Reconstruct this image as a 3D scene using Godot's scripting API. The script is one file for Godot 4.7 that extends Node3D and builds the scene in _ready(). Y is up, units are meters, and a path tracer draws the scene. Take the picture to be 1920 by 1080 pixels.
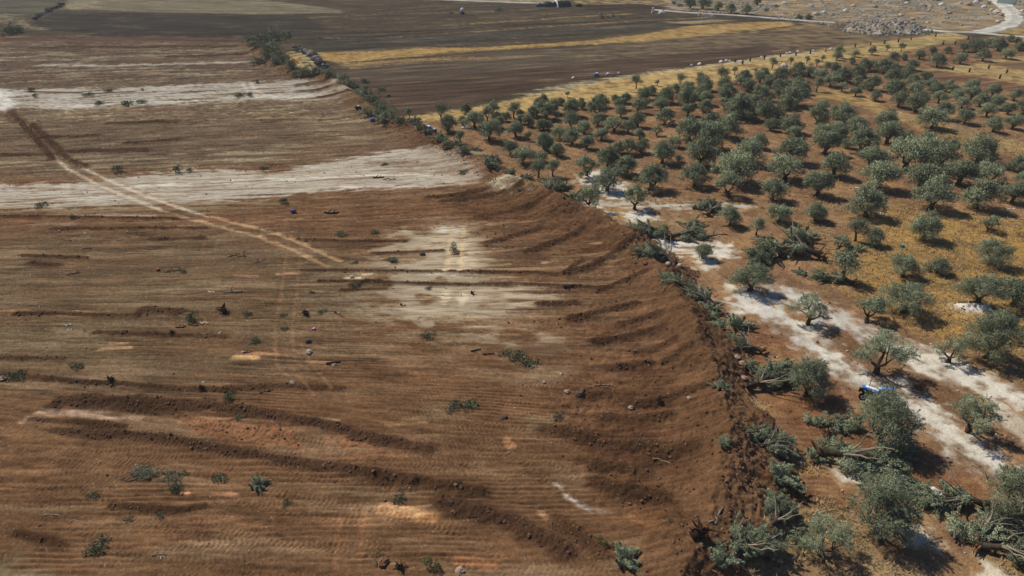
extends Node3D
# A cleared field of red earth beside an olive grove, seen from the air. World axes: x to the right, d forwards (d = -z), y up.

const TAU_ := 6.28318530718
var nz_a := FastNoiseLite.new()      # smooth fractal noise, one unit per ten metres
var nz_b := FastNoiseLite.new()
var nz_f := FastNoiseLite.new()      # fine
var bands: Array = []
var rng := RandomNumberGenerator.new()
var tilt_now := 99.0
var mats := {}
var taken := {}

class Band:
	var xs := PackedFloat32Array()
	var ds := PackedFloat32Array()
	var nx := 0
	var nd := 0
	var cell := 1.0
	var col := PackedColorArray()
	var hgt := PackedFloat32Array()
	var mat := PackedByteArray()

# ------------------------------------------------------------------ names and tags
func numbered(called: String) -> String:
	var n: int = taken.get(called, 0)
	taken[called] = n + 1
	return called if n == 0 else "%s_%03d" % [called, n]

func tag(o: Node, label: String, category: String, group := "") -> void:
	o.set_meta("label", label)
	o.set_meta("category", category)
	if group != "":
		o.set_meta("group", group)

func thing(called: String, label: String, category: String, x: float, d: float, turn := 0.0, size := 1.0, group := "", sink := 0.0) -> Node3D:
	var o := Node3D.new()
	o.name = numbered(called)
	add_child(o)
	place(o, x, d, turn, size, sink)
	tag(o, label, category, group)
	return o

func place(o: Node3D, x: float, d: float, turn := 0.0, size := 1.0, sink := 0.0) -> void:
	o.transform = Transform3D(Basis(Vector3.UP, turn).scaled(Vector3.ONE * size), Vector3(x, ground_y(x, d) - sink, -d))

func part(called: String, mesh: Mesh, m: Material, parent: Node3D, at := Vector3.ZERO, turn := Vector3.ZERO) -> MeshInstance3D:
	var o := MeshInstance3D.new()
	o.name = called
	o.mesh = mesh
	o.material_override = m
	o.position = at
	o.rotation = turn
	parent.add_child(o, true)
	return o

func copy_of(o: Node3D, label: String, x: float, d: float, turn: float, size: float, group := "", sink := 0.0, called := "", category := "") -> Node3D:
	var c: Node3D = o.duplicate()
	c.name = numbered(called if called != "" else str(o.get_meta("kindname")))
	add_child(c)
	place(c, x, d, turn, size, sink)
	tag(c, label, category if category != "" else str(o.get_meta("cat")), group)
	c.remove_meta("kindname")
	c.remove_meta("cat")
	return c

var grp := ""
var sunk := 0.0

func put(o: Node3D, label: String, x: float, d: float, turn: float, size: float) -> void:
	copy_of(o, label, x, d, turn, size, grp, sunk)

# ------------------------------------------------------------------ materials
func mat_plain(called: String, c: Color, rough := 0.9, metal := 0.0) -> StandardMaterial3D:
	if mats.has(called):
		return mats[called]
	var m := StandardMaterial3D.new()
	m.resource_name = called
	m.albedo_color = c
	m.roughness = rough
	m.metallic = metal
	m.metallic_specular = 0.3
	mats[called] = m
	return m

func mat_tinted(called: String, rough := 0.95, back := 0.0) -> StandardMaterial3D:   # colour from the vertices (sRGB values)
	if mats.has(called):
		return mats[called]
	var m := StandardMaterial3D.new()
	m.resource_name = called
	m.vertex_color_use_as_albedo = true
	m.vertex_color_is_srgb = true
	m.roughness = rough
	m.metallic_specular = 0.15
	if back > 0.0:
		m.backlight_enabled = true
		m.backlight = Color(back, back * 1.1, back * 0.6)
	mats[called] = m
	return m

func grain_texture(seed_: int, freq: float, lo: float, hi: float) -> NoiseTexture2D:
	var n := FastNoiseLite.new()
	n.seed = seed_
	n.frequency = freq
	n.fractal_octaves = 5
	n.fractal_gain = 0.62
	var g := Gradient.new()
	g.set_color(0, Color(lo, lo, lo))
	g.set_color(1, Color(hi, hi, hi))
	var t := NoiseTexture2D.new()
	t.width = 1024
	t.height = 1024
	t.seamless = true
	t.noise = n
	t.color_ramp = g
	return t

# ------------------------------------------------------------------ the ground: grids of cells, painted and raised
func new_band(d0: float, d1: float, half_w: float, cx: float, cd: float, grow_d := 1.0, x_mid := 0.0) -> void:
	var b := Band.new()
	b.cell = cx
	var right := PackedFloat32Array()
	var step := cx
	var x := half_w
	while x < 900.0:
		step *= 1.7
		x += step
		right.append(x)
	for i in range(right.size() - 1, -1, -1):
		b.xs.append(x_mid - right[i])
	var n := int(round(2.0 * half_w / cx))
	for i in n + 1:
		b.xs.append(x_mid - half_w + cx * i)
	for v in right:
		b.xs.append(x_mid + v)
	var d := d0
	step = cd
	while d < d1 - step * 0.5:
		b.ds.append(d)
		d += step
		step *= grow_d
	b.ds.append(d1)
	b.nx = b.xs.size()
	b.nd = b.ds.size()
	b.col.resize(b.nx * b.nd)
	b.col.fill(Color(0.458, 0.343, 0.245))
	b.hgt.resize(b.nx * b.nd)
	b.mat.resize(b.nx * b.nd)
	bands.append(b)

func find_at(a: PackedFloat32Array, v: float) -> int:
	return clampi(a.bsearch(v), 0, a.size() - 1)

func ground_y(x: float, d: float) -> float:
	for b: Band in bands:
		if d >= b.ds[0] and d <= b.ds[b.nd - 1]:
			var i := clampi(find_at(b.xs, x), 1, b.nx - 1)
			var k := clampi(find_at(b.ds, d), 1, b.nd - 1)
			var u := clampf((x - b.xs[i - 1]) / (b.xs[i] - b.xs[i - 1]), 0.0, 1.0)
			var v := clampf((d - b.ds[k - 1]) / (b.ds[k] - b.ds[k - 1]), 0.0, 1.0)
			var o := (k - 1) * b.nx + i
			return lerpf(lerpf(b.hgt[o - 1], b.hgt[o], u), lerpf(b.hgt[o + b.nx - 1], b.hgt[o + b.nx], u), v)
	return 0.0

func tilt_at(d: float) -> float:
	if tilt_now < 90.0:
		return tilt_now
	if d < 30.0: return 0.0
	if d < 37.0: return lerpf(0.0, 0.10, (d - 30.0) / 7.0)
	if d < 50.0: return lerpf(0.10, 0.0, (d - 37.0) / 13.0)
	if d < 80.0: return lerpf(0.0, -0.15, (d - 50.0) / 30.0)
	if d < 125.0: return lerpf(-0.15, -0.22, (d - 80.0) / 45.0)
	if d < 155.0: return lerpf(-0.22, -0.1, (d - 125.0) / 30.0)
	return lerpf(-0.1, 0.08, clampf((d - 155.0) / 40.0, 0.0, 1.0))

func to_points(a: Array) -> PackedVector2Array:
	var p := PackedVector2Array()
	for i in range(0, a.size(), 2):
		p.append(Vector2(a[i], a[i + 1]))
	return p

func dist_to(p: Vector2, pts: PackedVector2Array, closed: bool) -> float:
	var best := 1e9
	var n := pts.size()
	for i in (n if closed else n - 1):
		var q := Geometry2D.get_closest_point_to_segment(p, pts[i], pts[(i + 1) % n])
		var e := p.distance_squared_to(q)
		if e < best:
			best = e
	best = sqrt(best)
	if closed and Geometry2D.is_point_in_polygon(p, pts):
		best = -best
	return best

# mode 0 colour, 1 ridge, 2 tread
func paint(pts: PackedVector2Array, closed: bool, half_w: float, soft: float, gate: int, amount: float, c: Color, kind: int, mode := 0, high := 0.0) -> void:
	var lo := pts[0]
	var hi := pts[0]
	for p in pts:
		lo = lo.min(p)
		hi = hi.max(p)
	var reach := half_w + soft * 2.2
	lo -= Vector2(reach, reach)
	hi += Vector2(reach, reach)
	for b: Band in bands:
		if lo.y > b.ds[b.nd - 1] or hi.y < b.ds[0]:
			continue
		if mode == 2 and b.cell > 0.14:
			continue
		var i0 := find_at(b.xs, lo.x)
		var i1 := find_at(b.xs, hi.x)
		var k0 := find_at(b.ds, lo.y)
		var k1 := find_at(b.ds, hi.y)
		var xs := b.xs
		var ds := b.ds
		var nx := b.nx
		var small := b.cell < 0.3
		for kb in range(k0, k1 + 1, 8):
			var ke := mini(kb + 7, k1)
			for ib in range(i0, i1 + 1, 8):
				var ie := mini(ib + 7, i1)
				var c0 := Vector2(xs[ib], ds[kb])
				var c1 := Vector2(xs[ie], ds[ke])
				var dc := dist_to((c0 + c1) * 0.5, pts, closed) - half_w
				var rad := c0.distance_to(c1) * 0.5
				if dc - rad > soft * 2.1:
					continue
				var whole := mode == 0 and dc + rad < -soft * 2.1
				for k in range(kb, ke + 1):
					var d := ds[k]
					var tl := tilt_at(d)
					for i in range(ib, ie + 1):
						var x := xs[i]
						var w := amount
						var at := k * nx + i
						if mode == 1:
							var r := dist_to(Vector2(x, d), pts, closed)
							var g := exp(-(r / half_w) * (r / half_w))
							if g < 0.02:
								continue
							var n := nz_b.get_noise_2d(x * 1.6, d * 2.5)
							var lump := nz_f.get_noise_2d(x * 2.2, d * 2.2)
							g *= clampf(0.9 + 0.6 * n, 0.4, 1.3)
							b.hgt[at] += high * 0.85 * g * (1.0 + 0.3 * lump)
							w = clampf(amount * g * 1.3, 0.0, 1.0)
							b.col[at] = b.col[at].lerp(c, w)
							if g > 0.4 and kind >= 0:
								b.mat[at] = kind
							continue
						if mode == 2:
							var pv := Vector2(x, d)
							var best := 1e9
							var along := 0.0
							var run := 0.0
							for s in pts.size() - 1:
								var q := Geometry2D.get_closest_point_to_segment(pv, pts[s], pts[s + 1])
								var e := pv.distance_squared_to(q)
								if e < best:
									best = e
									along = run + pts[s].distance_to(q)
								run += pts[s].distance_to(pts[s + 1])
							best = sqrt(best)
							if best > half_w:
								continue
							var ph := sin(TAU_ * (along / 0.3 + best * 1.5))
							b.hgt[at] += high * (ph - 1.0) * clampf(0.7 + nz_b.get_noise_2d(x * 3.0, d * 3.0), 0.0, 1.0)
							continue
						if not whole:
							var e := dist_to(Vector2(x, d), pts, closed) - half_w
							e += soft * 1.5 * (nz_b.get_noise_2d(x * 4.0, d * 4.0) if kind == 8 or kind == 3 or kind == 1 else nz_b.get_noise_2d(x * 2.0, (d + tl * x) * 5.0))
							w *= smoothstep(soft, -soft, e)
							if w <= 0.003:
								continue
						if gate == 1:
							var s := nz_a.get_noise_2d(x * 0.6, (d + tl * x) * 7.0)
							w *= smoothstep(-0.22, 0.16, s + (w - 0.55) * 0.5)
						elif gate == 2:
							w *= smoothstep(-0.25, 0.2, nz_b.get_noise_2d(x * 1.3, d * 1.6) + (w - 0.5) * 0.4)
						elif gate == 3:
							w *= smoothstep(0.0, 0.3, nz_a.get_noise_2d(x * 0.5, (d + tl * x) * 6.0))
						b.col[at] = b.col[at].lerp(c, w)
						if kind >= 0 and w > 0.45:
							b.mat[at] = kind

func area(a: Array, c: Color, amount: float, soft: float, gate := 0, kind := -1) -> void:
	paint(to_points(a), true, 0.0, soft, gate, amount, c, kind)

func stroke(a: Array, c: Color, amount: float, half_w: float, soft: float, gate := 0, kind := -1) -> void:
	paint(to_points(a), false, half_w, soft, gate, amount, c, kind)

func ridge(a: Array, high: float, half_w: float, c := Color(0.30, 0.218, 0.155), amount := 0.75) -> void:
	paint(to_points(a), false, half_w * 0.9, half_w * 0.9, 0, 0.45, c, -1)
	paint(to_points(a), false, half_w, half_w * 0.5, 0, amount, c, 4, 1, high)

func treads(a: Array, gauge: float, half_w := 0.3, high := 0.028) -> void:
	var p := to_points(a)
	for side in [-0.5, 0.5]:
		var q := PackedVector2Array()
		for i in p.size():
			var t := (p[mini(i + 1, p.size() - 1)] - p[maxi(i - 1, 0)]).normalized()
			q.append(p[i] + Vector2(-t.y, t.x) * gauge * side)
		paint(q, false, half_w, 0.1, 0, 1.0, Color.BLACK, -1, 2, high)

func ruts(a: Array, gauge: float, half_w: float, c: Color, amount: float, deep := 0.05) -> void:
	var p := to_points(a)
	for side in [-0.5, 0.5]:
		var q := PackedVector2Array()
		for i in p.size():
			var t := (p[mini(i + 1, p.size() - 1)] - p[maxi(i - 1, 0)]).normalized()
			q.append(p[i] + Vector2(-t.y, t.x) * gauge * side)
		paint(q, false, half_w, half_w * 0.7, 0, amount, c, -1)
		paint(q, false, half_w * 1.2, half_w * 0.5, 0, 0.0, c, -1, 1, -deep)

func berm(a: Array, highs: Array, left_w: float, right_w: float) -> void:
	var pts := to_points(a)
	var lo := pts[0]
	var hi := pts[0]
	for p in pts:
		lo = lo.min(p)
		hi = hi.max(p)
	lo -= Vector2(9, 9)
	hi += Vector2(9, 9)
	for b: Band in bands:
		if lo.y > b.ds[b.nd - 1] or hi.y < b.ds[0]:
			continue
		var i0 := find_at(b.xs, lo.x)
		var i1 := find_at(b.xs, hi.x)
		var k0 := find_at(b.ds, lo.y)
		var k1 := find_at(b.ds, hi.y)
		for kb in range(k0, k1 + 1, 6):
			for ib in range(i0, i1 + 1, 6):
				var c0 := Vector2(b.xs[ib], b.ds[kb])
				var c1 := Vector2(b.xs[mini(ib + 5, i1)], b.ds[mini(kb + 5, k1)])
				if dist_to((c0 + c1) * 0.5, pts, false) - c0.distance_to(c1) * 0.5 > 9.0:
					continue
				for k in range(kb, mini(kb + 5, k1) + 1):
					for i in range(ib, mini(ib + 5, i1) + 1):
						var p := Vector2(b.xs[i], b.ds[k])
						var wob := nz_b.get_noise_2d(p.x * 1.3, p.y * 1.3)
						var best := 1e9
						var side := 1.0
						var h := 1.0
						for s in pts.size() - 1:
							var q := Geometry2D.get_closest_point_to_segment(p, pts[s], pts[s + 1])
							var e := p.distance_squared_to(q)
							if e < best:
								best = e
								side = signf((pts[s + 1] - pts[s]).cross(p - pts[s]))
								h = lerpf(highs[s], highs[s + 1], pts[s].distance_to(q) / pts[s].distance_to(pts[s + 1]))
						# the line runs from far to near: the cleared field lies on its left in the picture (side < 0)
						var r := sqrt(best) * side + wob * 0.5
						var lump := nz_f.get_noise_2d(p.x * 1.6, p.y * 1.6)
						var at := k * b.nx + i
						h *= 0.85 + 0.5 * nz_b.get_noise_2d(p.x * 0.7 + 50.0, p.y * 0.7)
						var g := 0.0
						if r > 0.0:
							g = clampf(1.0 - r / (right_w * maxf(h, 0.4) / 1.3), 0.0, 1.0)
							if g > 0.0:
								b.col[at] = b.col[at].lerp(Color(0.42, 0.31, 0.225), minf(1.0, g * 4.0) * 0.8)
								b.mat[at] = 4
								g += 0.10 * lump
						else:
							var f := exp(-pow(-r / left_w, 1.35))
							g = f
							if f > 0.05:
								b.col[at] = b.col[at].lerp(Color(0.415, 0.308, 0.222), minf(1.0, f * 1.5) * 0.7)
								if f > 0.3:
									b.mat[at] = 6
								g += 0.09 * lump * f
						b.hgt[at] += h * g

func finish_ground(m: Material) -> void:
	var mesh := ArrayMesh.new()
	var cast := mini(bands.size(), bands.size())
	for bi in cast:
		var b: Band = bands[bi]
		var nx := b.nx
		var nd := b.nd
		var fine := b.cell < 0.16
		var mid := b.cell < 0.3
		for k in nd:
			var d := b.ds[k]
			tilt_now = 99.0
			var t0 := tilt_at(d)
			for i in nx:
				var at := k * nx + i
				var x := b.xs[i]
				var kind: int = b.mat[at]
				var c := b.col[at]
				var h := b.hgt[at]
				var bl := nz_b.get_noise_2d(x, d)
				var v := 1.0
				var rnd := rng.randf()
				if kind == 0 or kind == 2 or kind == 6:
					var s := d + t0 * x
					var st := nz_a.get_noise_2d(x * 0.7, s * 6.5)
					var st2 := nz_a.get_noise_2d(x * 2.4 + 300.0, s * 24.0)
					if kind == 0:
						var warm := nz_b.get_noise_2d(x * 0.35 + 70.0, s * 1.6)
						var gn := nz_f.get_noise_2d(x * 1.6, d * 2.4)
						var patch := clampf(0.75 + 0.9 * nz_b.get_noise_2d(x * 0.45 + 9.0, s * 0.9), 0.3, 1.3)
						v = 1.0 + 0.24 * st * patch + 0.30 * st2 * patch + 0.12 * bl + 0.20 * (rnd - 0.5) + 0.16 * gn
						c = c.lerp(Color(0.55, 0.46, 0.355), clampf(warm * 1.0 + st * 0.6 - 0.08, 0.0, 0.5))
						c = c.lerp(Color(0.44, 0.318, 0.225), clampf(-warm * 0.9 - st2 * 0.25 - 0.05, 0.0, 0.5))
						if rnd < 0.004:
							c = c.lerp(Color(0.72, 0.66, 0.55), 0.7)
						if fine:
							var fur := sin(TAU_ * (s / 0.36 + 0.4 * bl))
							var ga := smoothstep(-0.05, 0.3, nz_b.get_noise_2d(x * 0.35 + 20.0, s * 0.8))
							h += 0.028 * fur * ga + 0.07 * st2 + 0.035 * (rnd - 0.5)
							v += 0.10 * fur * ga
							var lane := s / 0.62 + 0.5 * bl
							var ph := sin(TAU_ * (x / 0.29 + absf(fposmod(lane, 2.0) - 1.0) * 1.1))
							var gb := smoothstep(0.0, 0.3, nz_b.get_noise_2d(x * 0.4 - 40.0, s * 0.7)) * (1.0 - ga * 0.6)
							h += 0.014 * ph * gb
							v += 0.05 * ph * gb
						elif mid:
							h += 0.16 * st2 + 0.06 * (rnd - 0.5)
						else:
							h += 0.3 * st2 + 0.1 * (rnd - 0.5)
					elif kind == 2:
						v = 1.0 + 0.10 * st + 0.10 * st2 + 0.06 * (rnd - 0.5)
						c = c.lerp(Color(0.55, 0.45, 0.36), clampf(-st2 * 1.5 - 0.12, 0.0, 0.6))
						if mid:
							h += 0.04 * st2 + 0.02 * (rnd - 0.5)
					else:
						v = 1.0 + 0.24 * st2 + 0.14 * bl + 0.22 * (rnd - 0.5) + 0.12 * nz_f.get_noise_2d(x, d)
						if mid:
							h += 0.10 * nz_f.get_noise_2d(x * 1.4, d * 1.4) + 0.055 * (rnd - 0.5) + 0.10 * nz_b.get_noise_2d(x * 2.2, d * 2.2)
				elif kind == 1:
					var gb := nz_f.get_noise_2d(x * 0.5, d * 0.5)
					v = 1.0 + 0.14 * bl + 0.18 * gb + 0.26 * (rnd - 0.5)
					c = c.lerp(Color(0.47, 0.35, 0.23), clampf(-bl * 1.2 - gb * 0.6 - 0.2, 0.0, 0.5))
					if mid:
						h += 0.05 * gb + 0.04 * (rnd - 0.5)
				elif kind == 3:
					var gb := nz_f.get_noise_2d(x * 0.6, d * 0.6)
					v = 1.0 + 0.14 * bl + 0.16 * gb + 0.26 * (rnd - 0.5)
					c = c.lerp(Color(0.60, 0.47, 0.32), clampf(bl * 1.3 + gb * 0.6 - 0.05, 0.0, 0.6))
					if rnd < 0.018:
						c = c.lerp(Color(0.74, 0.66, 0.57), 0.65)
					if mid:
						h += 0.05 * gb + 0.04 * (rnd - 0.5)
				elif kind == 8:
					var gb := nz_f.get_noise_2d(x * 0.8, d * 0.8)
					v = 1.0 + 0.08 * bl + 0.10 * gb + 0.10 * (rnd - 0.5)
					c = c.lerp(Color(0.56, 0.45, 0.34), clampf(-gb * 1.2 - bl * 0.8 - 0.18, 0.0, 0.7))
					if mid:
						h += 0.04 * gb + 0.04 * (rnd - 0.5)
				elif kind == 4:
					v = 1.0 + 0.14 * bl + 0.2 * (rnd - 0.5)
					if mid:
						h += 0.09 * nz_f.get_noise_2d(x * 1.8, d * 1.8) + 0.045 * (rnd - 0.5)
				elif kind == 5:
					var s := d - 0.30 * x
					if x < -50.0 and d > 165.0:
						s = d + 0.08 * x
					var st := nz_a.get_noise_2d(x * 0.3, s * 2.2)
					var st2 := nz_a.get_noise_2d(x * 0.9 + 200.0, s * 7.0)
					v = 1.0 + 0.28 * st + 0.26 * st2 + 0.12 * (rnd - 0.5)
					c = c.lerp(Color(0.52, 0.44, 0.33), clampf(st * 0.8 + st2 * 0.6 - 0.28, 0.0, 0.5))
				elif kind == 7:
					var gb := nz_f.get_noise_2d(x * 0.12, d * 0.12)
					v = 1.0 + 0.2 * bl + 0.16 * gb + 0.12 * (rnd - 0.5)
					c = c.lerp(Color(0.66, 0.50, 0.30), clampf(bl * 1.6, 0.0, 0.6))
					c = c.lerp(Color(0.62, 0.58, 0.52), clampf(gb * 1.6 - 0.2, 0.0, 0.7))
					h += 0.5 * maxf(gb, 0.0)
				h += 0.12 * nz_b.get_noise_2d(x * 0.25, d * 0.25)
				v = clampf(v, 0.35, 1.7)
				b.col[at] = Color(clampf(c.r * v, 0, 1), clampf(c.g * v, 0, 1), clampf(c.b * v, 0, 1))
				b.hgt[at] = h
	for bi in cast:
		var b: Band = bands[bi]
		var nx := b.nx
		var nd := b.nd
		var ver := PackedVector3Array()
		var nor := PackedVector3Array()
		var ind := PackedInt32Array()
		ver.resize(nx * nd)
		nor.resize(nx * nd)
		for k in nd:
			var kd := maxi(k - 1, 0)
			var ku := mini(k + 1, nd - 1)
			for i in nx:
				var il := maxi(i - 1, 0)
				var ir := mini(i + 1, nx - 1)
				var at := k * nx + i
				ver[at] = Vector3(b.xs[i], b.hgt[at], -b.ds[k])
				var sx := (b.hgt[k * nx + ir] - b.hgt[k * nx + il]) / (b.xs[ir] - b.xs[il])
				var sd := (b.hgt[ku * nx + i] - b.hgt[kd * nx + i]) / (b.ds[ku] - b.ds[kd])
				nor[at] = Vector3(-sx, 1.0, sd).normalized()
		ind.resize((nx - 1) * (nd - 1) * 6)
		var o := 0
		for k in nd - 1:
			for i in nx - 1:
				var a := k * nx + i
				ind[o] = a
				ind[o + 1] = a + nx
				ind[o + 2] = a + 1
				ind[o + 3] = a + 1
				ind[o + 4] = a + nx
				ind[o + 5] = a + nx + 1
				o += 6
		# a skirt along the near and the far edge closes the seam to the next grid
		for e in [0, nd - 1]:
			var base := ver.size()
			for i in nx:
				var at: int = e * nx + i
				ver.append(ver[at] - Vector3(0, 0.5, 0))
				nor.append(nor[at])
				b.col.append(b.col[at])
			for i in nx - 1:
				var a: int = e * nx + i
				ind.append_array(PackedInt32Array([a, a + 1, base + i, a + 1, base + i + 1, base + i]))
		var arr := []
		arr.resize(Mesh.ARRAY_MAX)
		arr[Mesh.ARRAY_VERTEX] = ver
		arr[Mesh.ARRAY_NORMAL] = nor
		arr[Mesh.ARRAY_COLOR] = b.col
		arr[Mesh.ARRAY_INDEX] = ind
		mesh.add_surface_from_arrays(Mesh.PRIMITIVE_TRIANGLES, arr)
	var o := MeshInstance3D.new()
	o.name = "ground"
	o.mesh = mesh
	o.material_override = m
	o.set_meta("kind", "structure")
	add_child(o)

# ------------------------------------------------------------------ shapes
class Shape:
	var v := PackedVector3Array()
	var n := PackedVector3Array()
	var c := PackedColorArray()
	func tri(a: Vector3, b: Vector3, d: Vector3, na: Vector3, nb: Vector3, nd: Vector3, col: Color) -> void:
		v.append(a); v.append(b); v.append(d)
		n.append(na); n.append(nb); n.append(nd)
		c.append(col); c.append(col); c.append(col)
	func face(a: Vector3, b: Vector3, d: Vector3, col: Color, outward: Vector3) -> void:
		var m := (d - a).cross(b - a).normalized()
		if m.dot(outward) < 0.0:
			tri(a, d, b, -m, -m, -m, col)
		else:
			tri(a, b, d, m, m, m, col)
	func done() -> ArrayMesh:
		var arr := []
		arr.resize(Mesh.ARRAY_MAX)
		arr[Mesh.ARRAY_VERTEX] = v
		arr[Mesh.ARRAY_NORMAL] = n
		arr[Mesh.ARRAY_COLOR] = c
		var m := ArrayMesh.new()
		m.add_surface_from_arrays(Mesh.PRIMITIVE_TRIANGLES, arr)
		return m

func unit(r: RandomNumberGenerator) -> Vector3:
	var z := r.randf_range(-1, 1)
	var a := r.randf() * TAU_
	var s := sqrt(1.0 - z * z)
	return Vector3(s * cos(a), z, s * sin(a))

func tube(s: Shape, path: PackedVector3Array, radii: PackedFloat32Array, sides: int, col: Color, r: RandomNumberGenerator, gnarl := 0.15) -> void:
	var rings: Array = []
	var normals: Array = []
	for i in path.size():
		var t := (path[mini(i + 1, path.size() - 1)] - path[maxi(i - 1, 0)]).normalized()
		var u := t.cross(Vector3(0.31, 0.2, 0.93)).normalized()
		var w := t.cross(u)
		var ring := PackedVector3Array()
		var ns := PackedVector3Array()
		for k in sides:
			var a := TAU_ * k / sides
			var dir := u * cos(a) + w * sin(a)
			ns.append(dir)
			ring.append(path[i] + dir * radii[i] * (1.0 + gnarl * r.randf_range(-1, 1)))
		rings.append(ring)
		normals.append(ns)
	for i in path.size() - 1:
		for k in sides:
			var k2 := (k + 1) % sides
			var cc := col * r.randf_range(0.8, 1.2)
			cc.a = 1.0
			for q in [[i, k, i + 1, k, i, k2], [i, k2, i + 1, k, i + 1, k2]]:
				var a: Vector3 = rings[q[0]][q[1]]
				var b: Vector3 = rings[q[2]][q[3]]
				var d: Vector3 = rings[q[4]][q[5]]
				var na: Vector3 = normals[q[0]][q[1]]
				var nb: Vector3 = normals[q[2]][q[3]]
				var nd: Vector3 = normals[q[4]][q[5]]
				if (d - a).cross(b - a).dot(na) < 0.0:
					s.tri(a, d, b, na, nd, nb, cc)
				else:
					s.tri(a, b, d, na, nb, nd, cc)
	var last: PackedVector3Array = rings[path.size() - 1]
	var axis := (path[path.size() - 1] - path[path.size() - 2]).normalized()
	var tip := path[path.size() - 1] + axis * radii[path.size() - 1] * 0.4
	for k in sides:
		s.face(last[k], last[(k + 1) % sides], tip, col, axis)
	var first: PackedVector3Array = rings[0]
	for k in sides:
		s.face(first[k], first[(k + 1) % sides], path[0], col, path[0] - path[1])

func bent_path(a: Vector3, b: Vector3, n: int, bend: float, r: RandomNumberGenerator) -> PackedVector3Array:
	var p := PackedVector3Array()
	var off := unit(r) * bend
	for i in n + 1:
		var t := float(i) / n
		var q := a.lerp(b, t) + off * sin(PI * t)
		if i > 0 and i < n:
			q += unit(r) * bend * 0.3
		p.append(q)
	return p

func taper(n: int, r0: float, r1: float) -> PackedFloat32Array:
	var a := PackedFloat32Array()
	for i in n + 1:
		a.append(lerpf(r0, r1, pow(float(i) / n, 0.8)))
	return a

# leaf sprays through the volume of each clump; clumps: [centre, radii]
func leaves(s: Shape, clumps: Array, count: int, long: float, wide: float, col: Color, r: RandomNumberGenerator, droop := 0.0, floor_y := -1e9) -> void:
	var total := 0.0
	var cum := PackedFloat32Array()
	var tone := PackedFloat32Array()
	for c in clumps:
		var rad: Vector3 = c[1]
		total += pow(rad.x * rad.y * rad.z, 0.667)
		cum.append(total)
		tone.append(r.randf_range(0.84, 1.16))
	for i in count:
		var k := mini(cum.bsearch(r.randf() * total), clumps.size() - 1)
		var ctr: Vector3 = clumps[k][0]
		var rad: Vector3 = clumps[k][1]
		var dir := unit(r)
		if dir.y < -0.35 and r.randf() < 0.6:
			dir.y = -dir.y
		var q := dir * rad * (0.5 + 0.56 * sqrt(r.randf())) * (1.0 + 0.12 * sin(dir.x * 9.0 + k) * sin(dir.z * 8.0 + dir.y * 6.0))
		var p := ctr + q
		if p.y < floor_y:
			p.y = floor_y + r.randf() * 0.15
		var out := (dir / rad).normalized()
		var t := (unit(r) + out * 0.55 + Vector3(0, 0.15 - droop, 0)).normalized()
		var w := t.cross(out + unit(r) * 0.7).normalized()
		var m := t.cross(w)
		if m.dot(out) < 0.0:
			m = -m
		var ns := (m * 0.75 + out * 0.55).normalized()
		var L := long * r.randf_range(0.7, 1.3)
		var W := wide * r.randf_range(0.7, 1.3)
		var v := tone[k] * r.randf_range(0.78, 1.22)
		var cc := Color(minf(col.r * v, 1), minf(col.g * v, 1), minf(col.b * v, 1))
		if r.randf() < 0.10:
			cc = cc.lerp(Color(0.53, 0.55, 0.46), 0.5)
		elif r.randf() < 0.12:
			cc = cc.lerp(Color(0.40, 0.41, 0.24), 0.5)
		var a := p
		var b := p + t * L * 0.5 + w * W
		var e := p + t * L
		var f := p + t * L * 0.5 - w * W
		if (e - a).cross(b - a).dot(m) >= 0.0:
			s.tri(a, b, e, ns, ns, ns, cc)
			s.tri(a, e, f, ns, ns, ns, cc)
		else:
			s.tri(a, e, b, ns, ns, ns, cc)
			s.tri(a, f, e, ns, ns, ns, cc)

# a twig's worth of leaves strung along a curve, drooping at its tip
func spray(s: Shape, from: Vector3, along: Vector3, reach: float, droop: float, count: int, long: float, wide: float, col: Color, r: RandomNumberGenerator, floor_y := -1e9) -> void:
	var dir := along.normalized()
	var tone := r.randf_range(0.78, 1.2)
	for i in count:
		var u := pow(r.randf(), 0.8)
		var p := from + dir * reach * u + Vector3(0, -droop * u * u, 0) + unit(r) * reach * 0.11 * (1.0 - 0.4 * u)
		if p.y < floor_y:
			p.y = floor_y + r.randf() * 0.06
		var t := (dir * 1.1 + unit(r) * 0.9 + Vector3(0, -droop * u, 0)).normalized()
		var w := t.cross(unit(r) + Vector3(0, 0.8, 0)).normalized()
		var m := t.cross(w)
		if m.y < 0.0:
			m = -m
		var ns := (m + dir * 0.3 + Vector3(0, 0.35, 0)).normalized()
		var L := long * r.randf_range(0.7, 1.3)
		var W := wide * r.randf_range(0.7, 1.3)
		var v := tone * r.randf_range(0.8, 1.2)
		var cc := Color(minf(col.r * v, 1), minf(col.g * v, 1), minf(col.b * v, 1))
		if r.randf() < 0.1:
			cc = cc.lerp(Color(0.53, 0.55, 0.46), 0.5)
		elif r.randf() < 0.14:
			cc = cc.lerp(Color(0.40, 0.41, 0.24), 0.5)
		var b := p + t * L * 0.5 + w * W
		var e := p + t * L
		var f := p + t * L * 0.5 - w * W
		if (e - p).cross(b - p).dot(m) >= 0.0:
			s.tri(p, b, e, ns, ns, ns, cc)
			s.tri(p, e, f, ns, ns, ns, cc)
		else:
			s.tri(p, e, b, ns, ns, ns, cc)
			s.tri(p, f, e, ns, ns, ns, cc)

const BARK := Color(0.27, 0.235, 0.20)
const LEAF := Color(0.52, 0.54, 0.435)

func hidden_root(kindname: String, cat: String) -> Node3D:
	var o := Node3D.new()
	o.set_meta("kindname", kindname)
	o.set_meta("cat", cat)
	return o

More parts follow.
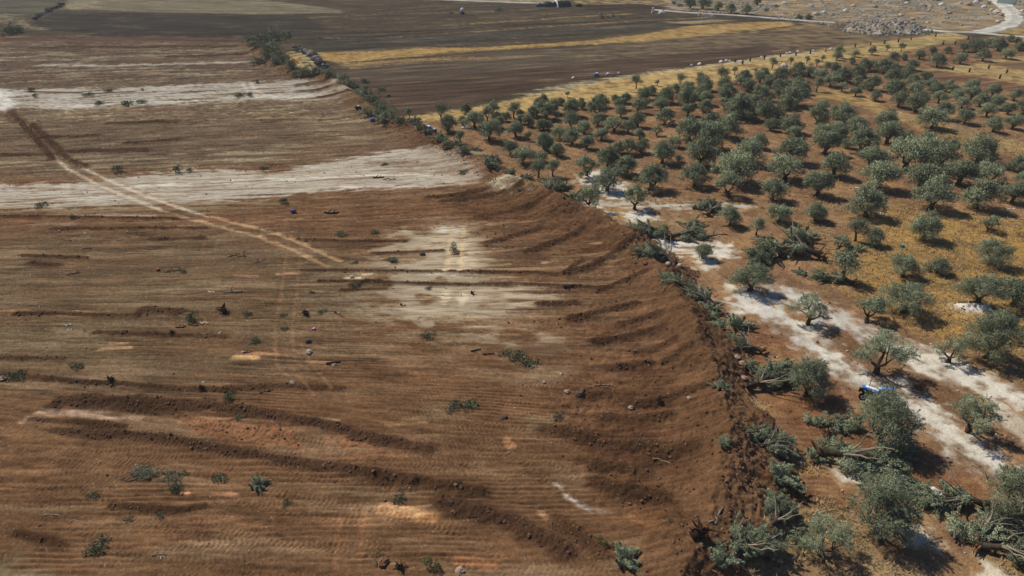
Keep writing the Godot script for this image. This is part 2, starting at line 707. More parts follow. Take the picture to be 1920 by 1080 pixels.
# an olive tree about 4.2 m across: form "round", "fork", "sparse", "young", "bushy", "lean"
func make_tree(seed_: int, form: String, tint: float, fine := 1.0) -> Node3D:
	var r := RandomNumberGenerator.new()
	r.seed = seed_
	var wood := Shape.new()
	var leaf := Shape.new()
	var col := Color(LEAF.r * tint, LEAF.g * tint, LEAF.b * tint)
	var clumps: Array = []
	var fork := 0.62
	var n := 9
	var spread := 1.35
	var top := 2.75
	var rad := 0.82
	var count := 7600
	var base_r := 0.25
	var lean := Vector3.ZERO
	match form:
		"round":
			n = 14
			spread = 1.3
			top = 2.5
			rad = 1.0
			count = 8600
		"fork":
			n = 14
			spread = 1.6
			top = 2.5
			rad = 0.84
			fork = 0.5
			count = 8200
		"sparse":
			n = 9
			spread = 1.55
			top = 2.9
			rad = 0.68
			fork = 0.7
			count = 4300
			base_r = 0.22
		"lean":
			n = 8
			spread = 1.45
			top = 2.9
			rad = 0.72
			count = 4600
			lean = Vector3(-0.7, 0, 0.1)
			base_r = 0.2
		"young":
			n = 6
			spread = 0.75
			top = 3.2
			rad = 0.95
			fork = 1.0
			count = 3600
			base_r = 0.16
		"tall":
			n = 20
			spread = 1.35
			top = 3.5
			rad = 0.82
			fork = 0.5
			count = 9600
			base_r = 0.2
		"bushy":
			n = 17
			spread = 1.4
			top = 2.35
			rad = 0.9
			fork = 0.3
			count = 9600
	var head := Vector3(r.randf_range(-0.15, 0.15), fork, r.randf_range(-0.15, 0.15)) + lean * fork
	var tp := bent_path(Vector3(0, -0.15, 0), head, 4, 0.07, r)
	tube(wood, tp, taper(4, base_r * 1.35, base_r * 0.85), 8, BARK, r, 0.2)
	var limbs := 3 if form != "fork" else 2
	if form == "round" or form == "bushy":
		limbs = 4
	var ends: Array = []
	var a0 := r.randf() * TAU_
	for i in limbs:
		var a := a0 + TAU_ * i / limbs + r.randf_range(-0.3, 0.3)
		var e := head + Vector3(cos(a) * spread * 0.5, r.randf_range(0.55, 0.95), sin(a) * spread * 0.5) + lean * 0.4
		tube(wood, bent_path(head, e, 4, 0.13, r), taper(4, base_r * 0.66, base_r * 0.36), 6, BARK, r, 0.15)
		ends.append(e)
	# main masses of the crown, each broken up into smaller clumps with gaps between
	var high_side := r.randf() * TAU_
	for i in n:
		var a := a0 + 2.39996 * i + r.randf_range(-0.35, 0.35)
		var q := sqrt((i + 0.4) / n)
		var y := lerpf(top, fork + (0.45 if form == "bushy" else 0.7), pow(q, 1.7)) + r.randf_range(-0.45, 0.45) + 0.22 * cos(a - high_side) * q
		var reach := spread * r.randf_range(0.78, 1.22)
		var c := Vector3(cos(a) * reach * q, y, sin(a) * reach * q) + lean * 1.2
		var rr := rad * r.randf_range(0.55, 0.95)
		clumps.append([c, Vector3(rr, rr * r.randf_range(0.7, 1.0), rr)])
		for s in 3:
			var u := unit(r)
			u.y = u.y * 0.8 - 0.1
			var r2 := rr * r.randf_range(0.3, 0.6)
			clumps.append([c + u * rr * r.randf_range(0.75, 1.15), Vector3(r2, r2 * r.randf_range(0.8, 1.4), r2)])
		var best: Vector3 = ends[0]
		for e: Vector3 in ends:
			if e.distance_to(c) < best.distance_to(c):
				best = e
		tube(wood, bent_path(best, c, 3, 0.1, r), taper(3, base_r * 0.32, base_r * 0.1), 5, BARK, r, 0.1)
	leaves(leaf, clumps, int(count * 0.92 * (fine if fine < 1.5 else fine * 0.82)), 0.165 / sqrt(fine), 0.034 / sqrt(fine), col, r, 0.22)
	var per := int(20.0 * fine)
	for c in clumps:
		var ctr: Vector3 = c[0]
		var size: Vector3 = c[1]
		for i in 3:
			var u := unit(r)
			if u.y < -0.2:
				u.y = -u.y
			spray(leaf, ctr + u * size * 0.75, u + Vector3(0, 0.25, 0), minf(0.34 + size.x * 0.4, 0.62), r.randf_range(0.05, 0.25), per, 0.15 / sqrt(fine), 0.03 / sqrt(fine), col, r)
	var o := hidden_root("olive_tree", "olive tree")
	part("trunk", wood.done(), mat_tinted("bark"), o)
	part("crown", leaf.done(), mat_tinted("olive leaves", 0.75, 0.36), o)
	return o

# an uprooted olive tree lying along +x, about 4.4 m long, roots at x = -1.7
func make_fallen(seed_: int, tint: float, bare := 4) -> Node3D:
	var r := RandomNumberGenerator.new()
	r.seed = seed_
	var wood := Shape.new()
	var leaf := Shape.new()
	var limbs := Shape.new()
	var col := Color(LEAF.r * tint, LEAF.g * tint, LEAF.b * tint)
	var clumps: Array = []
	var head := Vector3(-0.6, 0.55, r.randf_range(-0.2, 0.2))
	tube(wood, bent_path(Vector3(-1.6, 0.3, 0), head, 4, 0.08, r), taper(4, 0.22, 0.15), 8, BARK, r, 0.2)
	for i in 9:
		var x := r.randf_range(-0.4, 1.5)
		var z := r.randf_range(-1, 1) * lerpf(0.5, 1.0, (x + 0.5) / 2.4)
		var y := r.randf_range(0.12, 0.7) * (1.0 - 0.3 * absf(z))
		var rr := r.randf_range(0.3, 0.52)
		var c := Vector3(x, y, z)
		clumps.append([c, Vector3(rr * 1.2, rr * 0.7, rr)])
		tube(wood, bent_path(head, c, 3, 0.15, r), taper(3, 0.11, 0.03), 5, BARK, r, 0.1)
		for k in 7:
			var u := (Vector3(1.0, 0.15, 0) + unit(r) * Vector3(1.1, 0.7, 1.3)).normalized()
			spray(leaf, c + u * rr * 0.4, u, r.randf_range(0.6, 1.05), r.randf_range(0.1, 0.45), 165, 0.10, 0.021, col, r, 0.02)
	for i in bare:
		var a := r.randf_range(-1.2, 1.2)
		var b := head + Vector3(cos(a) * 1.9, r.randf_range(0.2, 1.3), sin(a) * 1.7)
		tube(limbs, bent_path(head, b, 5, 0.22, r), taper(5, 0.075, 0.02), 5, Color(0.50, 0.45, 0.39), r, 0.1)
	var roots := Shape.new()
	for i in 9:
		var e := Vector3(-1.75, 0.35, 0) + unit(r) * Vector3(0.35, 0.6, 0.75)
		tube(roots, bent_path(Vector3(-1.5, 0.32, 0), e, 3, 0.1, r), taper(3, 0.09, 0.02), 5, Color(0.42, 0.31, 0.22), r, 0.2)
	leaves(leaf, clumps, 9000, 0.105, 0.022, col, r, 0.2, 0.02)
	var o := hidden_root("uprooted_olive_tree", "uprooted tree")
	part("trunk", wood.done(), mat_tinted("bark"), o)
	part("root_plate", roots.done(), mat_tinted("bark"), o)
	part("bare_limb", limbs.done(), mat_tinted("bark"), o)
	part("crown", leaf.done(), mat_tinted("olive leaves", 0.75, 0.36), o)
	return o

# a heap of cut branches about 2 m across
func make_heap(seed_: int, tint: float, stretch: float, tall: float, count := 9000, called := "cut_branch_heap", cat := "branch heap") -> Node3D:
	var r := RandomNumberGenerator.new()
	r.seed = seed_
	var wood := Shape.new()
	var leaf := Shape.new()
	var clumps: Array = []
	var col := Color(LEAF.r * tint, LEAF.g * tint, LEAF.b * tint)
	var lay := r.randf_range(-0.5, 0.5)
	for i in 4:
		var c := Vector3(r.randf_range(-0.5, 0.5) * stretch, r.randf_range(0.1, 0.4) * tall, r.randf_range(-0.4, 0.4))
		var rr := r.randf_range(0.22, 0.4)
		clumps.append([c, Vector3(rr * stretch, rr * 0.7 * tall, rr)])
	for i in 26:
		var a := Vector3(r.randf_range(-0.8, 0.45) * stretch, r.randf_range(0.04, 0.42) * tall, r.randf_range(-0.6, 0.6))
		var dir := (Vector3(cos(lay), 0.1, sin(lay)) + unit(r) * Vector3(1.1, 0.75 * tall, 1.1)).normalized()
		var reach := r.randf_range(0.45, 0.95) * (0.75 + 0.25 * stretch)
		spray(leaf, a, dir, reach, r.randf_range(0.05, 0.3), int(count / 36.0), 0.09, 0.019, col, r, 0.02)
		if i % 3 == 0:
			tube(wood, bent_path(a - dir * 0.25, a + dir * reach * 0.8, 4, 0.08, r), taper(4, 0.04, 0.012), 5, Color(0.42, 0.37, 0.32), r, 0.1)
	leaves(leaf, clumps, int(count * 0.28), 0.085, 0.019, col, r, 0.1, 0.02)
	var o := hidden_root(called, cat)
	part("branch", wood.done(), mat_tinted("bark"), o).set_meta("kind", "stuff")
	part("foliage", leaf.done(), mat_tinted("olive leaves", 0.75, 0.36), o)
	return o

# a low plant or flattened spray of leaves about 1 m across
func make_tuft(seed_: int, col: Color, flat: float, count: int, called := "low_weed", cat := "weed") -> Node3D:
	var r := RandomNumberGenerator.new()
	r.seed = seed_
	var leaf := Shape.new()
	var clumps: Array = []
	for i in 6:
		var rr := r.randf_range(0.16, 0.3)
		clumps.append([Vector3(r.randf_range(-0.35, 0.35), rr * flat * 0.8, r.randf_range(-0.3, 0.3)), Vector3(rr, rr * flat, rr)])
	leaves(leaf, clumps, count, 0.12, 0.026, col, r, -0.3, 0.01)
	var o := hidden_root(called, cat)
	part("foliage", leaf.done(), mat_tinted("olive leaves", 0.75, 0.36), o)
	return o

# a crooked stick or log about 1 m long with stubs
func make_log(seed_: int, thick: float, col: Color, stubs: int, called: String, cat: String, bend := 0.12) -> Node3D:
	var r := RandomNumberGenerator.new()
	r.seed = seed_
	var s := Shape.new()
	var p := bent_path(Vector3(-0.5, thick * 0.6, 0), Vector3(0.5, thick * 0.8, r.randf_range(-0.15, 0.15)), 6, bend, r)
	for i in p.size():
		p[i].y = maxf(p[i].y, thick * 0.5)
	tube(s, p, taper(6, thick, thick * 0.55), 7, col, r, 0.16)
	for i in stubs:
		var a := p[1 + r.randi() % 5]
		var e := a + Vector3(r.randf_range(-0.35, 0.35), r.randf_range(0.02, 0.35), r.randf_range(-0.35, 0.35))
		tube(s, bent_path(a, e, 3, 0.05, r), taper(3, thick * 0.5, thick * 0.2), 5, col, r, 0.12)
	var o := hidden_root(called, cat)
	part("wood", s.done(), mat_tinted("bark"), o)
	return o

# a torn-out stump: a stubby trunk and a fan of roots, about 1 m across
func make_stump(seed_: int, col: Color) -> Node3D:
	var r := RandomNumberGenerator.new()
	r.seed = seed_
	var s := Shape.new()
	var q := Shape.new()
	tube(s, bent_path(Vector3(-0.25, 0.1, 0), Vector3(0.2, 0.4, 0), 3, 0.05, r), taper(3, 0.2, 0.15), 8, col, r, 0.25)
	for i in 12:
		var e := Vector3(0.15, 0.35, 0) + unit(r) * Vector3(0.5, 0.4, 0.5)
		e.y = maxf(e.y, 0.03)
		tube(q, bent_path(Vector3(0.1, 0.3, 0), e, 3, 0.1, r), taper(3, 0.08, 0.02), 5, col, r, 0.2)
	var o := hidden_root("torn_out_stump", "stump")
	part("trunk", s.done(), mat_tinted("bark"), o)
	part("root_plate", q.done(), mat_tinted("bark"), o)
	return o

func stone_mesh(seed_: int, col: Color, squash := 0.7, rough_ := 0.22) -> ArrayMesh:
	var r := RandomNumberGenerator.new()
	r.seed = seed_
	var n := FastNoiseLite.new()
	n.seed = seed_
	n.frequency = 0.9
	var s := Shape.new()
	var rows := 5
	var cols := 8
	var pts: Array = []
	for j in rows + 1:
		var ring := PackedVector3Array()
		for i in cols:
			var u := TAU_ * (i + 0.5 * (j % 2)) / cols
			var v := PI * j / rows
			var d := Vector3(sin(v) * cos(u), cos(v), sin(v) * sin(u))
			var k := 0.5 * (1.0 + rough_ * 2.0 * n.get_noise_3dv(d * 1.5))
			var p := d * k
			p.y = maxf(p.y * squash, -0.16) + 0.14
			ring.append(p)
		pts.append(ring)
	for j in rows:
		for i in cols:
			var i2 := (i + 1) % cols
			var a: Vector3 = pts[j][i]
			var b: Vector3 = pts[j][i2]
			var c: Vector3 = pts[j + 1][i]
			var d: Vector3 = pts[j + 1][i2]
			var cc := col * r.randf_range(0.88, 1.1)
			cc.a = 1.0
			if j > 0:
				s.face(a, b, c, cc, (a + b + c) / 3.0 - Vector3(0, 0.1, 0))
			if j < rows - 1:
				s.face(b, d, c, cc, (d + b + c) / 3.0 - Vector3(0, 0.1, 0))
	return s.done()

func lumpy(s: Shape, at: Vector3, size: Vector3, col: Color, seed_: int, amp := 0.3, rows := 9, cols := 16) -> void:
	var n := FastNoiseLite.new()
	n.seed = seed_
	n.frequency = 1.1
	var pts: Array = []
	for j in rows + 1:
		var ring := PackedVector3Array()
		for i in cols:
			var u := TAU_ * i / cols
			var v := PI * j / rows
			var d := Vector3(sin(v) * cos(u), cos(v), sin(v) * sin(u))
			ring.append(at + d * size * (1.0 + amp * n.get_noise_3dv(d * 1.7)))
		pts.append(ring)
	for j in rows:
		for i in cols:
			var i2 := (i + 1) % cols
			var a: Vector3 = pts[j][i]
			var b: Vector3 = pts[j][i2]
			var c: Vector3 = pts[j + 1][i]
			var d: Vector3 = pts[j + 1][i2]
			for q in [[a, b, c], [b, d, c]]:
				var p0: Vector3 = q[0]
				var p1: Vector3 = q[1]
				var p2: Vector3 = q[2]
				if p0.distance_squared_to(p1) < 1e-8 or p1.distance_squared_to(p2) < 1e-8:
					continue
				var na := ((p0 - at) / size / size).normalized()
				var nb := ((p1 - at) / size / size).normalized()
				var nc := ((p2 - at) / size / size).normalized()
				if (p2 - p0).cross(p1 - p0).dot(na) < 0.0:
					s.tri(p0, p2, p1, na, nc, nb, col)
				else:
					s.tri(p0, p1, p2, na, nb, nc, col)

# a box with chamfered edges, optionally narrower at its +x end
func box(s: Shape, at: Vector3, size: Vector3, ch: float, col: Color, nose := 1.0) -> void:
	var h := size * 0.5
	var pts := PackedVector3Array()
	for sx in [-1.0, 1.0]:
		for sy in [-1.0, 1.0]:
			for sz in [-1.0, 1.0]:
				for ax in 3:
					var p := Vector3(sx * (h.x - (ch if ax != 0 else 0.0)), sy * (h.y - (ch if ax != 1 else 0.0)), sz * (h.z - (ch if ax != 2 else 0.0)))
					if p.x > 0.0:
						p.y *= lerpf(1.0, nose, p.x / h.x)
						p.z *= lerpf(1.0, nose, p.x / h.x)
					pts.append(p)
	var id := func(x: int, y: int, z: int, ax: int) -> Vector3: return pts[((x * 2 + y) * 2 + z) * 3 + ax]
	var quads: Array = []
	for v in 2:
		quads.append([id.call(v, 0, 0, 0), id.call(v, 1, 0, 0), id.call(v, 1, 1, 0), id.call(v, 0, 1, 0)])
		quads.append([id.call(0, v, 0, 1), id.call(1, v, 0, 1), id.call(1, v, 1, 1), id.call(0, v, 1, 1)])
		quads.append([id.call(0, 0, v, 2), id.call(1, 0, v, 2), id.call(1, 1, v, 2), id.call(0, 1, v, 2)])
		for w in 2:
			quads.append([id.call(0, v, w, 1), id.call(1, v, w, 1), id.call(1, v, w, 2), id.call(0, v, w, 2)])
			quads.append([id.call(v, 0, w, 0), id.call(v, 1, w, 0), id.call(v, 1, w, 2), id.call(v, 0, w, 2)])
			quads.append([id.call(v, w, 0, 0), id.call(v, w, 1, 0), id.call(v, w, 1, 1), id.call(v, w, 0, 1)])
	for q in quads:
		var a: Vector3 = q[0]
		var b: Vector3 = q[1]
		var c: Vector3 = q[2]
		var d: Vector3 = q[3]
		var out := (a + b + c + d) * 0.25
		s.face(at + a, at + b, at + c, col, out)
		s.face(at + a, at + c, at + d, col, out)
	for x in 2:
		for y in 2:
			for z in 2:
				var a: Vector3 = id.call(x, y, z, 0)
				var b: Vector3 = id.call(x, y, z, 1)
				var c: Vector3 = id.call(x, y, z, 2)
				s.face(at + a, at + b, at + c, col, a + b + c)

# a profile (radius, offset along z) spun about z
func lathe(s: Shape, at: Vector3, prof: Array, sides: int, col: Color, lug := 0.0) -> void:
	for i in prof.size() - 1:
		for k in sides:
			var quad: Array = []
			for q in [[i, k], [i + 1, k], [i + 1, k + 1], [i, k + 1]]:
				var a: float = TAU_ * q[1] / sides
				var rr: float = prof[q[0]][0]
				if lug > 0.0 and int(q[1]) % 2 == 0 and rr > 0.0:
					rr += lug
				quad.append(at + Vector3(cos(a) * rr, sin(a) * rr, prof[q[0]][1]))
			var mid: Vector3 = (quad[0] + quad[1] + quad[2] + quad[3]) * 0.25
			var dr: float = prof[i + 1][0] - prof[i][0]
			var dz: float = prof[i + 1][1] - prof[i][1]
			var am := TAU_ * (k + 0.5) / sides
			var out := Vector3(cos(am) * dz, sin(am) * dz, -dr)
			s.face(quad[0], quad[1], quad[2], col, out)
			s.face(quad[0], quad[2], quad[3], col, out)
			mid = mid

var road_line := to_points([195.72, 305.25, 183.24, 278.74, 174.36, 259.27, 165.87, 242.2, 156.88, 227.12, 146.35, 213.7, 136.92, 205.55, 129.39, 199.8, 123.26, 200.74, 116.64, 206.54])

func make_sack(label: String, x: float, d: float, turn: float, size: float, c1: Color, c2: Color, called: String, cat: String, group: String) -> void:
	var o := thing(called, label, cat, x, d, turn, size, group, 0.02)
	var s := Shape.new()
	lumpy(s, Vector3(0, 0.3, 0), Vector3(0.5, 0.34, 0.4), c1, int(x * 10.0), 0.35)
	part("body", s.done(), mat_tinted("plastic", 0.45), o)
	var q := Shape.new()
	lumpy(q, Vector3(0.12, 0.5, 0.05), Vector3(0.3, 0.2, 0.28), c2, int(d * 10.0), 0.4)
	part("flap", q.done(), mat_tinted("plastic", 0.45), o)

func make_scrap(label: String, x: float, d: float, turn: float, size: float, c: Color, long: float) -> void:
	var o := MeshInstance3D.new()
	o.name = numbered("plastic_sheet")
	var s := Shape.new()
	var r := RandomNumberGenerator.new()
	r.seed = int(x * 100.0) + 7
	var n := 9
	var rows: Array = []
	for i in n + 1:
		var t := float(i) / n - 0.5
		var w := (0.5 + 0.35 * sin(i * 2.1 + x)) / long * (1.0 - pow(absf(t) * 2.0, 4.0) * 0.7)
		var z := 0.35 / long * sin(i * 1.3 + d)
		var ring := PackedVector3Array()
		for k in 4:
			var u := k / 3.0 - 0.5
			ring.append(Vector3(t, 0.03 + 0.10 / long * r.randf() + 0.03, z + u * w))
		rows.append(ring)
	for i in n:
		for k in 3:
			var a: Vector3 = rows[i][k]
			var b: Vector3 = rows[i + 1][k]
			var e: Vector3 = rows[i + 1][k + 1]
			var f: Vector3 = rows[i][k + 1]
			s.face(a, b, e, c, Vector3.UP)
			s.face(a, e, f, c, Vector3.UP)
			var dn := Vector3(0, -0.012, 0)
			s.face(a + dn, b + dn, e + dn, c, Vector3.DOWN)
			s.face(a + dn, e + dn, f + dn, c, Vector3.DOWN)
	o.mesh = s.done()
	o.material_override = mat_tinted("plastic", 0.45)
	add_child(o)
	place(o, x, d, turn, size)
	tag(o, label, "plastic sheet", "white plastic scraps")

func make_sapling() -> Node3D:
	var r := RandomNumberGenerator.new()
	r.seed = 303
	var s := Shape.new()
	tube(s, PackedVector3Array([Vector3(0, 0, 0), Vector3(0.02, 0.5, 0), Vector3(0, 0.95, 0)]), PackedFloat32Array([0.3, 0.27, 0.24]), 10, Color(0.10, 0.09, 0.085), r, 0.1)
	var q := Shape.new()
	leaves(q, [[Vector3(0, 1.15, 0), Vector3(0.32, 0.35, 0.32)], [Vector3(0.1, 0.8, 0.1), Vector3(0.3, 0.3, 0.3)]], 320, 0.14, 0.035, Color(0.17, 0.17, 0.13), r)
	var o := hidden_root("dark_sapling", "sapling")
	part("guard", s.done(), mat_tinted("plastic", 0.45), o)
	part("foliage", q.done(), mat_tinted("olive leaves", 0.6, 0.22), o)
	return o

func make_road(called: String, a: Array, width: float) -> void:
	var p := to_points(a)
	var cv := Curve2D.new()
	for i in p.size():
		var t := (p[mini(i + 1, p.size() - 1)] - p[maxi(i - 1, 0)]) * 0.16
		cv.add_point(p[i], -t, t)
	var n := int(cv.get_baked_length() / 1.2) + 2
	var s := Shape.new()
	var rows: Array = []
	for i in n + 1:
		var at := cv.get_baked_length() * i / n
		var q := cv.sample_baked(at)
		var t := (cv.sample_baked(minf(at + 0.5, cv.get_baked_length())) - cv.sample_baked(maxf(at - 0.5, 0.0))).normalized()
		var w := Vector2(-t.y, t.x)
		var ring := PackedVector3Array()
		var cols := 9
		for k in cols:
			var u := float(k) / (cols - 1) * 2.0 - 1.0
			var hw := width * 0.5 * (1.0 + 0.22 * nz_b.get_noise_2d(at * 1.2 + k * 0.0, width * 20.0 + signf(u) * 40.0))
			var g := q + w * u * hw
			var y := ground_y(g.x, g.y) + 0.30 * (1.0 - pow(absf(u), 3.0)) - 0.06 * exp(-pow((absf(u) - 0.45) / 0.14, 2.0)) - (0.2 if absf(u) > 0.99 else 0.0)
			ring.append(Vector3(g.x, y, -g.y))
		rows.append(ring)
	for i in n:
		for k in 8:
			var a0: Vector3 = rows[i][k]
			var b0: Vector3 = rows[i + 1][k]
			var c0: Vector3 = rows[i + 1][k + 1]
			var d0: Vector3 = rows[i][k + 1]
			var v := 0.68 + 0.12 * nz_b.get_noise_2d(a0.x, a0.z) + (0.03 if k == 1 or k == 2 or k == 5 or k == 6 else -0.02)
			var col := Color(v, v * 0.965, v * 0.89)
			s.face(a0, b0, c0, col, Vector3.UP)
			s.face(a0, c0, d0, col, Vector3.UP)
	var o := MeshInstance3D.new()
	o.name = numbered(called)
	o.mesh = s.done()
	o.material_override = mat_tinted("limestone gravel", 1.0)
	o.set_meta("kind", "structure")
	add_child(o)

func multi(called: String, mesh: Mesh, m: Material, places: Array, tints: Array, parent: Node3D, label := "", category := "") -> void:
	var mm := MultiMesh.new()
	mm.transform_format = MultiMesh.TRANSFORM_3D
	mm.use_colors = true
	mm.mesh = mesh
	mm.instance_count = places.size()
	for i in places.size():
		mm.set_instance_transform(i, places[i])
		mm.set_instance_color(i, tints[i])
	var o := MultiMeshInstance3D.new()
	o.name = called
	o.multimesh = mm
	o.material_override = m
	o.set_meta("kind", "stuff")
	if label != "":
		tag(o, label, category)
	parent.add_child(o, true)

func make_rubble(c: Array, outline: Array) -> void:
	var o := thing("rubble_pile", "long pile of grey and white rubble in front of the rocky slope", "rubble pile", c[0], c[1])
	var pts := to_points(outline)
	var r := RandomNumberGenerator.new()
	r.seed = 404
	var n := FastNoiseLite.new()
	n.seed = 9
	n.frequency = 0.16
	var s := Shape.new()
	var lo := pts[0]
	var hi := pts[0]
	for p in pts:
		lo = lo.min(p)
		hi = hi.max(p)
	var high := func(p: Vector2) -> float:
		var e := -dist_to(p, pts, true)
		if e <= 0.0:
			return -0.3
		return 2.3 * (1.0 - exp(-e / 3.2)) * (0.75 + 0.7 * n.get_noise_2d(p.x * 1.0, p.y * 1.0)) + 0.5 * n.get_noise_2d(p.x * 4.0, p.y * 4.0) * minf(e, 1.0)
	var step := 0.55
	var nx := int((hi.x - lo.x) / step) + 1
	var nd := int((hi.y - lo.y) / step) + 1
	var base := ground_y(c[0], c[1])
	var grid := PackedVector3Array()
	for k in nd + 1:
		for i in nx + 1:
			var p := lo + Vector2(i, k) * step
			grid.append(Vector3(p.x - c[0], high.call(p), -(p.y - c[1])))
	for k in nd:
		for i in nx:
			var a := grid[k * (nx + 1) + i]
			var b := grid[k * (nx + 1) + i + 1]
			var e := grid[(k + 1) * (nx + 1) + i]
			var f := grid[(k + 1) * (nx + 1) + i + 1]
			if maxf(maxf(a.y, b.y), maxf(e.y, f.y)) <= -0.25:
				continue
			var v := r.randf_range(0.85, 1.1)
			var t := n.get_noise_2d(a.x * 1.5 + 40.0, a.z * 1.5)
			var col := Color(0.56 * v, 0.50 * v, 0.42 * v).lerp(Color(0.74, 0.69, 0.62), clampf(t * 2.4, 0.0, 0.9))
			s.face(a, b, e, col, Vector3.UP)
			s.face(b, f, e, col, Vector3.UP)
	part("rubble_body", s.done(), mat_tinted("stone"), o)
	var places: Array = []
	var tints: Array = []
	for i in 2400:
		var p := Vector2(r.randf_range(lo.x - 1.0, hi.x + 1.0), r.randf_range(lo.y - 1.0, hi.y + 1.0))
		var h: float = high.call(p)
		if h < -0.2 and r.randf() < 0.8:
			continue
		var z := pow(r.randf(), 2.6) * 0.95 + 0.16
		places.append(Transform3D(Basis(unit(r), r.randf() * 6.0).scaled(Vector3.ONE * z), Vector3(p.x - c[0], maxf(h, 0.0) - 0.1 * z, -(p.y - c[1]))))
		var v := r.randf_range(0.75, 1.15)
		tints.append(Color(0.27 * v, 0.245 * v, 0.205 * v))
	multi("rubble_stones", stone_mesh(405, Color(1, 1, 1), 0.8, 0.3), mat_rock(), places, tints, o)

func mat_rock() -> StandardMaterial3D:       # colour from each copy (linear values)
	if mats.has("rock tint"):
		return mats["rock tint"]
	var m := StandardMaterial3D.new()
	m.resource_name = "rock tint"
	m.vertex_color_use_as_albedo = true
	m.roughness = 1.0
	m.metallic_specular = 0.15
	mats["rock tint"] = m
	return m

func make_rocks_stuff() -> void:
	var r := RandomNumberGenerator.new()
	r.seed = 505
	var places: Array = []
	var tints: Array = []
	for i in 42000:
		var x := r.randf_range(60.0, 330.0)
		var d := r.randf_range(205.0, 360.0)
		var far := nz_b.get_noise_2d(x * 0.22, d * 0.3)
		if d < 212.0 + maxf(0.0, (140.0 - x)) * 0.22 or x > 236.0 - (d - 230.0) * 0.0 and d < 216.0:
			continue
		if far < -0.06:
			continue
		if road_near(x, d):
			continue
		var z := pow(r.randf(), 3.0) * 1.3 + 0.25
		places.append(Transform3D(Basis(unit(r), r.randf() * 6.0).scaled(Vector3(z, z * 0.7, z)), Vector3(x, ground_y(x, d) - 0.1 * z, -d)))
		var v := r.randf_range(0.7, 1.2)
		tints.append(Color(0.28 * v, 0.25 * v, 0.205 * v))
	multi("scattered_rocks", stone_mesh(506, Color(1, 1, 1), 0.8, 0.3), mat_rock(), places, tints, self, "countless grey rocks strewn over the far rocky slope", "rocks")

func road_near(x: float, d: float) -> bool:
	return dist_to(Vector2(x, d), road_line, false) < 5.0

func make_shelter(c: Array) -> void:
	var o := thing("arched_shelter", "low dark tunnel shelter with a white arched front on the far plots", "shelter", c[0], c[1], 0.35)
	var tunnel := Shape.new()
	var rim := Shape.new()
	var n := 10
	for i in n:
		var a0 := PI * i / n
		var a1 := PI * (i + 1) / n
		var p0 := Vector3(0, sin(a0) * 1.9, cos(a0) * 2.2)
		var p1 := Vector3(0, sin(a1) * 1.9, cos(a1) * 2.2)
		var l := Vector3(5.0, 0, 0)
		var out := Vector3(0, p0.y + p1.y, p0.z + p1.z)
		tunnel.face(p0, p1, p1 + l, Color(0.13, 0.16, 0.16), out)
		tunnel.face(p0, p1 + l, p0 + l, Color(0.13, 0.16, 0.16), out)
		tunnel.face(p0 + l, p1 + l, Vector3(5.0, 0, 0), Color(0.09, 0.10, 0.10), Vector3.RIGHT)
	var arch := PackedVector3Array()
	for i in n + 1:
		var a := PI * i / n
		arch.append(Vector3(-0.1, sin(a) * 1.95, cos(a) * 2.25))
	var r := RandomNumberGenerator.new()
	r.seed = 1
	tube(rim, arch, taper(n, 0.3, 0.3), 6, Color(0.90, 0.92, 0.91), r, 0.0)
	part("tunnel_cover", tunnel.done(), mat_tinted("plastic", 0.45), o)
	part("front_arch", rim.done(), mat_tinted("plastic", 0.45), o)
	var post := Shape.new()
	box(post, Vector3(3.2, 1.8, -2.6), Vector3(0.3, 3.6, 0.3), 0.04, Color(0.33, 0.31, 0.40))
	part("post", post.done(), mat_tinted("plastic", 0.45), o)
	for q in [[-5.5, 1.1, Color(0.17, 0.24, 0.36), "low blue tarpaulin heap left of the arched shelter"], [-2.6, 1.6, Color(0.16, 0.23, 0.27), "dark blue-green tarpaulin heap touching the arched shelter"], [8.2, 1.0, Color(0.12, 0.12, 0.12), "black covered heap right of the arched shelter"]]:
		var t := thing("tarpaulin_heap", q[3], "tarpaulin", c[0] + q[0], c[1] + 1.0, 0.2, q[1], "covered heaps by the arched shelter", 0.1)
		var s := Shape.new()
		lumpy(s, Vector3(0, 0.4, 0), Vector3(1.3, 0.7, 0.9), q[2], int(q[0] * 10.0), 0.4)
		part("cover", s.done(), mat_tinted("plastic", 0.45), t)

func make_tank(c: Array) -> void:
	var o := thing("water_tank", "white round water tank on a dark stand amid the far plots", "tank", c[0], c[1])
	var s := Shape.new()
	lumpy(s, Vector3(0, 1.35, 0), Vector3(0.62, 0.68, 0.62), Color(0.86, 0.85, 0.87), 3, 0.05, 10, 20)
	part("tank_body", s.done(), mat_tinted("plastic", 0.45), o)
	var q := Shape.new()
	box(q, Vector3(0.1, 0.4, 0), Vector3(1.3, 0.8, 1.0), 0.05, Color(0.2, 0.2, 0.21))
	part("stand", q.done(), mat_tinted("plastic", 0.45), o)

func make_slab(c: Array) -> void:
	var o := thing("marker_slab", "upright white slab at the end of the gravel path", "slab", c[0], c[1], 0.3)
	var s := Shape.new()
	box(s, Vector3(0, 0.85, 0), Vector3(0.75, 1.7, 0.35), 0.05, Color(0.84, 0.83, 0.78))
	part("upright", s.done(), mat_tinted("stone"), o)
	var q := Shape.new()
	box(q, Vector3(0, 0.1, 0), Vector3(1.1, 0.24, 0.7), 0.05, Color(0.7, 0.68, 0.63))
	part("footing", q.done(), mat_tinted("stone"), o)

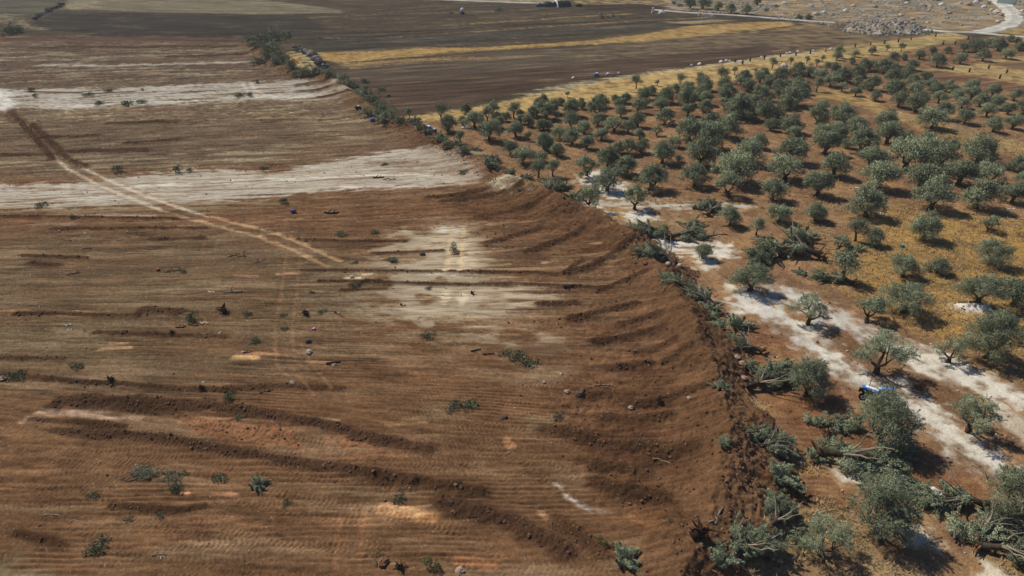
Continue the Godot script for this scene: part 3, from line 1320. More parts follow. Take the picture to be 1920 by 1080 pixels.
func make_container(c: Array) -> void:
	var o := thing("pale_container", "pale mint container at the outer side of the road bend", "container", c[0], c[1], -0.75)
	var s := Shape.new()
	box(s, Vector3(0, 1.1, 0), Vector3(5.6, 2.2, 2.2), 0.04, Color(0.72, 0.79, 0.75))
	part("body", s.done(), mat_tinted("plastic", 0.45), o)
	for i in 13:
		var q := Shape.new()
		box(q, Vector3(-2.6 + i * 0.433, 1.1, 1.12), Vector3(0.16, 2.0, 0.06), 0.015, Color(0.70, 0.77, 0.73))
		part("rib", q.done(), mat_tinted("plastic", 0.45), o)
	var l := Shape.new()
	box(l, Vector3(0, 2.26, 0), Vector3(5.7, 0.1, 2.3), 0.02, Color(0.80, 0.85, 0.81))
	part("lid", l.done(), mat_tinted("plastic", 0.45), o)

func make_stone_wall(label: String, a: Array, size: float, n: int) -> void:
	var p := to_points(a)
	var o := thing("stone_wall", label, "stone wall", p[0].x, p[0].y)
	var r := RandomNumberGenerator.new()
	r.seed = n
	var cv := Curve2D.new()
	for q in p:
		cv.add_point(q)
	var kinds := [stone_mesh(601, Color(0.33, 0.32, 0.30)), stone_mesh(602, Color(0.26, 0.255, 0.25)), stone_mesh(603, Color(0.45, 0.43, 0.40))]
	for i in n:
		var q := cv.sample_baked(cv.get_baked_length() * (i + 0.5) / n) + Vector2(r.randf_range(-0.5, 0.5), r.randf_range(-0.5, 0.5))
		var z := size * r.randf_range(0.8, 1.7)
		part("stone", kinds[r.randi() % 3], mat_tinted("stone"), o, Vector3(q.x - p[0].x, ground_y(q.x, q.y) - ground_y(p[0].x, p[0].y) + (0.5 * size if i % 3 == 0 else 0.0) - 0.1, -(q.y - p[0].y)), Vector3(0, r.randf() * 6.0, 0))
		o.get_child(o.get_child_count() - 1).scale = Vector3(z * 1.3, z, z)

# ------------------------------------------------------------------ the blue tractor, front along +x
func make_tractor(c: Array, turn: float) -> void:
	var o := thing("farm_tractor", "blue open farm tractor with white hood parked behind the dense olive tree", "tractor", c[0], c[1], turn, 0.62)
	var blue := Color(0.22, 0.47, 0.78)
	var black := Color(0.06, 0.06, 0.065)
	var paint_m := mat_tinted("tractor paint", 0.5)
	var rubber := mat_tinted("rubber", 0.85)
	var s := Shape.new()
	box(s, Vector3(0.95, 1.22, 0), Vector3(1.75, 0.5, 0.62), 0.09, blue, 0.86)
	part("hood", s.done(), paint_m, o)
	s = Shape.new()
	box(s, Vector3(0.85, 1.478, 0), Vector3(1.35, 0.03, 0.44), 0.012, Color(0.86, 0.89, 0.93), 0.9)
	part("hood_panel", s.done(), paint_m, o)
	s = Shape.new()
	box(s, Vector3(1.83, 1.18, 0), Vector3(0.06, 0.4, 0.44), 0.02, black)
	part("grille", s.done(), rubber, o)
	for z in [-0.2, 0.2]:
		s = Shape.new()
		lathe(s, Vector3.ZERO, [[0.0, 0.03], [0.075, 0.02], [0.085, -0.03]], 12, Color(0.85, 0.87, 0.85))
		part("headlight", s.done(), paint_m, o, Vector3(1.86, 1.26, z), Vector3(0, PI / 2, 0))
	s = Shape.new()
	box(s, Vector3(0.75, 0.82, 0), Vector3(1.9, 0.42, 0.46), 0.05, Color(0.13, 0.14, 0.16))
	box(s, Vector3(-0.55, 0.85, 0), Vector3(1.0, 0.5, 0.55), 0.06, Color(0.11, 0.2, 0.36))
	part("chassis", s.done(), rubber, o)
	s = Shape.new()
	box(s, Vector3(1.45, 0.5, 0), Vector3(0.2, 0.16, 1.3), 0.04, Color(0.11, 0.2, 0.36))
	part("front_axle", s.done(), rubber, o)
	s = Shape.new()
	box(s, Vector3(-0.75, 0.78, 0), Vector3(0.26, 0.26, 1.3), 0.06, Color(0.11, 0.2, 0.36))
	part("rear_axle", s.done(), rubber, o)
	s = Shape.new()
	box(s, Vector3(1.98, 0.78, 0), Vector3(0.22, 0.34, 0.6), 0.04, black)
	part("front_weight", s.done(), rubber, o)
	for z in [-1.0, 1.0]:
		var f: Node3D = part("front_wheel", null, null, o, Vector3(1.45, 0.46, z * 0.74))
		wheel(f, 0.46, 0.26, z)
		var b: Node3D = part("rear_wheel", null, null, o, Vector3(-0.75, 0.74, z * 0.78))
		wheel(b, 0.74, 0.42, z)
		s = Shape.new()
		var n := 7
		var prev := PackedVector3Array()
		for i in n + 1:
			var a := lerpf(0.25, 2.75, float(i) / n)
			var ring := PackedVector3Array([Vector3(cos(a) * 0.86, sin(a) * 0.86, 0.30), Vector3(cos(a) * 0.86, sin(a) * 0.86, -0.22), Vector3(cos(a) * 0.80, sin(a) * 0.80, -0.22), Vector3(cos(a) * 0.80, sin(a) * 0.80, 0.30)])
			if i > 0:
				for k in 4:
					var k2 := (k + 1) % 4
					var mid := (ring[k] + ring[k2] + prev[k] + prev[k2]) * 0.25
					var ctr := (ring[0] + ring[2] + prev[0] + prev[2]) * 0.25
					s.face(prev[k], ring[k], ring[k2], blue, mid - ctr)
					s.face(prev[k], ring[k2], prev[k2], blue, mid - ctr)
			prev = ring
		part("fender", s.done(), paint_m, o, Vector3(-0.75, 0.74, z * 0.74), Vector3(0, PI if z < 0 else 0.0, 0) if false else Vector3.ZERO)
	s = Shape.new()
	box(s, Vector3(-0.62, 1.22, 0), Vector3(0.46, 0.12, 0.46), 0.04, black)
	part("seat", s.done(), rubber, o)
	s = Shape.new()
	box(s, Vector3(-0.86, 1.47, 0), Vector3(0.1, 0.42, 0.44), 0.035, black)
	part("backrest", s.done(), rubber, o)
	s = Shape.new()
	box(s, Vector3(-0.2, 0.98, 0), Vector3(0.7, 0.05, 0.95), 0.015, Color(0.16, 0.16, 0.17))
	part("foot_plate", s.done(), rubber, o)
	var r := RandomNumberGenerator.new()
	r.seed = 2
	s = Shape.new()
	tube(s, PackedVector3Array([Vector3(0.06, 1.2, 0), Vector3(-0.1, 1.4, 0), Vector3(-0.2, 1.54, 0)]), taper(2, 0.03, 0.03), 6, black, r, 0.0)
	part("steering_column", s.done(), rubber, o)
	s = Shape.new()
	var loop := PackedVector3Array()
	for i in 17:
		var a := TAU_ * i / 16
		loop.append(Vector3(-0.21 + sin(a) * 0.1, 1.55 + sin(a) * 0.13, cos(a) * 0.2))
	tube(s, loop, taper(16, 0.018, 0.018), 5, black, r, 0.0)
	part("steering_wheel", s.done(), rubber, o)
	s = Shape.new()
	var hoop := PackedVector3Array([Vector3(-1.05, 0.95, -0.5), Vector3(-1.08, 2.1, -0.5), Vector3(-1.08, 2.32, -0.38), Vector3(-1.08, 2.32, 0.38), Vector3(-1.08, 2.1, 0.5), Vector3(-1.05, 0.95, 0.5)])
	tube(s, hoop, taper(5, 0.04, 0.04), 6, black, r, 0.0)
	part("roll_bar", s.done(), rubber, o)
	s = Shape.new()
	tube(s, PackedVector3Array([Vector3(1.2, 1.4, 0.2), Vector3(1.2, 1.8, 0.2), Vector3(1.2, 2.25, 0.2), Vector3(1.12, 2.4, 0.2)]), taper(3, 0.04, 0.03), 8, black, r, 0.0)
	part("exhaust_pipe", s.done(), rubber, o)
	s = Shape.new()
	box(s, Vector3(-1.25, 0.55, 0), Vector3(0.5, 0.08, 0.7), 0.02, Color(0.12, 0.12, 0.13))
	part("hitch", s.done(), rubber, o)

func wheel(at: Node3D, radius: float, width: float, side: float) -> void:
	var h := width * 0.5
	var s := Shape.new()
	lathe(s, Vector3.ZERO, [[radius * 0.58, -h * 0.8], [radius * 0.86, -h], [radius, -h * 0.7], [radius, h * 0.7], [radius * 0.86, h], [radius * 0.58, h * 0.8]], 36, Color(0.055, 0.055, 0.06), radius * 0.045)
	part("tyre", s.done(), mat_tinted("rubber", 0.85), at)
	s = Shape.new()
	lathe(s, Vector3.ZERO, [[0.0, -h * 0.35], [radius * 0.5, -h * 0.35], [radius * 0.6, -h * 0.8], [radius * 0.6, h * 0.8], [radius * 0.5, h * 0.35], [0.0, h * 0.35]], 24, Color(0.80, 0.82, 0.83))
	part("rim", s.done(), mat_tinted("tractor paint", 0.5), at)
	s = Shape.new()
	lathe(s, Vector3(0, 0, side * h * 0.3), [[radius * 0.2, -0.05], [radius * 0.2, 0.05], [0.0, 0.05]] if side > 0 else [[0.0, -0.05], [radius * 0.2, -0.05], [radius * 0.2, 0.05]], 12, Color(0.35, 0.36, 0.38))
	part("hub", s.done(), mat_tinted("tractor paint", 0.5), at)

# ------------------------------------------------------------------ uncountable things: clods, pebbles, dry grass
func scatter_stuff() -> void:
	var r := RandomNumberGenerator.new()
	r.seed = 707
	var clod_t: Array = []
	var clod_c: Array = []
	var grass_t: Array = []
	var grass_c: Array = []
	var peb_t: Array = []
	var peb_c: Array = []
	for b: Band in bands.slice(1, 4):
		var n := b.nx * b.nd
		var share := b.cell * b.cell
		for at in n:
			var kind: int = b.mat[at]
			if kind == 0 and r.randf() > 0.02:
				continue
			var i := at % b.nx
			var x := b.xs[i]
			var d := b.ds[at / b.nx]
			if absf(x) > d * 0.86 + 14.0:
				continue
			var rnd := r.randf()
			var p := Vector3(x + r.randf_range(-0.5, 0.5) * b.cell, b.hgt[at], -d + r.randf_range(-0.5, 0.5) * b.cell)
			if kind == 4 and rnd < share * 34.0 or kind == 6 and rnd < share * 9.0:
				var z := pow(r.randf(), 7.0) * 0.2 + 0.04
				clod_t.append(Transform3D(Basis(unit(r), r.randf() * 6.0).scaled(Vector3.ONE * z), p))
				var v := r.randf_range(0.7, 1.35)
				clod_c.append(Color(0.15 * v, 0.085 * v, 0.048 * v))
			elif kind == 1 and rnd < share * (22.0 if b.cell < 0.19 else 9.0):
				var z := r.randf_range(0.6, 1.3) * (1.0 if b.cell < 0.19 else 1.15)
				grass_t.append(Transform3D(Basis(Vector3.UP, r.randf() * 6.0).scaled(Vector3(z, z * r.randf_range(0.6, 1.1), z)), p))
				var v := r.randf_range(0.7, 1.25)
				grass_c.append(Color(0.34 * v, 0.24 * v, 0.125 * v))
			elif kind == 3 and rnd < share * 4.0 or kind == 0 and rnd < share * 8.0 or kind == 2 and rnd < share * 0.5:
				if kind == 3 and r.randf() < 0.35:
					var z := r.randf_range(0.5, 1.0)
					grass_t.append(Transform3D(Basis(Vector3.UP, r.randf() * 6.0).scaled(Vector3(z, z * 0.7, z)), p))
					var v := r.randf_range(0.7, 1.2)
					grass_c.append(Color(0.33 * v, 0.21 * v, 0.095 * v))
				else:
					var z := pow(r.randf(), 5.0) * 0.2 + 0.045
					peb_t.append(Transform3D(Basis(unit(r), r.randf() * 6.0).scaled(Vector3.ONE * z), p))
					var v := r.randf_range(0.6, 1.1)
					var w := r.randf()
					peb_c.append(Color(0.48 * v, 0.40 * v, 0.33 * v) if w < 0.5 else Color(0.13 * v, 0.07 * v, 0.04 * v))
	print("clods ", clod_t.size(), " grass ", grass_t.size(), " pebbles ", peb_t.size())
	multi("earth_clods", stone_mesh(701, Color(1, 1, 1), 0.85, 0.4), mat_rock(), clod_t, clod_c, self, "loose clods of damp red earth along the bank and ridges", "clods")
	multi("small_stones", stone_mesh(702, Color(1, 1, 1), 0.75, 0.35), mat_rock(), peb_t, peb_c, self, "small stones and crumbs of soil strewn over field and grove", "stones")
	var s := Shape.new()
	for k in 7:
		var a := r.randf() * TAU_
		var base := Vector3(cos(a) * 0.12 * r.randf(), -0.02, sin(a) * 0.12 * r.randf())
		var tip := base + Vector3(cos(a) * 0.16, r.randf_range(0.12, 0.28), sin(a) * 0.16)
		var w := Vector3(-sin(a), 0, cos(a)) * 0.022
		var nn := Vector3(cos(a) * -0.3, 1, sin(a) * -0.3).normalized()
		s.tri(base - w, tip, base + w, nn, nn, nn, Color(1, 1, 1))
	multi("dry_grass", s.done(), mat_rock(), grass_t, grass_c, self, "dry golden grass under and between the olive trees", "grass")

func _ready() -> void:
	rng.seed = 7
	var cam := Camera3D.new()
	cam.name = "camera"
	cam.fov = 45.75
	cam.near = 0.5
	cam.far = 4000.0
	add_child(cam)
	cam.position = Vector3(0, 30, 0)
	cam.rotation = Vector3(-deg_to_rad(29.017), 0, 0)
	cam.current = true
	var env := Environment.new()
	env.background_mode = Environment.BG_SKY
	var sky_mat := ProceduralSkyMaterial.new()
	sky_mat.sky_top_color = Color(0.34, 0.47, 0.70)
	sky_mat.sky_horizon_color = Color(0.66, 0.72, 0.78)
	sky_mat.sky_curve = 0.12
	sky_mat.ground_bottom_color = Color(0.35, 0.29, 0.23)
	sky_mat.ground_horizon_color = Color(0.60, 0.60, 0.58)
	sky_mat.sun_angle_max = 8.0
	var sky := Sky.new()
	sky.sky_material = sky_mat
	env.sky = sky
	env.background_energy_multiplier = 0.55
	env.tonemap_mode = Environment.TONE_MAPPER_LINEAR
	env.tonemap_exposure = 1.15
	env.fog_enabled = true
	env.fog_density = 0.0003
	env.fog_light_color = Color(0.80, 0.80, 0.77)
	env.sdfgi_enabled = true
	env.ssao_enabled = true
	env.ssil_enabled = true
	var we := WorldEnvironment.new()
	we.name = "world_environment"
	we.environment = env
	add_child(we)
	var sun := DirectionalLight3D.new()
	sun.name = "sun"
	sun.light_energy = 1.3
	sun.light_color = Color(1.0, 0.98, 0.94)
	sun.light_angular_distance = 0.5
	sun.shadow_enabled = true
	add_child(sun)
	sun.look_at_from_position(Vector3.ZERO, Vector3(1.5, -2.2, 1.15))

	nz_a.seed = 11
	nz_a.frequency = 0.1
	nz_a.fractal_octaves = 4
	nz_b.seed = 23
	nz_b.frequency = 0.16
	nz_b.fractal_octaves = 3
	nz_f.seed = 37
	nz_f.frequency = 1.0
	nz_f.fractal_octaves = 3

	var t0 := Time.get_ticks_msec()
	new_band(-160.0, 19.0, 60.0, 2.0, 2.0)
	new_band(19.0, 40.0, 36.0, 0.075, 0.075)
	new_band(40.0, 64.0, 50.0, 0.115, 0.12)
	new_band(64.0, 110.0, 84.0, 0.2, 0.2)
	new_band(110.0, 180.0, 136.0, 0.42, 0.4)
	new_band(180.0, 330.0, 236.0, 0.9, 1.0)
	new_band(330.0, 1500.0, 400.0, 8.0, 4.0, 1.12)
	area([-265.87, 192.59, -138.38, 194.35, -74.95, 194.35, -48.66, 161.43, -33.27, 135.53, -23.17, 113.79, -17.99, 105.83, -7.92, 112.12, 36.45, 140.28, 143.19, 201.68, 316.92, 222.48, 1109.23, 820.27, -1063.49, 820.27], Color(0.318, 0.276, 0.224), 1, 1.5, 0, 5)   # far plain of ploughed plots
	area([-18.35, 108.27, -9.85, 94.21, -5.84, 90.2, -2, 80.86, 1.57, 75.5, 4.81, 71.46, 8.07, 67.75, 11.53, 63.7, 13.25, 59.44, 14.21, 55.09, 14.7, 48.57, 15.34, 42.44, 15.65, 38.54, 14.57, 35.13, 13.07, 31.18, 11.69, 27.8, 9.92, 24.86, 8.47, 23.37, 5.6, 17.52, 47.61, 17.52, 304.28, 201.68, 137.22, 192.59, 37.63, 145.34, -8.02, 113.79], Color(0.551, 0.424, 0.311), 1, 0.5, 0, 3)   # land right of the berm
	tilt_now = -0.3
	area([-57.18, 192.59, 5.97, 201.68, 73.89, 240.87, 92.63, 234.43, 54.25, 216.92, 5.67, 190.86, -34.04, 175.02, -47.72, 172.14], Color(0.264, 0.240, 0.209), 0.9, 1.5, 0, 5)   # dark plot
	area([-49.78, 180.28, -23.06, 194.35, 38.3, 216.92, 61.03, 224.78, 45.64, 213.7, 5.81, 196.13, -27.44, 184.22, -47.5, 176.49], Color(0.318, 0.296, 0.255), 0.8, 1, 0, 5)   # grey plot
	area([-35.35, 135.53, 4.6, 151.87, 60.38, 184.22, 105.78, 192.59, 114.84, 196.13, 78.56, 175.02, 39.14, 151.87, 4.1, 133.25, -18.82, 111.46, -25.03, 119.08], Color(0.334, 0.268, 0.222), 0.9, 1.5, 0, 5)   # dark brown plot
	area([-37.86, 156.51, -7.48, 165.96, 49.63, 197.04, 95.74, 216.92, 105.78, 192.59, 43.52, 170.73, -6.64, 145.34, -33.27, 135.53], Color(0.365, 0.316, 0.267), 0.8, 2, 0, 5)   # brown plot
	area([-47.36, 170.73, -33.53, 172.14, -21.28, 177.99, -10.56, 176.49, 19.52, 187.48, 35.04, 197.04, 53.5, 213.7, 71.2, 220.22, 84.95, 222.48, 83.4, 213.7, 66.79, 205.55, 45.36, 190.86, 18.91, 181.06, -7.74, 172.14, -20.03, 166.63, -31.63, 161.43, -38.12, 157.72, -43.19, 161.43], Color(0.668, 0.544, 0.339), 0.95, 0.8, 0, 1)   # gold stubble stripe
	area([-39.04, 156.51, -29.09, 160.8, -12.43, 165.3, -2.48, 164.64, 6.26, 166.63, -12.08, 160.17, -25.85, 155.33, -34.31, 150.74], Color(0.644, 0.528, 0.339), 0.85, 1, 1, 1)   # second stubble stripe
	area([-30.76, 156.51, -7.4, 163.99, 33.2, 185.84, 65.63, 201.68, 66.87, 196.13, 31.67, 176.49, -2.38, 157.72, -22.87, 150.74], Color(0.582, 0.512, 0.388), 0.5, 2, 3, -1)   # pale scatter
	area([48.8, 199.8, 73.06, 215.84, 98.02, 222.48, 102.12, 216.92, 78.24, 203.6, 53.33, 194.35], Color(0.683, 0.568, 0.372), 0.7, 1.5, 2, 1)   # gold right
	stroke([-65.21, 190.86, -34.02, 190.86, -14.79, 199.8, 9.36, 211.61, 30.89, 221.34, 54.62, 233.18], Color(0.582, 0.496, 0.323), 0.8, 0.5, 0.7, 3, 1)   # gold edge
	stroke([-67.27, 229.51, -45.05, 236.97, -21.22, 242.2, 7.3, 250.46], Color(0.544, 0.488, 0.339), 0.7, 1.2, 1, 1, 1)   # gold edge
	stroke([-18.97, 214.76, 0, 222.48, 16.9, 230.72, 38.51, 239.56], Color(0.621, 0.512, 0.323), 0.85, 1.4, 1, 1, 1)   # gold edge
	stroke([-11.93, 201.68, 15.81, 214.76, 46.4, 225.94, 62.84, 231.95], Color(0.621, 0.520, 0.339), 0.85, 0.9, 0.8, 1, 1)   # gold edge
	stroke([-10.14, 230.72, 6.93, 236.97, 17.68, 242.2], Color(0.621, 0.496, 0.323), 0.7, 1, 1, 1, 1)   # gold edge
	area([45.31, 220.22, 63.28, 227.12, 69.27, 224.78, 54, 215.84], Color(0.652, 0.568, 0.420), 0.8, 1, 0, 5)   # fawn plot
	stroke([-58.15, 196.13, -24.07, 203.6, 19.42, 220.22, 49.74, 234.43], Color(0.202, 0.184, 0.167), 0.8, 1.1, 0.8, 0, 5)   # dark furrow
	stroke([-37.82, 181.06, 5.72, 192.59, 59.31, 218.01], Color(0.248, 0.224, 0.198), 0.7, 1.2, 1, 0, 5)   # dark furrow
	area([24.78, 262.33, 46.26, 265.47, 55.33, 253.33, 48.24, 244.9, 25.55, 250.46], Color(0.248, 0.208, 0.175), 0.9, 1.5, 0, 5)   # dark mound by the road
	area([20.42, 282.26, 75.56, 282.26, 68.99, 256.27, 46.26, 265.47, 23.13, 265.47], Color(0.668, 0.568, 0.388), 0.8, 2, 2, 1)   # gold by the road
	area([-37.2, 285.86, 20.67, 285.86, 19.49, 268.67, -20.06, 277.01], Color(0.652, 0.600, 0.444), 0.8, 2, 0, 1)   # pale verge
	area([-153.66, 244.9, -110.27, 239.56, -69.31, 236.97, -58.81, 222.48, -49.42, 196.13, -72.9, 192.59, -127.17, 199.8, -143.61, 216.92], Color(0.248, 0.224, 0.198), 0.95, 1.2, 0, 5)   # dark ploughed field
	area([-166.54, 275.31, -178.39, 318.12, -132.32, 342.04, -92.83, 278.74, -58.39, 250.46, -56.59, 242.2, -84.02, 239.56, -111.41, 242.2, -154.93, 253.33], Color(0.485, 0.444, 0.355), 0.95, 1.2, 0, 5)   # olive stubble
	area([-161.89, 265.47, -155.57, 275.31, -144.79, 253.33, -150.77, 247.65], Color(0.613, 0.584, 0.452), 0.7, 2, 2, 1)   # pale stubble corner
	area([-248.72, 297.2, -171.53, 278.74, -157.09, 247.65, -157.81, 234.43, -173.02, 201.68], Color(0.373, 0.352, 0.293), 0.9, 2, 0, 5)   # grey field left
	area([-182.25, 244.9, -156.25, 231.95, -142.94, 215.84, -129.97, 204.57, -136.02, 204.57, -149.99, 216.92, -162.75, 216.92], Color(0.582, 0.544, 0.420), 0.7, 1.5, 2, 1)   # straw verge
	area([-138.38, 194.35, -71.77, 193.46, -63.2, 172.14, -85.12, 172.14, -125.7, 175.02], Color(0.342, 0.280, 0.242), 0.8, 1.5, 0, 5)   # reddish strip
	ridge([-114.35, 195.24, -95.13, 194.35, -75.45, 191.72], 0.7, 1.3, Color(0.225, 0.200, 0.183), 0.7)   # dark bank at the field end
	area([67.49, 189.16, 81.25, 203.6, 93.56, 211.61, 97.15, 205.55, 97.2, 192.59, 108.64, 192.59, 91.84, 181.06, 75.94, 175.02, 63.2, 172.14], Color(0.544, 0.456, 0.331), 0.8, 2, 2, 5)   # tan margin before the rubble
	area([11.44, 169.34, 48.2, 190.86, 81.25, 203.6, 82.91, 192.59, 43.52, 170.73, 16.68, 157.72], Color(0.481, 0.408, 0.307), 0.75, 3, 2, 5)   # tan wash on the brown plot
	area([-37.21, 153.58, -7.4, 163.99, 11.44, 169.34, 9.73, 161.43, -11.67, 154.16, -30.99, 145.34], Color(0.466, 0.392, 0.299), 0.7, 2, 3, 5)   # tan wash
	stroke([-51.46, 192.59, 6.35, 215.84, 78.62, 244.9], Color(0.481, 0.416, 0.323), 0.55, 0.8, 0.8, 3, -1)   # plough lines
	stroke([-45.47, 185.03, 12.22, 207.03, 78.9, 234.43], Color(0.225, 0.200, 0.175), 0.55, 0.8, 0.8, 3, -1)   # plough lines
	stroke([-39.89, 177.99, 17.67, 198.87, 79.17, 224.78], Color(0.419, 0.368, 0.299), 0.55, 0.8, 0.8, 3, -1)   # plough lines
	stroke([-34.69, 171.43, 22.73, 191.29, 79.41, 215.84], Color(0.481, 0.416, 0.323), 0.55, 0.8, 0.8, 3, -1)   # plough lines
	stroke([-29.83, 165.3, 27.44, 184.22, 79.64, 207.53], Color(0.225, 0.200, 0.175), 0.55, 0.8, 0.8, 3, -1)   # plough lines
	stroke([-25.28, 159.55, 31.85, 177.61, 79.85, 199.8], Color(0.419, 0.368, 0.299), 0.55, 0.8, 0.8, 3, -1)   # plough lines
	stroke([-21, 154.16, 35.98, 171.43, 80.05, 192.59], Color(0.481, 0.416, 0.323), 0.55, 0.8, 0.8, 3, -1)   # plough lines
	stroke([-16.98, 149.08, 39.85, 165.63, 80.23, 185.84], Color(0.225, 0.200, 0.175), 0.55, 0.8, 0.8, 3, -1)   # plough lines
	stroke([-13.19, 144.3, 43.49, 160.17, 80.4, 179.51], Color(0.419, 0.368, 0.299), 0.55, 0.8, 0.8, 3, -1)   # plough lines
	stroke([-35.41, 145.34, -7.15, 157.72, 31.43, 175.02], Color(0.233, 0.200, 0.167), 0.6, 0.7, 0.8, 3, -1)   # plough lines
	stroke([-31.86, 138.82, -4.56, 150.19, 34.05, 167.97], Color(0.450, 0.384, 0.299), 0.6, 0.7, 0.8, 3, -1)   # plough lines
	stroke([-28.59, 132.81, -2.19, 143.28, 36.5, 161.43], Color(0.233, 0.200, 0.167), 0.6, 0.7, 0.8, 3, -1)   # plough lines
	stroke([-25.56, 127.24, 0, 136.92, 38.77, 155.33], Color(0.450, 0.384, 0.299), 0.6, 0.7, 0.8, 3, -1)   # plough lines
	stroke([-22.74, 122.07, 2.02, 131.05, 40.89, 149.63], Color(0.233, 0.200, 0.167), 0.6, 0.7, 0.8, 3, -1)   # plough lines
	stroke([-20.13, 117.27, 3.89, 125.61, 42.88, 144.3], Color(0.450, 0.384, 0.299), 0.6, 0.7, 0.8, 3, -1)   # plough lines
	tilt_now = 99.0
	area([-232.44, 188.32, -68.61, 184.22, -44.27, 145.34, -32.29, 131.05, -20.28, 107.04, -12.2, 94.95, -5.84, 90.2, -4.12, 83.79, -23.36, 90.2, -44.29, 86.26, -109.52, 79.93], Color(0.419, 0.356, 0.291), 0.85, 3, 0, 0)   # upper field, greyer
	area([-124.42, 117.27, -31.82, 128.91, -16.73, 105.83, -23.36, 90.2, -44.29, 86.26, -90.59, 80.86], Color(0.637, 0.584, 0.460), 0.85, 2, 3, 0)   # beige streaks
	area([-118.12, 110.49, -43.24, 120.93, -22.3, 108.9, -36.7, 100.14, -101.43, 92.52], Color(0.606, 0.536, 0.404), 0.75, 2, 3, 0)   # tan streaks low
	area([-33.47, 105.83, -16.73, 105.83, -8.2, 92.52, -19.14, 91.12, -32.12, 90.2], Color(0.512, 0.392, 0.291), 0.55, 2.5, 1, 0)   # red wash near the bank
	area([-98.26, 107.35, -39.95, 110.49, -27, 99.6, -49.22, 92.52, -84.67, 90.2], Color(0.280, 0.224, 0.182), 0.75, 2, 3, 0)   # dark streaks
	area([-178.08, 175.02, -64.65, 176.49, -48.69, 145.34, -42.88, 140.28, -68.61, 135.53, -145.8, 140.28], Color(0.357, 0.300, 0.254), 0.7, 2, 0, 0)   # brown upper
	stroke([-103.98, 155.33, -88.68, 154.16, -77.81, 155.92, -66.71, 157.72, -57.82, 158.94], Color(0.744, 0.712, 0.635), 0.9, 1.0, 1.2, 0, 2)   # chalk strip
	area([-149.05, 171.43, -64.16, 175.02, -58.39, 161.43, -137.22, 156.51], Color(0.575, 0.536, 0.436), 0.8, 1.5, 3, 0)   # pale streaks
	area([-133.54, 151.87, -51, 153, -45.31, 141.27, -120.59, 135.53], Color(0.606, 0.560, 0.460), 0.8, 1.5, 3, 0)   # pale streaks
	area([-128.65, 132.81, -97.58, 133.7, -93.38, 131.92, -82.42, 134.15, -70.48, 135.07, -52.2, 139.31, -43.02, 140.77, -33.27, 135.53, -28.56, 128.49, -27.52, 125.21, -32.67, 124.02, -46.69, 122.85, -59.05, 120.56, -75.73, 116.91, -87.37, 117.98, -112.27, 113.79], Color(0.724, 0.696, 0.631), 0.95, 1.0, 1, 2)   # chalk band upper
	area([-80.61, 120.56, -63.25, 123.62, -39.43, 127.65, -31.73, 128.49, -29.24, 126.02, -47.22, 124.41, -62.37, 121.69, -76.34, 117.98, -86.23, 119.08], Color(0.845, 0.812, 0.740), 0.7, 0.8, 1, 2)   # chalk band upper core
	area([-118.79, 133.25, -97.29, 133.25, -87.41, 120.93, -87.19, 117.98, -104.72, 115.5], Color(0.884, 0.863, 0.806), 0.7, 0.8, 0, 2)   # chalk edge left
	area([-95.95, 79.56, -63.33, 79.93, -51.53, 82.6, -44.2, 86.05, -30.81, 85.84, -23.36, 90.2, -18.22, 94.45, -12.96, 94.95, -5.94, 92.05, -3.87, 86.26, -3.66, 80.86, -13.14, 79.56, -20.79, 78.46, -29.12, 76.01, -38.05, 74.66, -44.72, 73.03, -87.56, 71.15], Color(0.776, 0.736, 0.659), 1.0, 1.0, 1, 2)   # chalk band mid
	area([-82.81, 79.56, -53.81, 81.82, -47.32, 79.56, -47.75, 75.33, -78.31, 74.33], Color(0.871, 0.846, 0.781), 0.6, 1, 1, 2)   # chalk band mid left
	area([-81.87, 78.46, -53.29, 80.86, -43.66, 84.8, -30.49, 84.8, -23.11, 89.07, -13.54, 93.48, -5.89, 91.12, -4.04, 81.82, -20.95, 79.19, -39.1, 75.67, -76.91, 72.71], Color(0.704, 0.648, 0.557), 0.55, 2, 0, 2)   # chalk floor
	stroke([-48.63, 79.56, -31.19, 82.6, -16.47, 83.79, -4.83, 84.4], Color(0.915, 0.876, 0.802), 0.8, 0.55, 0.5, 1, 2)   # chalk streak
	stroke([-60.32, 75.33, -50.82, 76.35, -42.56, 77.75], Color(0.915, 0.876, 0.802), 0.6, 0.5, 0.5, 1, 2)   # chalk streak
	stroke([-21.03, 79.56, -10.56, 79.93, -4.66, 80.86], Color(0.897, 0.846, 0.765), 0.8, 0.4, 0.4, 0, 2)   # chalk streak
	area([-77.88, 73.84, -45.07, 74.99, -29.01, 75.67, -24.95, 74.66, -32.39, 71.15, -43.94, 71.46, -75.57, 71.15], Color(0.613, 0.568, 0.452), 0.6, 1.2, 1, 2)   # olive-beige below
	stroke([-48.84, 70.54, -43.03, 70.84, -37.29, 70.69], Color(0.776, 0.712, 0.612), 0.85, 0.5, 0.4, 0, 2)   # chalk scrape
	stroke([-51.95, 68.33, -50.01, 68.47, -48.18, 68.33], Color(0.760, 0.728, 0.667), 0.8, 0.45, 0.4, 0, 2)   # chalk scrape
	area([-19.71, 90.2, -11.68, 90.2, -9.33, 88.41, -14.12, 86.68, -20.01, 87.97], Color(0.497, 0.392, 0.307), 0.7, 0.8, 1, 0)   # brown patch
	area([-9.9, 86.9, -4.2, 85.84, -5.47, 83.39, -10.98, 83.79], Color(0.520, 0.424, 0.339), 0.6, 0.8, 1, 0)   # brown patch
	area([-75.18, 70.69, -32.39, 71.15, -20.33, 76.35, -3.96, 79.93, 0, 71.46, -3.43, 67.05, -12.37, 65.68, -14.55, 59.44, -15.91, 56.13, -60.88, 54.08], Color(0.458, 0.336, 0.242), 0.6, 2, 0, 0)   # red field middle
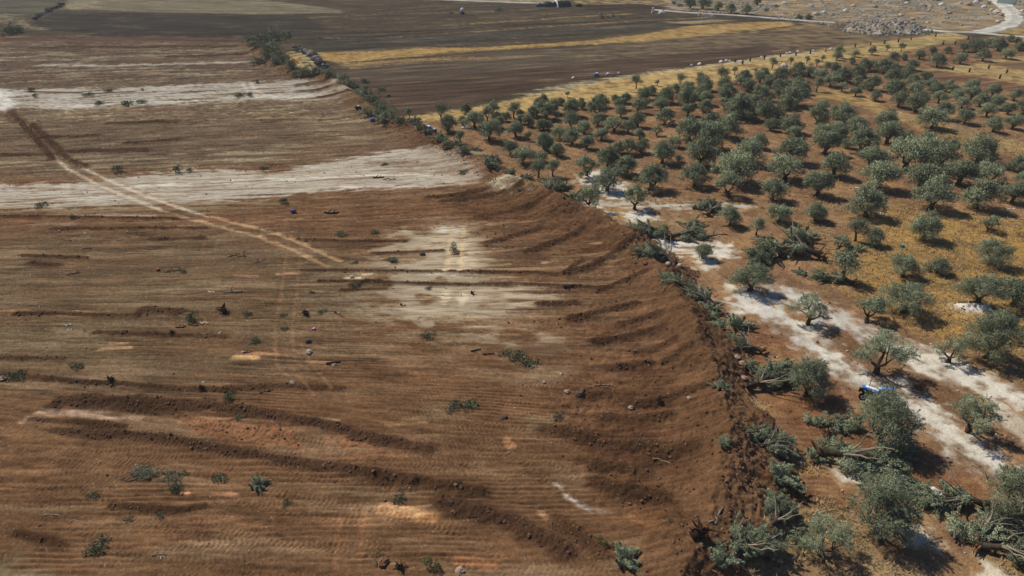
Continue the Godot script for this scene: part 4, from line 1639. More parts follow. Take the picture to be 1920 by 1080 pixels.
	area([-20.48, 58.31, -12.67, 60.61, -11.44, 67.05, -4.62, 67.9, 0, 64.35, 1.99, 56.13, 6.28, 54.08, 5.35, 48.57, 0, 46.92, -2.51, 44.6, -8.58, 46.13, -14.76, 46.92, -18.3, 50.31], Color(0.652, 0.568, 0.444), 0.8, 3, 1, 0)   # beige fringe
	area([-12.45, 66.22, -6.35, 67.9, -2.53, 65.68, -1.06, 60.61, -2.98, 56.13, 4.87, 54.59, 4.6, 50.76, 0, 49.43, -2.44, 48.4, -3.44, 46.29, -6.99, 47.33, -11.58, 48.57, -14.54, 49.87, -16.58, 50.76, -16.01, 53.3, -12.93, 56.13, -13.51, 59.44, -13.07, 63.07], Color(0.714, 0.648, 0.537), 0.9, 2.6, 2, 2)   # beige clearing
	area([-7.43, 67.05, -5.16, 67.33, -2.95, 61.82, -3.53, 57.2, -5.47, 56.13, -8.58, 61.82], Color(0.854, 0.769, 0.640), 0.75, 1.6, 1, 2)   # beige clearing core
	area([-14.57, 52.15, -9.6, 53.59, -2.9, 54.08, 3.84, 53.59, 3.25, 51.22, -2.71, 49.43, -8.18, 49.87], Color(0.776, 0.704, 0.588), 0.7, 1.6, 1, 2)   # beige clearing core
	area([-8.05, 56.99, -6.58, 57.42, 0, 56.35, -1.48, 55.51, -7.89, 55.51], Color(0.889, 0.838, 0.757), 0.7, 0.5, 3, 0)   # grey chalk
	stroke([-6.98, 67.05, -5.28, 67.33], Color(0.845, 0.812, 0.740), 0.8, 0.6, 0.5, 0, -1)   # grey chalk cap
	area([-1.31, 47.33, 2.21, 48.07, 4.66, 45.35, 7.48, 44.23, 6.78, 41.75, 3.19, 41.75, 0, 43.86], Color(0.699, 0.624, 0.517), 0.85, 2.2, 2, 2)   # beige tongue
	area([-52.36, 49.43, -31.87, 48.15, -28.52, 43.86, -34.23, 42.3, -46.27, 41.75], Color(0.512, 0.468, 0.339), 0.65, 2, 1, 0)   # dull olive
	area([-57.67, 56.13, -15.91, 56.13, -15.04, 52.15, -51.68, 48.57], Color(0.481, 0.412, 0.315), 0.5, 2, 1, 0)   # dull olive
	area([-65.24, 65.68, -19.12, 65.68, -17.41, 58.31, -57.67, 56.13], Color(0.474, 0.392, 0.299), 0.4, 2, 1, 0)   # dull olive
	area([-70.86, 65.68, -20.38, 66.22, -12.93, 56.13, -11.3, 42.44, -20.47, 38.85, -47.76, 38.85], Color(0.439, 0.376, 0.287), 0.6, 3, 0, 0)   # greyer middle left
	area([-69.72, 64.35, -22.13, 64.35, -14.76, 46.92, -21.35, 39.15, -48.03, 39.15], Color(0.520, 0.452, 0.339), 0.5, 2.5, 3, 0)   # pale furrow lines
	area([-73.26, 68.47, -14.87, 67.05, -7.89, 41.08, -13.57, 38.54, -47.5, 38.54], Color(0.326, 0.248, 0.186), 0.5, 2, 3, 0)   # dark furrow lines
	area([-30.05, 24.86, -24, 24.69, -21.51, 23.21, -28.41, 22.59], Color(0.512, 0.480, 0.372), 0.7, 0.8, 2, 0)   # olive corner
	area([-23.07, 26.65, -21.25, 27.8, -20.64, 25.91, -23.55, 25.91], Color(0.497, 0.448, 0.347), 0.45, 0.8, 2, 0)   # olive patch
	area([-6.2, 36.78, 5.06, 36.22, 5.66, 35.13, -2.12, 35.13, -7.15, 35.67], Color(0.544, 0.496, 0.372), 0.5, 0.8, 2, 0)   # straw by the stones
	area([-17.82, 48.57, 0, 45.35, 1.44, 36.22, -9.2, 35.13, -18.44, 37.35, -22.34, 41.75], Color(0.466, 0.344, 0.246), 0.45, 2, 1, 0)   # red wash low
	area([-34.63, 31.18, -1.92, 30.29, 1.09, 23.21, -28.63, 22.9], Color(0.458, 0.340, 0.242), 0.5, 2, 1, 0)   # red wash lowest
	area([-22.75, 36.22, -17.15, 35.67, -14.15, 35.13, -13.31, 33.32, -16.61, 32.98, -20.06, 33.98], Color(0.621, 0.432, 0.307), 0.65, 0.7, 0, 6)   # orange scrape
	area([-11.9, 34.6, -6.9, 33.83, -6.05, 32.59, -10.76, 32.59, -13.31, 33.32], Color(0.613, 0.424, 0.299), 0.6, 0.7, 0, 6)   # orange scrape
	area([-11, 33.67, -8.88, 33.32, -6.76, 32.83, -8.64, 32.02, -10.76, 32.59], Color(0.637, 0.448, 0.315), 0.5, 0.6, 0, 6)   # orange scrape right
	stroke([-16.05, 36.16, -14.4, 36.05, -11.61, 35.67], Color(0.966, 0.812, 0.665), 0.72, 0.17, 0.16, 0, -1)   # scrape
	stroke([-8.33, 35.23, -5.71, 35.56], Color(0.863, 0.701, 0.499), 0.72, 0.12, 0.16, 0, -1)   # scrape
	stroke([-7.39, 28.07, -6.06, 27.72, -4.45, 27.41], Color(0.845, 0.624, 0.416), 0.72, 0.42, 0.16, 0, -1)   # scrape
	stroke([-6.86, 27.99, -5.13, 27.56], Color(0.889, 0.701, 0.499), 0.72, 0.18, 0.16, 0, -1)   # scrape
	stroke([-26.36, 36.22, -25.1, 36], Color(0.889, 0.735, 0.599), 0.72, 0.2, 0.16, 0, -1)   # scrape
	stroke([-27.72, 36.05, -26.82, 36.05], Color(0.863, 0.705, 0.561), 0.72, 0.2, 0.16, 0, -1)   # scrape
	stroke([-32.45, 36.72, -31.6, 36.84], Color(0.884, 0.748, 0.624), 0.72, 0.18, 0.16, 0, -1)   # scrape
	stroke([-32.88, 35.67, -31.9, 35.83], Color(0.845, 0.705, 0.582), 0.72, 0.16, 0.16, 0, -1)   # scrape
	stroke([-21.11, 43.14, -19.58, 43.07], Color(0.897, 0.710, 0.491), 0.72, 0.3, 0.16, 0, -1)   # scrape
	stroke([-20.2, 43.71, -18.12, 43.64], Color(0.699, 0.496, 0.339), 0.72, 0.25, 0.16, 0, -1)   # scrape
	stroke([-15.48, 44.6, -14.52, 44.45], Color(0.738, 0.560, 0.404), 0.72, 0.14, 0.16, 0, -1)   # scrape
	stroke([-15.41, 42.71, -13.94, 42.51], Color(0.699, 0.512, 0.372), 0.72, 0.2, 0.16, 0, -1)   # scrape
	stroke([-43.8, 50.13, -40.89, 49.87], Color(0.845, 0.641, 0.449), 0.72, 0.16, 0.16, 0, -1)   # scrape
	stroke([-37.36, 50.05, -35.72, 49.96], Color(0.714, 0.536, 0.388), 0.72, 0.2, 0.16, 0, -1)   # scrape
	stroke([-32.06, 44.3, -29.84, 44.45], Color(0.897, 0.752, 0.582), 0.72, 0.16, 0.16, 0, -1)   # scrape
	stroke([-31.78, 44.97, -30.42, 45.2], Color(0.845, 0.641, 0.466), 0.72, 0.14, 0.16, 0, -1)   # scrape
	stroke([-26, 56.56, -23.9, 56.24], Color(0.714, 0.520, 0.384), 0.72, 0.25, 0.16, 0, -1)   # scrape
	stroke([-22.07, 56.77, -20.09, 56.88], Color(0.854, 0.641, 0.482), 0.72, 0.2, 0.16, 0, -1)   # scrape
	stroke([-15.39, 56.03, -14.3, 56.03], Color(0.975, 0.881, 0.765), 0.72, 0.22, 0.16, 0, -1)   # scrape
	stroke([-14.02, 56.67, -13.29, 56.77], Color(0.932, 0.812, 0.665), 0.72, 0.16, 0.16, 0, -1)   # scrape
	stroke([1.66, 27.6, 2.23, 26.84], Color(0.889, 0.684, 0.491), 0.72, 0.2, 0.16, 0, -1)   # scrape
	stroke([2.55, 29.94, 2.91, 29.64], Color(0.932, 0.881, 0.815), 0.72, 0.12, 0.16, 0, -1)   # scrape
	stroke([3.12, 29.01, 4.53, 27.6], Color(0.889, 0.838, 0.781), 0.72, 0.12, 0.16, 0, -1)   # scrape
	stroke([-0.34, 33.83, -0.07, 33.18], Color(0.738, 0.536, 0.372), 0.72, 0.3, 0.16, 0, -1)   # scrape
	stroke([8.48, 37.35, 10.07, 37.94], Color(0.683, 0.520, 0.388), 0.72, 0.2, 0.16, 0, -1)   # scrape
	stroke([7.25, 63.7, 8.96, 62.81], Color(0.863, 0.684, 0.457), 0.72, 0.28, 0.16, 0, -1)   # scrape
	stroke([-1.7, 66.09, 2.31, 67.75], Color(0.722, 0.584, 0.420), 0.72, 0.28, 0.16, 0, -1)   # scrape
	stroke([-3.35, 65.01, 1.75, 68.76], Color(0.621, 0.480, 0.347), 0.72, 0.4, 0.16, 0, -1)   # scrape
	stroke([3, 59.1, 4.42, 59.44], Color(0.932, 0.795, 0.657), 0.72, 0.16, 0.16, 0, -1)   # scrape
	stroke([1.83, 59.79, 2.36, 60.14], Color(0.958, 0.855, 0.732), 0.72, 0.2, 0.16, 0, -1)   # scrape
	stroke([4.99, 44.23, 6.28, 44.6], Color(0.660, 0.488, 0.355), 0.72, 0.3, 0.16, 0, -1)   # scrape
	stroke([-2.81, 24.52, -1.11, 24.12], Color(0.683, 0.464, 0.315), 0.72, 0.35, 0.16, 0, -1)   # scrape
	stroke([7.19, 27.22, 8.21, 26.28], Color(0.683, 0.464, 0.283), 0.72, 0.7, 0.16, 0, -1)   # scrape
	stroke([6.65, 27.6, 7.57, 26.84], Color(0.714, 0.504, 0.331), 0.72, 0.5, 0.16, 0, -1)   # scrape
	stroke([-17.56, 29.26, -16.25, 29.09], Color(0.923, 0.684, 0.524), 0.72, 0.1, 0.16, 0, -1)   # scrape
	stroke([-19.46, 29.3, -19.07, 29.26], Color(0.958, 0.684, 0.499), 0.72, 0.14, 0.16, 0, -1)   # scrape
	stroke([4.87, 38.24, 7.08, 37.94], Color(0.621, 0.448, 0.307), 0.72, 0.4, 0.16, 0, -1)   # scrape
	stroke([-4.57, 67.05, 0, 69.2], Color(0.668, 0.544, 0.404), 0.72, 0.4, 0.16, 0, -1)   # scrape
	stroke([8.05, 45.35, 11.55, 45.97], Color(0.582, 0.416, 0.299), 0.72, 0.5, 0.16, 0, -1)   # scrape
	area([2.87, 30.07, 3.78, 29.43, 5.74, 27.6, 4.82, 27.48, 3.69, 28.4], Color(0.949, 0.915, 0.865), 0.6, 0.25, 3, 0)   # white flecks
	area([-33.02, 37.07, -29.72, 37.07, -26, 36.22, -26.44, 35.67, -30.33, 36.22, -32.81, 35.56], Color(0.889, 0.761, 0.648), 0.55, 0.3, 3, 0)   # white flecks
	area([-2.7, 32.83, -1, 32.11, -1.63, 31.18, -3.3, 31.64], Color(0.683, 0.560, 0.436), 0.5, 0.5, 2, 0)   # white flecks
	area([-8.89, 76.35, -2, 80.86, 4.81, 71.46, 11.53, 63.7, 13.25, 59.44, 10.94, 56.13, 5.12, 58.31, -1.61, 61.82, -3.37, 65.68, -5.42, 71.46], Color(0.388, 0.276, 0.194), 0.8, 1.2, 1, 6)   # fresh dark earth
	area([0, 56.13, 13.15, 58.87, 14.21, 55.09, 14.7, 48.57, 15.11, 43.14, 5.86, 44.6, 1.76, 47.74, -1.78, 48.57, 4.64, 51.22], Color(0.412, 0.292, 0.206), 0.7, 1.2, 1, 6)   # fresh dark earth
	area([7.2, 45.35, 15.16, 41.75, 15.65, 38.54, 13.79, 32.59, 11.54, 27.8, 9.2, 24.18, 7.04, 26.28, 3.92, 31.18, 2.95, 37.35, 3.99, 41.75], Color(0.443, 0.320, 0.226), 0.75, 1.5, 0, 6)   # fresh red earth
	area([-4.57, 67.05, 2.37, 69.94, 11.79, 61.82, 12.93, 56.13, 13.55, 45.35, 5.52, 41.08, -0.84, 44.6, -2.98, 56.13], Color(0.606, 0.504, 0.380), 0.75, 1.5, 3, -1)   # pale streaks in the fresh earth
	area([-6.24, 74.66, 4.81, 71.46, 12.86, 61.82, 14.4, 45.35, 10.9, 30.29, 4.49, 30.29, 0, 45.35, -3.32, 64.35], Color(0.303, 0.208, 0.153), 0.6, 1.5, 3, -1)   # dark streaks in the fresh earth
	area([3.12, 48.57, 5.75, 48.15, 8.05, 45.35, 5.02, 44.6, 2.16, 46.52], Color(0.567, 0.424, 0.307), 0.6, 1, 1, 6)   # pinkish scrape
	area([4.29, 61.82, 8.7, 58.31, 11.93, 56.13, 9.12, 53.59, 3.98, 56.13], Color(0.567, 0.448, 0.323), 0.55, 1, 1, 6)   # tan scrape
	berm([-64.59, 179.51, -56.15, 163.99, -47.65, 147.46, -40.68, 144.3, -32.48, 131.92, -24.7, 117.27, -19.06, 107.35, -15.67, 104.07, -12.14, 98.01, -8.29, 93.72, -4.36, 89.75, -2.43, 84.8, -0.33, 79.56, 2.51, 75.33, 4.85, 72.08, 8.72, 68.47, 11.42, 64.88, 13.26, 60.38, 13.92, 56.13, 14.19, 52.15, 14.4, 45.35, 14.65, 40.1, 14.08, 35.13, 12.57, 30.29, 10.99, 26.84, 8.85, 23.21], [1.6, 1.3, 1.6, 1.0, 1.5, 1.3, 1.8, 1.2, 1.7, 1.5, 1.3, 1.5, 1.6, 1.8, 2.3, 2.3, 2.1, 1.7, 1.8, 1.8, 2.0, 2.2, 2.2, 2.0, 2.1, 2.0], 2.4, 2.7)
	ridge([-31.63, 37.82, -28.34, 37.94, -23.34, 37.59, -19.83, 37.12, -15.89, 36.22, -12.02, 35.13, -8.25, 33.67, -5.42, 32.98], 0.28, 0.5)   # pushed-up earth
	ridge([-30.23, 34.81, -27.25, 34.49, -22.92, 34.18, -19.74, 33.18, -16.45, 32.49, -13.22, 31.74, -10.13, 31.18, -7.75, 30.6], 0.22, 0.4)   # pushed-up earth
	ridge([-26.78, 37.07, -22.99, 36.78], 0.15, 0.5)   # pushed-up earth
	ridge([-32.33, 35.94, -28.95, 35.67, -25.82, 35.13], 0.14, 0.35)   # pushed-up earth
	ridge([-37.77, 40.95, -34.38, 40.55, -31.36, 40.04, -28.14, 39.78, -24.07, 39.28, -19.78, 39.03], 0.2, 0.3)   # pushed-up earth
	ridge([-20.25, 39.28, -16.88, 39.53, -12.22, 39.28], 0.12, 0.35)   # pushed-up earth
	ridge([-4, 28.4, -1.82, 27.8, 0, 26.84, 1.17, 26.1, 2.85, 25.03], 0.38, 0.6)   # pushed-up earth
	ridge([-8.41, 30.73, -5.43, 30.07, -4.11, 29.64, -1.88, 29.22], 0.28, 0.5)   # pushed-up earth
	ridge([-5.74, 30.07, -3.49, 29.77], 0.2, 0.4)   # pushed-up earth
	ridge([-23.06, 28.35, -21.4, 28.11, -19.16, 27.88, -17.77, 28.19], 0.16, 0.3)   # pushed-up earth
	ridge([-27.27, 26.28, -25.58, 25.91, -24.22, 25.56], 0.12, 0.3)   # pushed-up earth
	ridge([-20.27, 57.53, -13.16, 57.42, -6.57, 57.31, 2.01, 56.99, 5.02, 56.77], 0.13, 0.28)   # pushed-up earth
	ridge([-17.69, 55.3, -11.76, 55.09, -4.87, 54.69, 0, 54.79, 4.86, 54.49, 8.21, 54.08], 0.16, 0.3)   # pushed-up earth
	ridge([-2.73, 63.32, 0, 65.01, 2.86, 67.05], 0.3, 0.45)   # pushed-up earth
	ridge([1.33, 61.45, 4.39, 63.7, 7.31, 65.68], 0.35, 0.5)   # pushed-up earth
	ridge([5.01, 56.67, 7.68, 58.31, 10.03, 60.61, 11.89, 62.44], 0.4, 0.5)   # pushed-up earth
	ridge([5.03, 56.99, 6.76, 59.44], 0.18, 0.3)   # pushed-up earth
	ridge([7.68, 53.59, 9.73, 54.59, 12.43, 56.13], 0.22, 0.35)   # pushed-up earth
	ridge([2.32, 51.22, 5.58, 51.4], 0.2, 0.4)   # pushed-up earth
	ridge([4.93, 48.91, 7.72, 49.87, 10.59, 50.76], 0.34, 0.5)   # pushed-up earth
	ridge([6.35, 45.35, 8.52, 45.74, 9.84, 45.97, 12.08, 46.52], 0.42, 0.45)   # pushed-up earth
	ridge([8.8, 47.74, 12.03, 48.57], 0.22, 0.4)   # pushed-up earth
	ridge([7.18, 41.75, 10.03, 42.09], 0.22, 0.4)   # pushed-up earth
	ridge([9.46, 43.57, 12.47, 44.23], 0.18, 0.35)   # pushed-up earth
	ridge([8, 41.88, 10.52, 42.16], 0.18, 0.3)   # pushed-up earth
	ridge([11.44, 42.09, 13.38, 42.71], 0.25, 0.4)   # pushed-up earth
	ridge([4.87, 38.24, 6.39, 38.42, 8.19, 37.82], 0.34, 0.55)   # pushed-up earth
	ridge([8.87, 37.47, 11.53, 37.82, 14.29, 38.42], 0.3, 0.45)   # pushed-up earth
	ridge([6.11, 35.94, 7.86, 35.67, 10.41, 35.89], 0.32, 0.5)   # pushed-up earth
	ridge([2.11, 34.81, 3.49, 34.49, 5.19, 33.98], 0.24, 0.5)   # pushed-up earth
	ridge([4.47, 33.67, 6.47, 33.18, 8.83, 33.08], 0.3, 0.6)   # pushed-up earth
	ridge([4.93, 31.46, 6.53, 31.18, 8.12, 30.91], 0.32, 0.45)   # pushed-up earth
	ridge([8.66, 32.11, 11.01, 32.21], 0.3, 0.7)   # pushed-up earth
	ridge([5.08, 29.85, 6.86, 29.01, 8.58, 28.19], 0.3, 0.6)   # pushed-up earth
	ridge([2.38, 26.84, 3.5, 26.1, 4.82, 24.86], 0.3, 0.6)   # pushed-up earth
	ridge([6.89, 29.22, 8.31, 28.4], 0.25, 0.6)   # pushed-up earth
	ridge([-8.11, 74.66, -3.8, 76.01, 1.28, 77.22], 0.35, 0.6)   # pushed-up earth
	ridge([-10.13, 76.01, -5.16, 77.75], 0.2, 0.4)   # pushed-up earth
	ridge([0, 72.24, 2.42, 71.77, 4.58, 72.71], 0.3, 0.35)   # pushed-up earth
	ridge([-3.58, 70.69, 0, 71.77], 0.18, 0.4)   # pushed-up earth
	ridge([-6.35, 76.35, -1.97, 79.56], 0.25, 0.5)   # pushed-up earth
	ridge([-15.35, 53.59, -11.56, 53.89], 0.1, 0.25)   # pushed-up earth
	ridge([-14.6, 54.59, -12.74, 55.09, -11.18, 54.49], 0.22, 0.35)   # pushed-up earth
	ridge([-57.28, 70.69, -45.11, 70.24, -37.26, 69.94], 0.14, 0.3)   # pushed-up earth
	ridge([-49.17, 67.05, -40.73, 67.33, -33.27, 67.33], 0.12, 0.35)   # pushed-up earth
	ridge([-37.63, 64.35, -32.35, 65.01], 0.14, 0.35)   # pushed-up earth
	ridge([-48.56, 60.61, -41.96, 60.14], 0.1, 0.35)   # pushed-up earth
	ridge([-46.43, 58.87, -43.65, 58.53], 0.14, 0.5)   # pushed-up earth
	ridge([-31.48, 50.13, -28.51, 49.61], 0.3, 0.7)   # pushed-up earth
	ridge([-42.09, 49.61, -36.11, 49.43, -31.51, 49.26], 0.12, 0.3)   # pushed-up earth
	ridge([-33.74, 46.68, -27.02, 46.13, -23.1, 45.97], 0.14, 0.35)   # pushed-up earth
	ridge([-39.21, 43.14, -34.22, 43], 0.1, 0.3)   # pushed-up earth
	ridge([-22.13, 64.35, -15.44, 64.09, -11.03, 64.09], 0.12, 0.35)   # pushed-up earth
	ridge([-13.83, 61.21, -6.97, 61.82], 0.06, 0.3)   # pushed-up earth
	ridge([-64.43, 108.27, -54.3, 109.53], 0.2, 0.8)   # pushed-up earth
	ridge([-62.58, 93.72, -52.6, 94.95], 0.25, 0.9)   # pushed-up earth
	ridge([-56.39, 98.01, -50.03, 99.6], 0.25, 0.8)   # pushed-up earth
	ridge([-71.29, 92.05, -62.65, 92.52], 0.2, 0.8)   # pushed-up earth
	ridge([-70.54, 100.68, -63.11, 101.79], 0.2, 0.7)   # pushed-up earth
	ridge([-79.88, 164.64, -70.11, 166.63, -62.03, 168.65], 0.4, 0.9)   # pushed-up earth
	ridge([-105.96, 177.24, -88.4, 176.49], 0.35, 1.2)   # pushed-up earth
	ridge([-118.75, 176.49, -107.71, 177.99], 0.3, 1.0)   # pushed-up earth
	ridge([-88.1, 178.75, -69.14, 177.99], 0.35, 1.0)   # pushed-up earth
	ridge([-41.58, 135.53, -36.61, 136.45, -33.03, 139.31], 0.35, 0.9)   # pushed-up earth
	ridge([-40.12, 130.19, -36.32, 131.05, -32.77, 133.25], 0.35, 0.9)   # pushed-up earth
	ridge([-34.99, 125.61, -29.57, 127.65], 0.3, 0.8)   # pushed-up earth
	ridge([-91.28, 130.19, -80.78, 129.33], 0.12, 0.5)   # pushed-up earth
	ridge([-79.32, 128.49, -71.22, 130.19], 0.12, 0.5)   # pushed-up earth
	stroke([-31.74, 37.7, -28.34, 37.94, -23.34, 37.59, -19.79, 37.01], Color(0.311, 0.228, 0.174), 0.8, 0.55, 0.5, 0, 4)   # damp earth of the long ridge
	stroke([-19.79, 37.01, -15.86, 36.11, -12, 35.02, -8.23, 33.57, -5.41, 32.83], Color(0.326, 0.240, 0.182), 0.7, 0.35, 0.4, 0, 4)   # damp earth of the long ridge
	stroke([-29.82, 34.7, -22.87, 34.08, -16.42, 32.4, -10.11, 31.09, -7.4, 30.47], Color(0.326, 0.240, 0.182), 0.7, 0.35, 0.4, 0, 4)   # damp earth of the second ridge
	stroke([-4.31, 28.4, -1.82, 27.8, 0, 26.8, 2.84, 25], Color(0.303, 0.220, 0.170), 0.8, 0.55, 0.5, 0, 4)   # damp earth of the lower ridge
	area([-89.01, 119.08, -83.5, 116.2, -68.29, 99.6, -58.5, 89.07, -53.21, 85.84, -55.58, 83.79, -64.88, 92.52, -81.64, 110.49], Color(0.412, 0.320, 0.250), 0.35, 1.8, 2, 0)   # track approach, brown
	stroke([-65.22, 93.72, -58, 86.9, -51.8, 81.82, -45.44, 77.04, -39.07, 72.71, -33.89, 69.64], Color(0.520, 0.432, 0.347), 0.45, 1.3, 0.8, 0, -1)   # track bed
	ruts([-63.39, 92.52, -58, 86.9, -51.8, 81.82, -45.44, 77.04, -39.07, 72.71, -34.31, 69.94], 1.5, 0.28, Color(0.889, 0.812, 0.690), 0.75, 0.06)   # track through the chalk
	ruts([-93.39, 122.85, -83.76, 113.79, -71.84, 101.51, -63.39, 92.52], 1.6, 0.36, Color(0.380, 0.296, 0.230), 0.55, 0.1)   # track, far part earth
	ridge([-76.8, 108.27, -69.09, 99.6, -60.58, 90.2, -56.94, 87.54], 0.25, 0.6)   # track shoulder
	ridge([-84.86, 115.5, -73.51, 102.92, -62.77, 90.2], 0.15, 0.5)   # track shoulder
	stroke([-39.86, 71.77, -34.19, 69.64, -31.83, 69.64], Color(0.435, 0.296, 0.194), 0.7, 0.8, 0.6, 2, -1)   # track spoil
	ruts([-34.42, 70.24, -29.98, 67.75, -25.87, 65.68, -21.64, 62.56, -17.31, 58.98], 1.5, 0.26, Color(0.738, 0.592, 0.436), 0.9, 0.06)   # track on the red earth
	ruts([-22.72, 65.68, -21.69, 60.61, -19.69, 52.15, -18.67, 46.92, -17.15, 42.44, -15.77, 41.08], 1.35, 0.13, Color(0.582, 0.448, 0.323), 0.55, 0.02)   # faint straight track
	ruts([-17.24, 44.6, -15.56, 41.75, -13.46, 38.85], 1.35, 0.12, Color(0.582, 0.432, 0.307), 0.5, 0.02)   # faint straight track
	ruts([-5.88, 67.75, -5.79, 61.82, -5.67, 57.42], 1.3, 0.22, Color(0.845, 0.744, 0.574), 0.7, 0.04)   # track on the beige
	ruts([-5.16, 53.3, -5.15, 51.22], 1.5, 0.36, Color(0.923, 0.838, 0.690), 0.7, 0.03)   # scraped marks
	ruts([-5.54, 60.61, -5.68, 57.53], 1.4, 0.3, Color(0.880, 0.787, 0.632), 0.6, 0.03)   # scraped marks
	ruts([-9.11, 27.8, -8.87, 25.91, -8.65, 24.18], 1.3, 0.14, Color(0.582, 0.416, 0.291), 0.5, 0.03)   # faint straight track
	ruts([-30.55, 61.82, -31.21, 64.35, -30.37, 65.68, -28.45, 65.01], 1.3, 0.12, Color(0.544, 0.432, 0.323), 0.5, 0.02)   # curved track
	ruts([-52.57, 137.87, -49.73, 131.92, -46.07, 126.83, -38.55, 124.41], 1.5, 0.35, Color(0.889, 0.855, 0.781), 0.6, 0.03)   # track across upper chalk
	stroke([-101.5, 131.92, -95.18, 128.49, -89.1, 120.93, -87.46, 117.27], Color(0.897, 0.876, 0.823), 0.9, 1.2, 0.6, 0, 2)   # pale cart road across the upper field
	treads([-29.1, 35.94, -23.34, 35.13, -17.67, 34.08, -12.11, 32.59], 1.9)
	treads([-29.26, 34.34, -22.53, 33.32, -15.96, 32.02, -10.46, 31.18], 1.9)
	treads([-33.27, 34.08, -27.79, 33.57, -22.2, 32.59, -14.89, 30.73, -10.03, 29.22], 1.9)
	treads([-22.87, 36.5, -14.07, 34.86, -8.07, 32.59], 1.9)
	treads([-26.82, 29.01, -24.29, 27.8, -21.4, 26.28, -19.03, 25.56, -15.44, 25.21], 1.9)
	treads([-14.75, 30.29, -10.75, 29.64, -6.18, 28.6, -1.77, 26.65, 0, 25.21], 1.9)
	treads([-10.69, 26.84, -5.86, 26.28, -1.7, 24.86], 1.9)
	treads([-16.39, 27.8, -11.83, 26.65, -7.56, 25.91], 1.9)
	treads([-2.69, 32.59, 0, 31.18, 1.26, 29.43, 3.04, 27.8], 1.9)
	treads([-2.12, 35.13, 1.37, 33.57, 3.33, 32.11, 5.45, 30.29], 1.9)
	treads([-6.18, 33.57, -2.08, 34.08, 1.41, 35.13, 4.33, 36.22], 1.9)
	treads([-0.75, 38.54, 3.03, 38.85, 6.17, 39.78], 1.9)
	treads([-31.37, 31.18, -27.19, 30.73, -22.87, 29.85], 1.9)
	treads([-21.73, 25.21, -18.32, 25.91, -14.92, 27.02, -12.25, 28.19], 1.9)
	treads([-10.26, 30.29, -6.41, 30.29, -3.3, 31.64], 1.9)
	treads([0, 27.8, 1.77, 26.65, 3.46, 25.56], 1.9)
	treads([-18.56, 24.52, -13.61, 24.86, -8.93, 24.18], 1.9)
	area([-18.25, 111.79, -10.04, 116.91, -2.83, 121.31, 3.94, 127.65, 19.3, 140.28, 39.41, 153, 59.66, 165.3, 79.17, 176.49, 104.9, 190.86, 122.31, 201.68, 122.93, 192.59, 95.8, 172.85, 71.47, 157.72, 52.78, 144.3, 35.35, 135.53, 29.26, 131.05, 13.12, 120.56, -0.9, 114.47, -8.75, 111.46, -13.65, 108.27, -17.75, 108.27], Color(0.707, 0.592, 0.388), 1, 0.8, 0, 1)   # gold grass strip behind the grove
	area([0, 128.49, 15.01, 140.28, 39.67, 154.16, 61.35, 166.63, 78.56, 175.02, 77.38, 172.14, 52.41, 157.72, 26.39, 144.3, 12.29, 133.25, 3.92, 126.83], Color(0.691, 0.640, 0.501), 0.9, 0.8, 1, 1)   # pale verge of the strip
	area([79.78, 177.99, 106.86, 189.16, 120.07, 192.59, 115.27, 184.22, 94.28, 175.02, 72.99, 161.43], Color(0.536, 0.496, 0.339), 0.7, 0.8, 2, 1)   # scrub verge
	area([20.13, 117.27, 46.45, 137.87, 75.71, 156.51, 113.45, 181.06, 129.66, 181.06, 176.81, 176.49, 164.18, 162.7, 107.21, 157.72, 83.51, 148.54, 70.69, 135.53, 58.81, 126.83, 29.16, 108.9], Color(0.450, 0.336, 0.254), 0.7, 1.5, 0, 3)   # grove floor, far brown
	area([81.84, 147.46, 98.69, 155.33, 120.2, 166.63, 170.16, 184.22, 163.61, 176.49, 115.15, 158.94, 104.31, 153, 106.24, 145.34, 121.54, 126.83, 118.17, 122.85, 102.28, 139.31, 93.56, 146.39, 86.33, 149.63], Color(0.652, 0.552, 0.372), 0.95, 0.8, 0, 1)   # gold path
	area([86.33, 149.63, 104.82, 157.72, 117.62, 162.7, 144.85, 169.34, 114.35, 130.19, 100.41, 136.45, 96.62, 142.27], Color(0.652, 0.552, 0.372), 0.9, 0.8, 0, 1)   # gold wedge
	area([106.02, 157.72, 142.73, 166.63, 126.16, 145.34, 109.05, 149.63], Color(0.458, 0.368, 0.283), 0.8, 0.8, 0, 5)   # brown wedge far
	area([83.52, 147.46, 90.88, 149.63, 95.05, 143.28, 99.8, 135.53, 114.97, 119.08, 110.49, 113.79, 95.18, 128.49, 88.67, 137.87, 81.48, 140.28], Color(0.435, 0.328, 0.250), 0.9, 0.8, 0, 5)   # brown plot
	area([58.87, 131.92, 64.2, 130.19, 64.9, 119.08, 67.57, 110.16, 75.19, 98.01, 90.14, 81.82, 84.82, 76.01, 70.67, 91.12, 65.79, 98.01, 62.53, 107.04, 60.38, 117.27, 57.98, 124.81, 52.63, 126.02], Color(0.652, 0.544, 0.347), 0.85, 0.8, 0, 1)   # pale path between orchards
	area([57.18, 125.21, 59.99, 120.56, 61.64, 114.13, 63.81, 104.65, 65.86, 95.45, 70.07, 90.2, 65.87, 83.79, 62.77, 90.2, 58.77, 99.6, 54.89, 108.9, 52.57, 118.35], Color(0.466, 0.352, 0.263), 0.85, 0.7, 0, 3)   # brown strip between orchards
	area([62.21, 117.27, 68.26, 111.46, 76.24, 99.6, 73.19, 94.95, 67.27, 106.43, 62.21, 113.45], Color(0.582, 0.512, 0.388), 0.6, 0.6, 2, 1)   # grey stubble
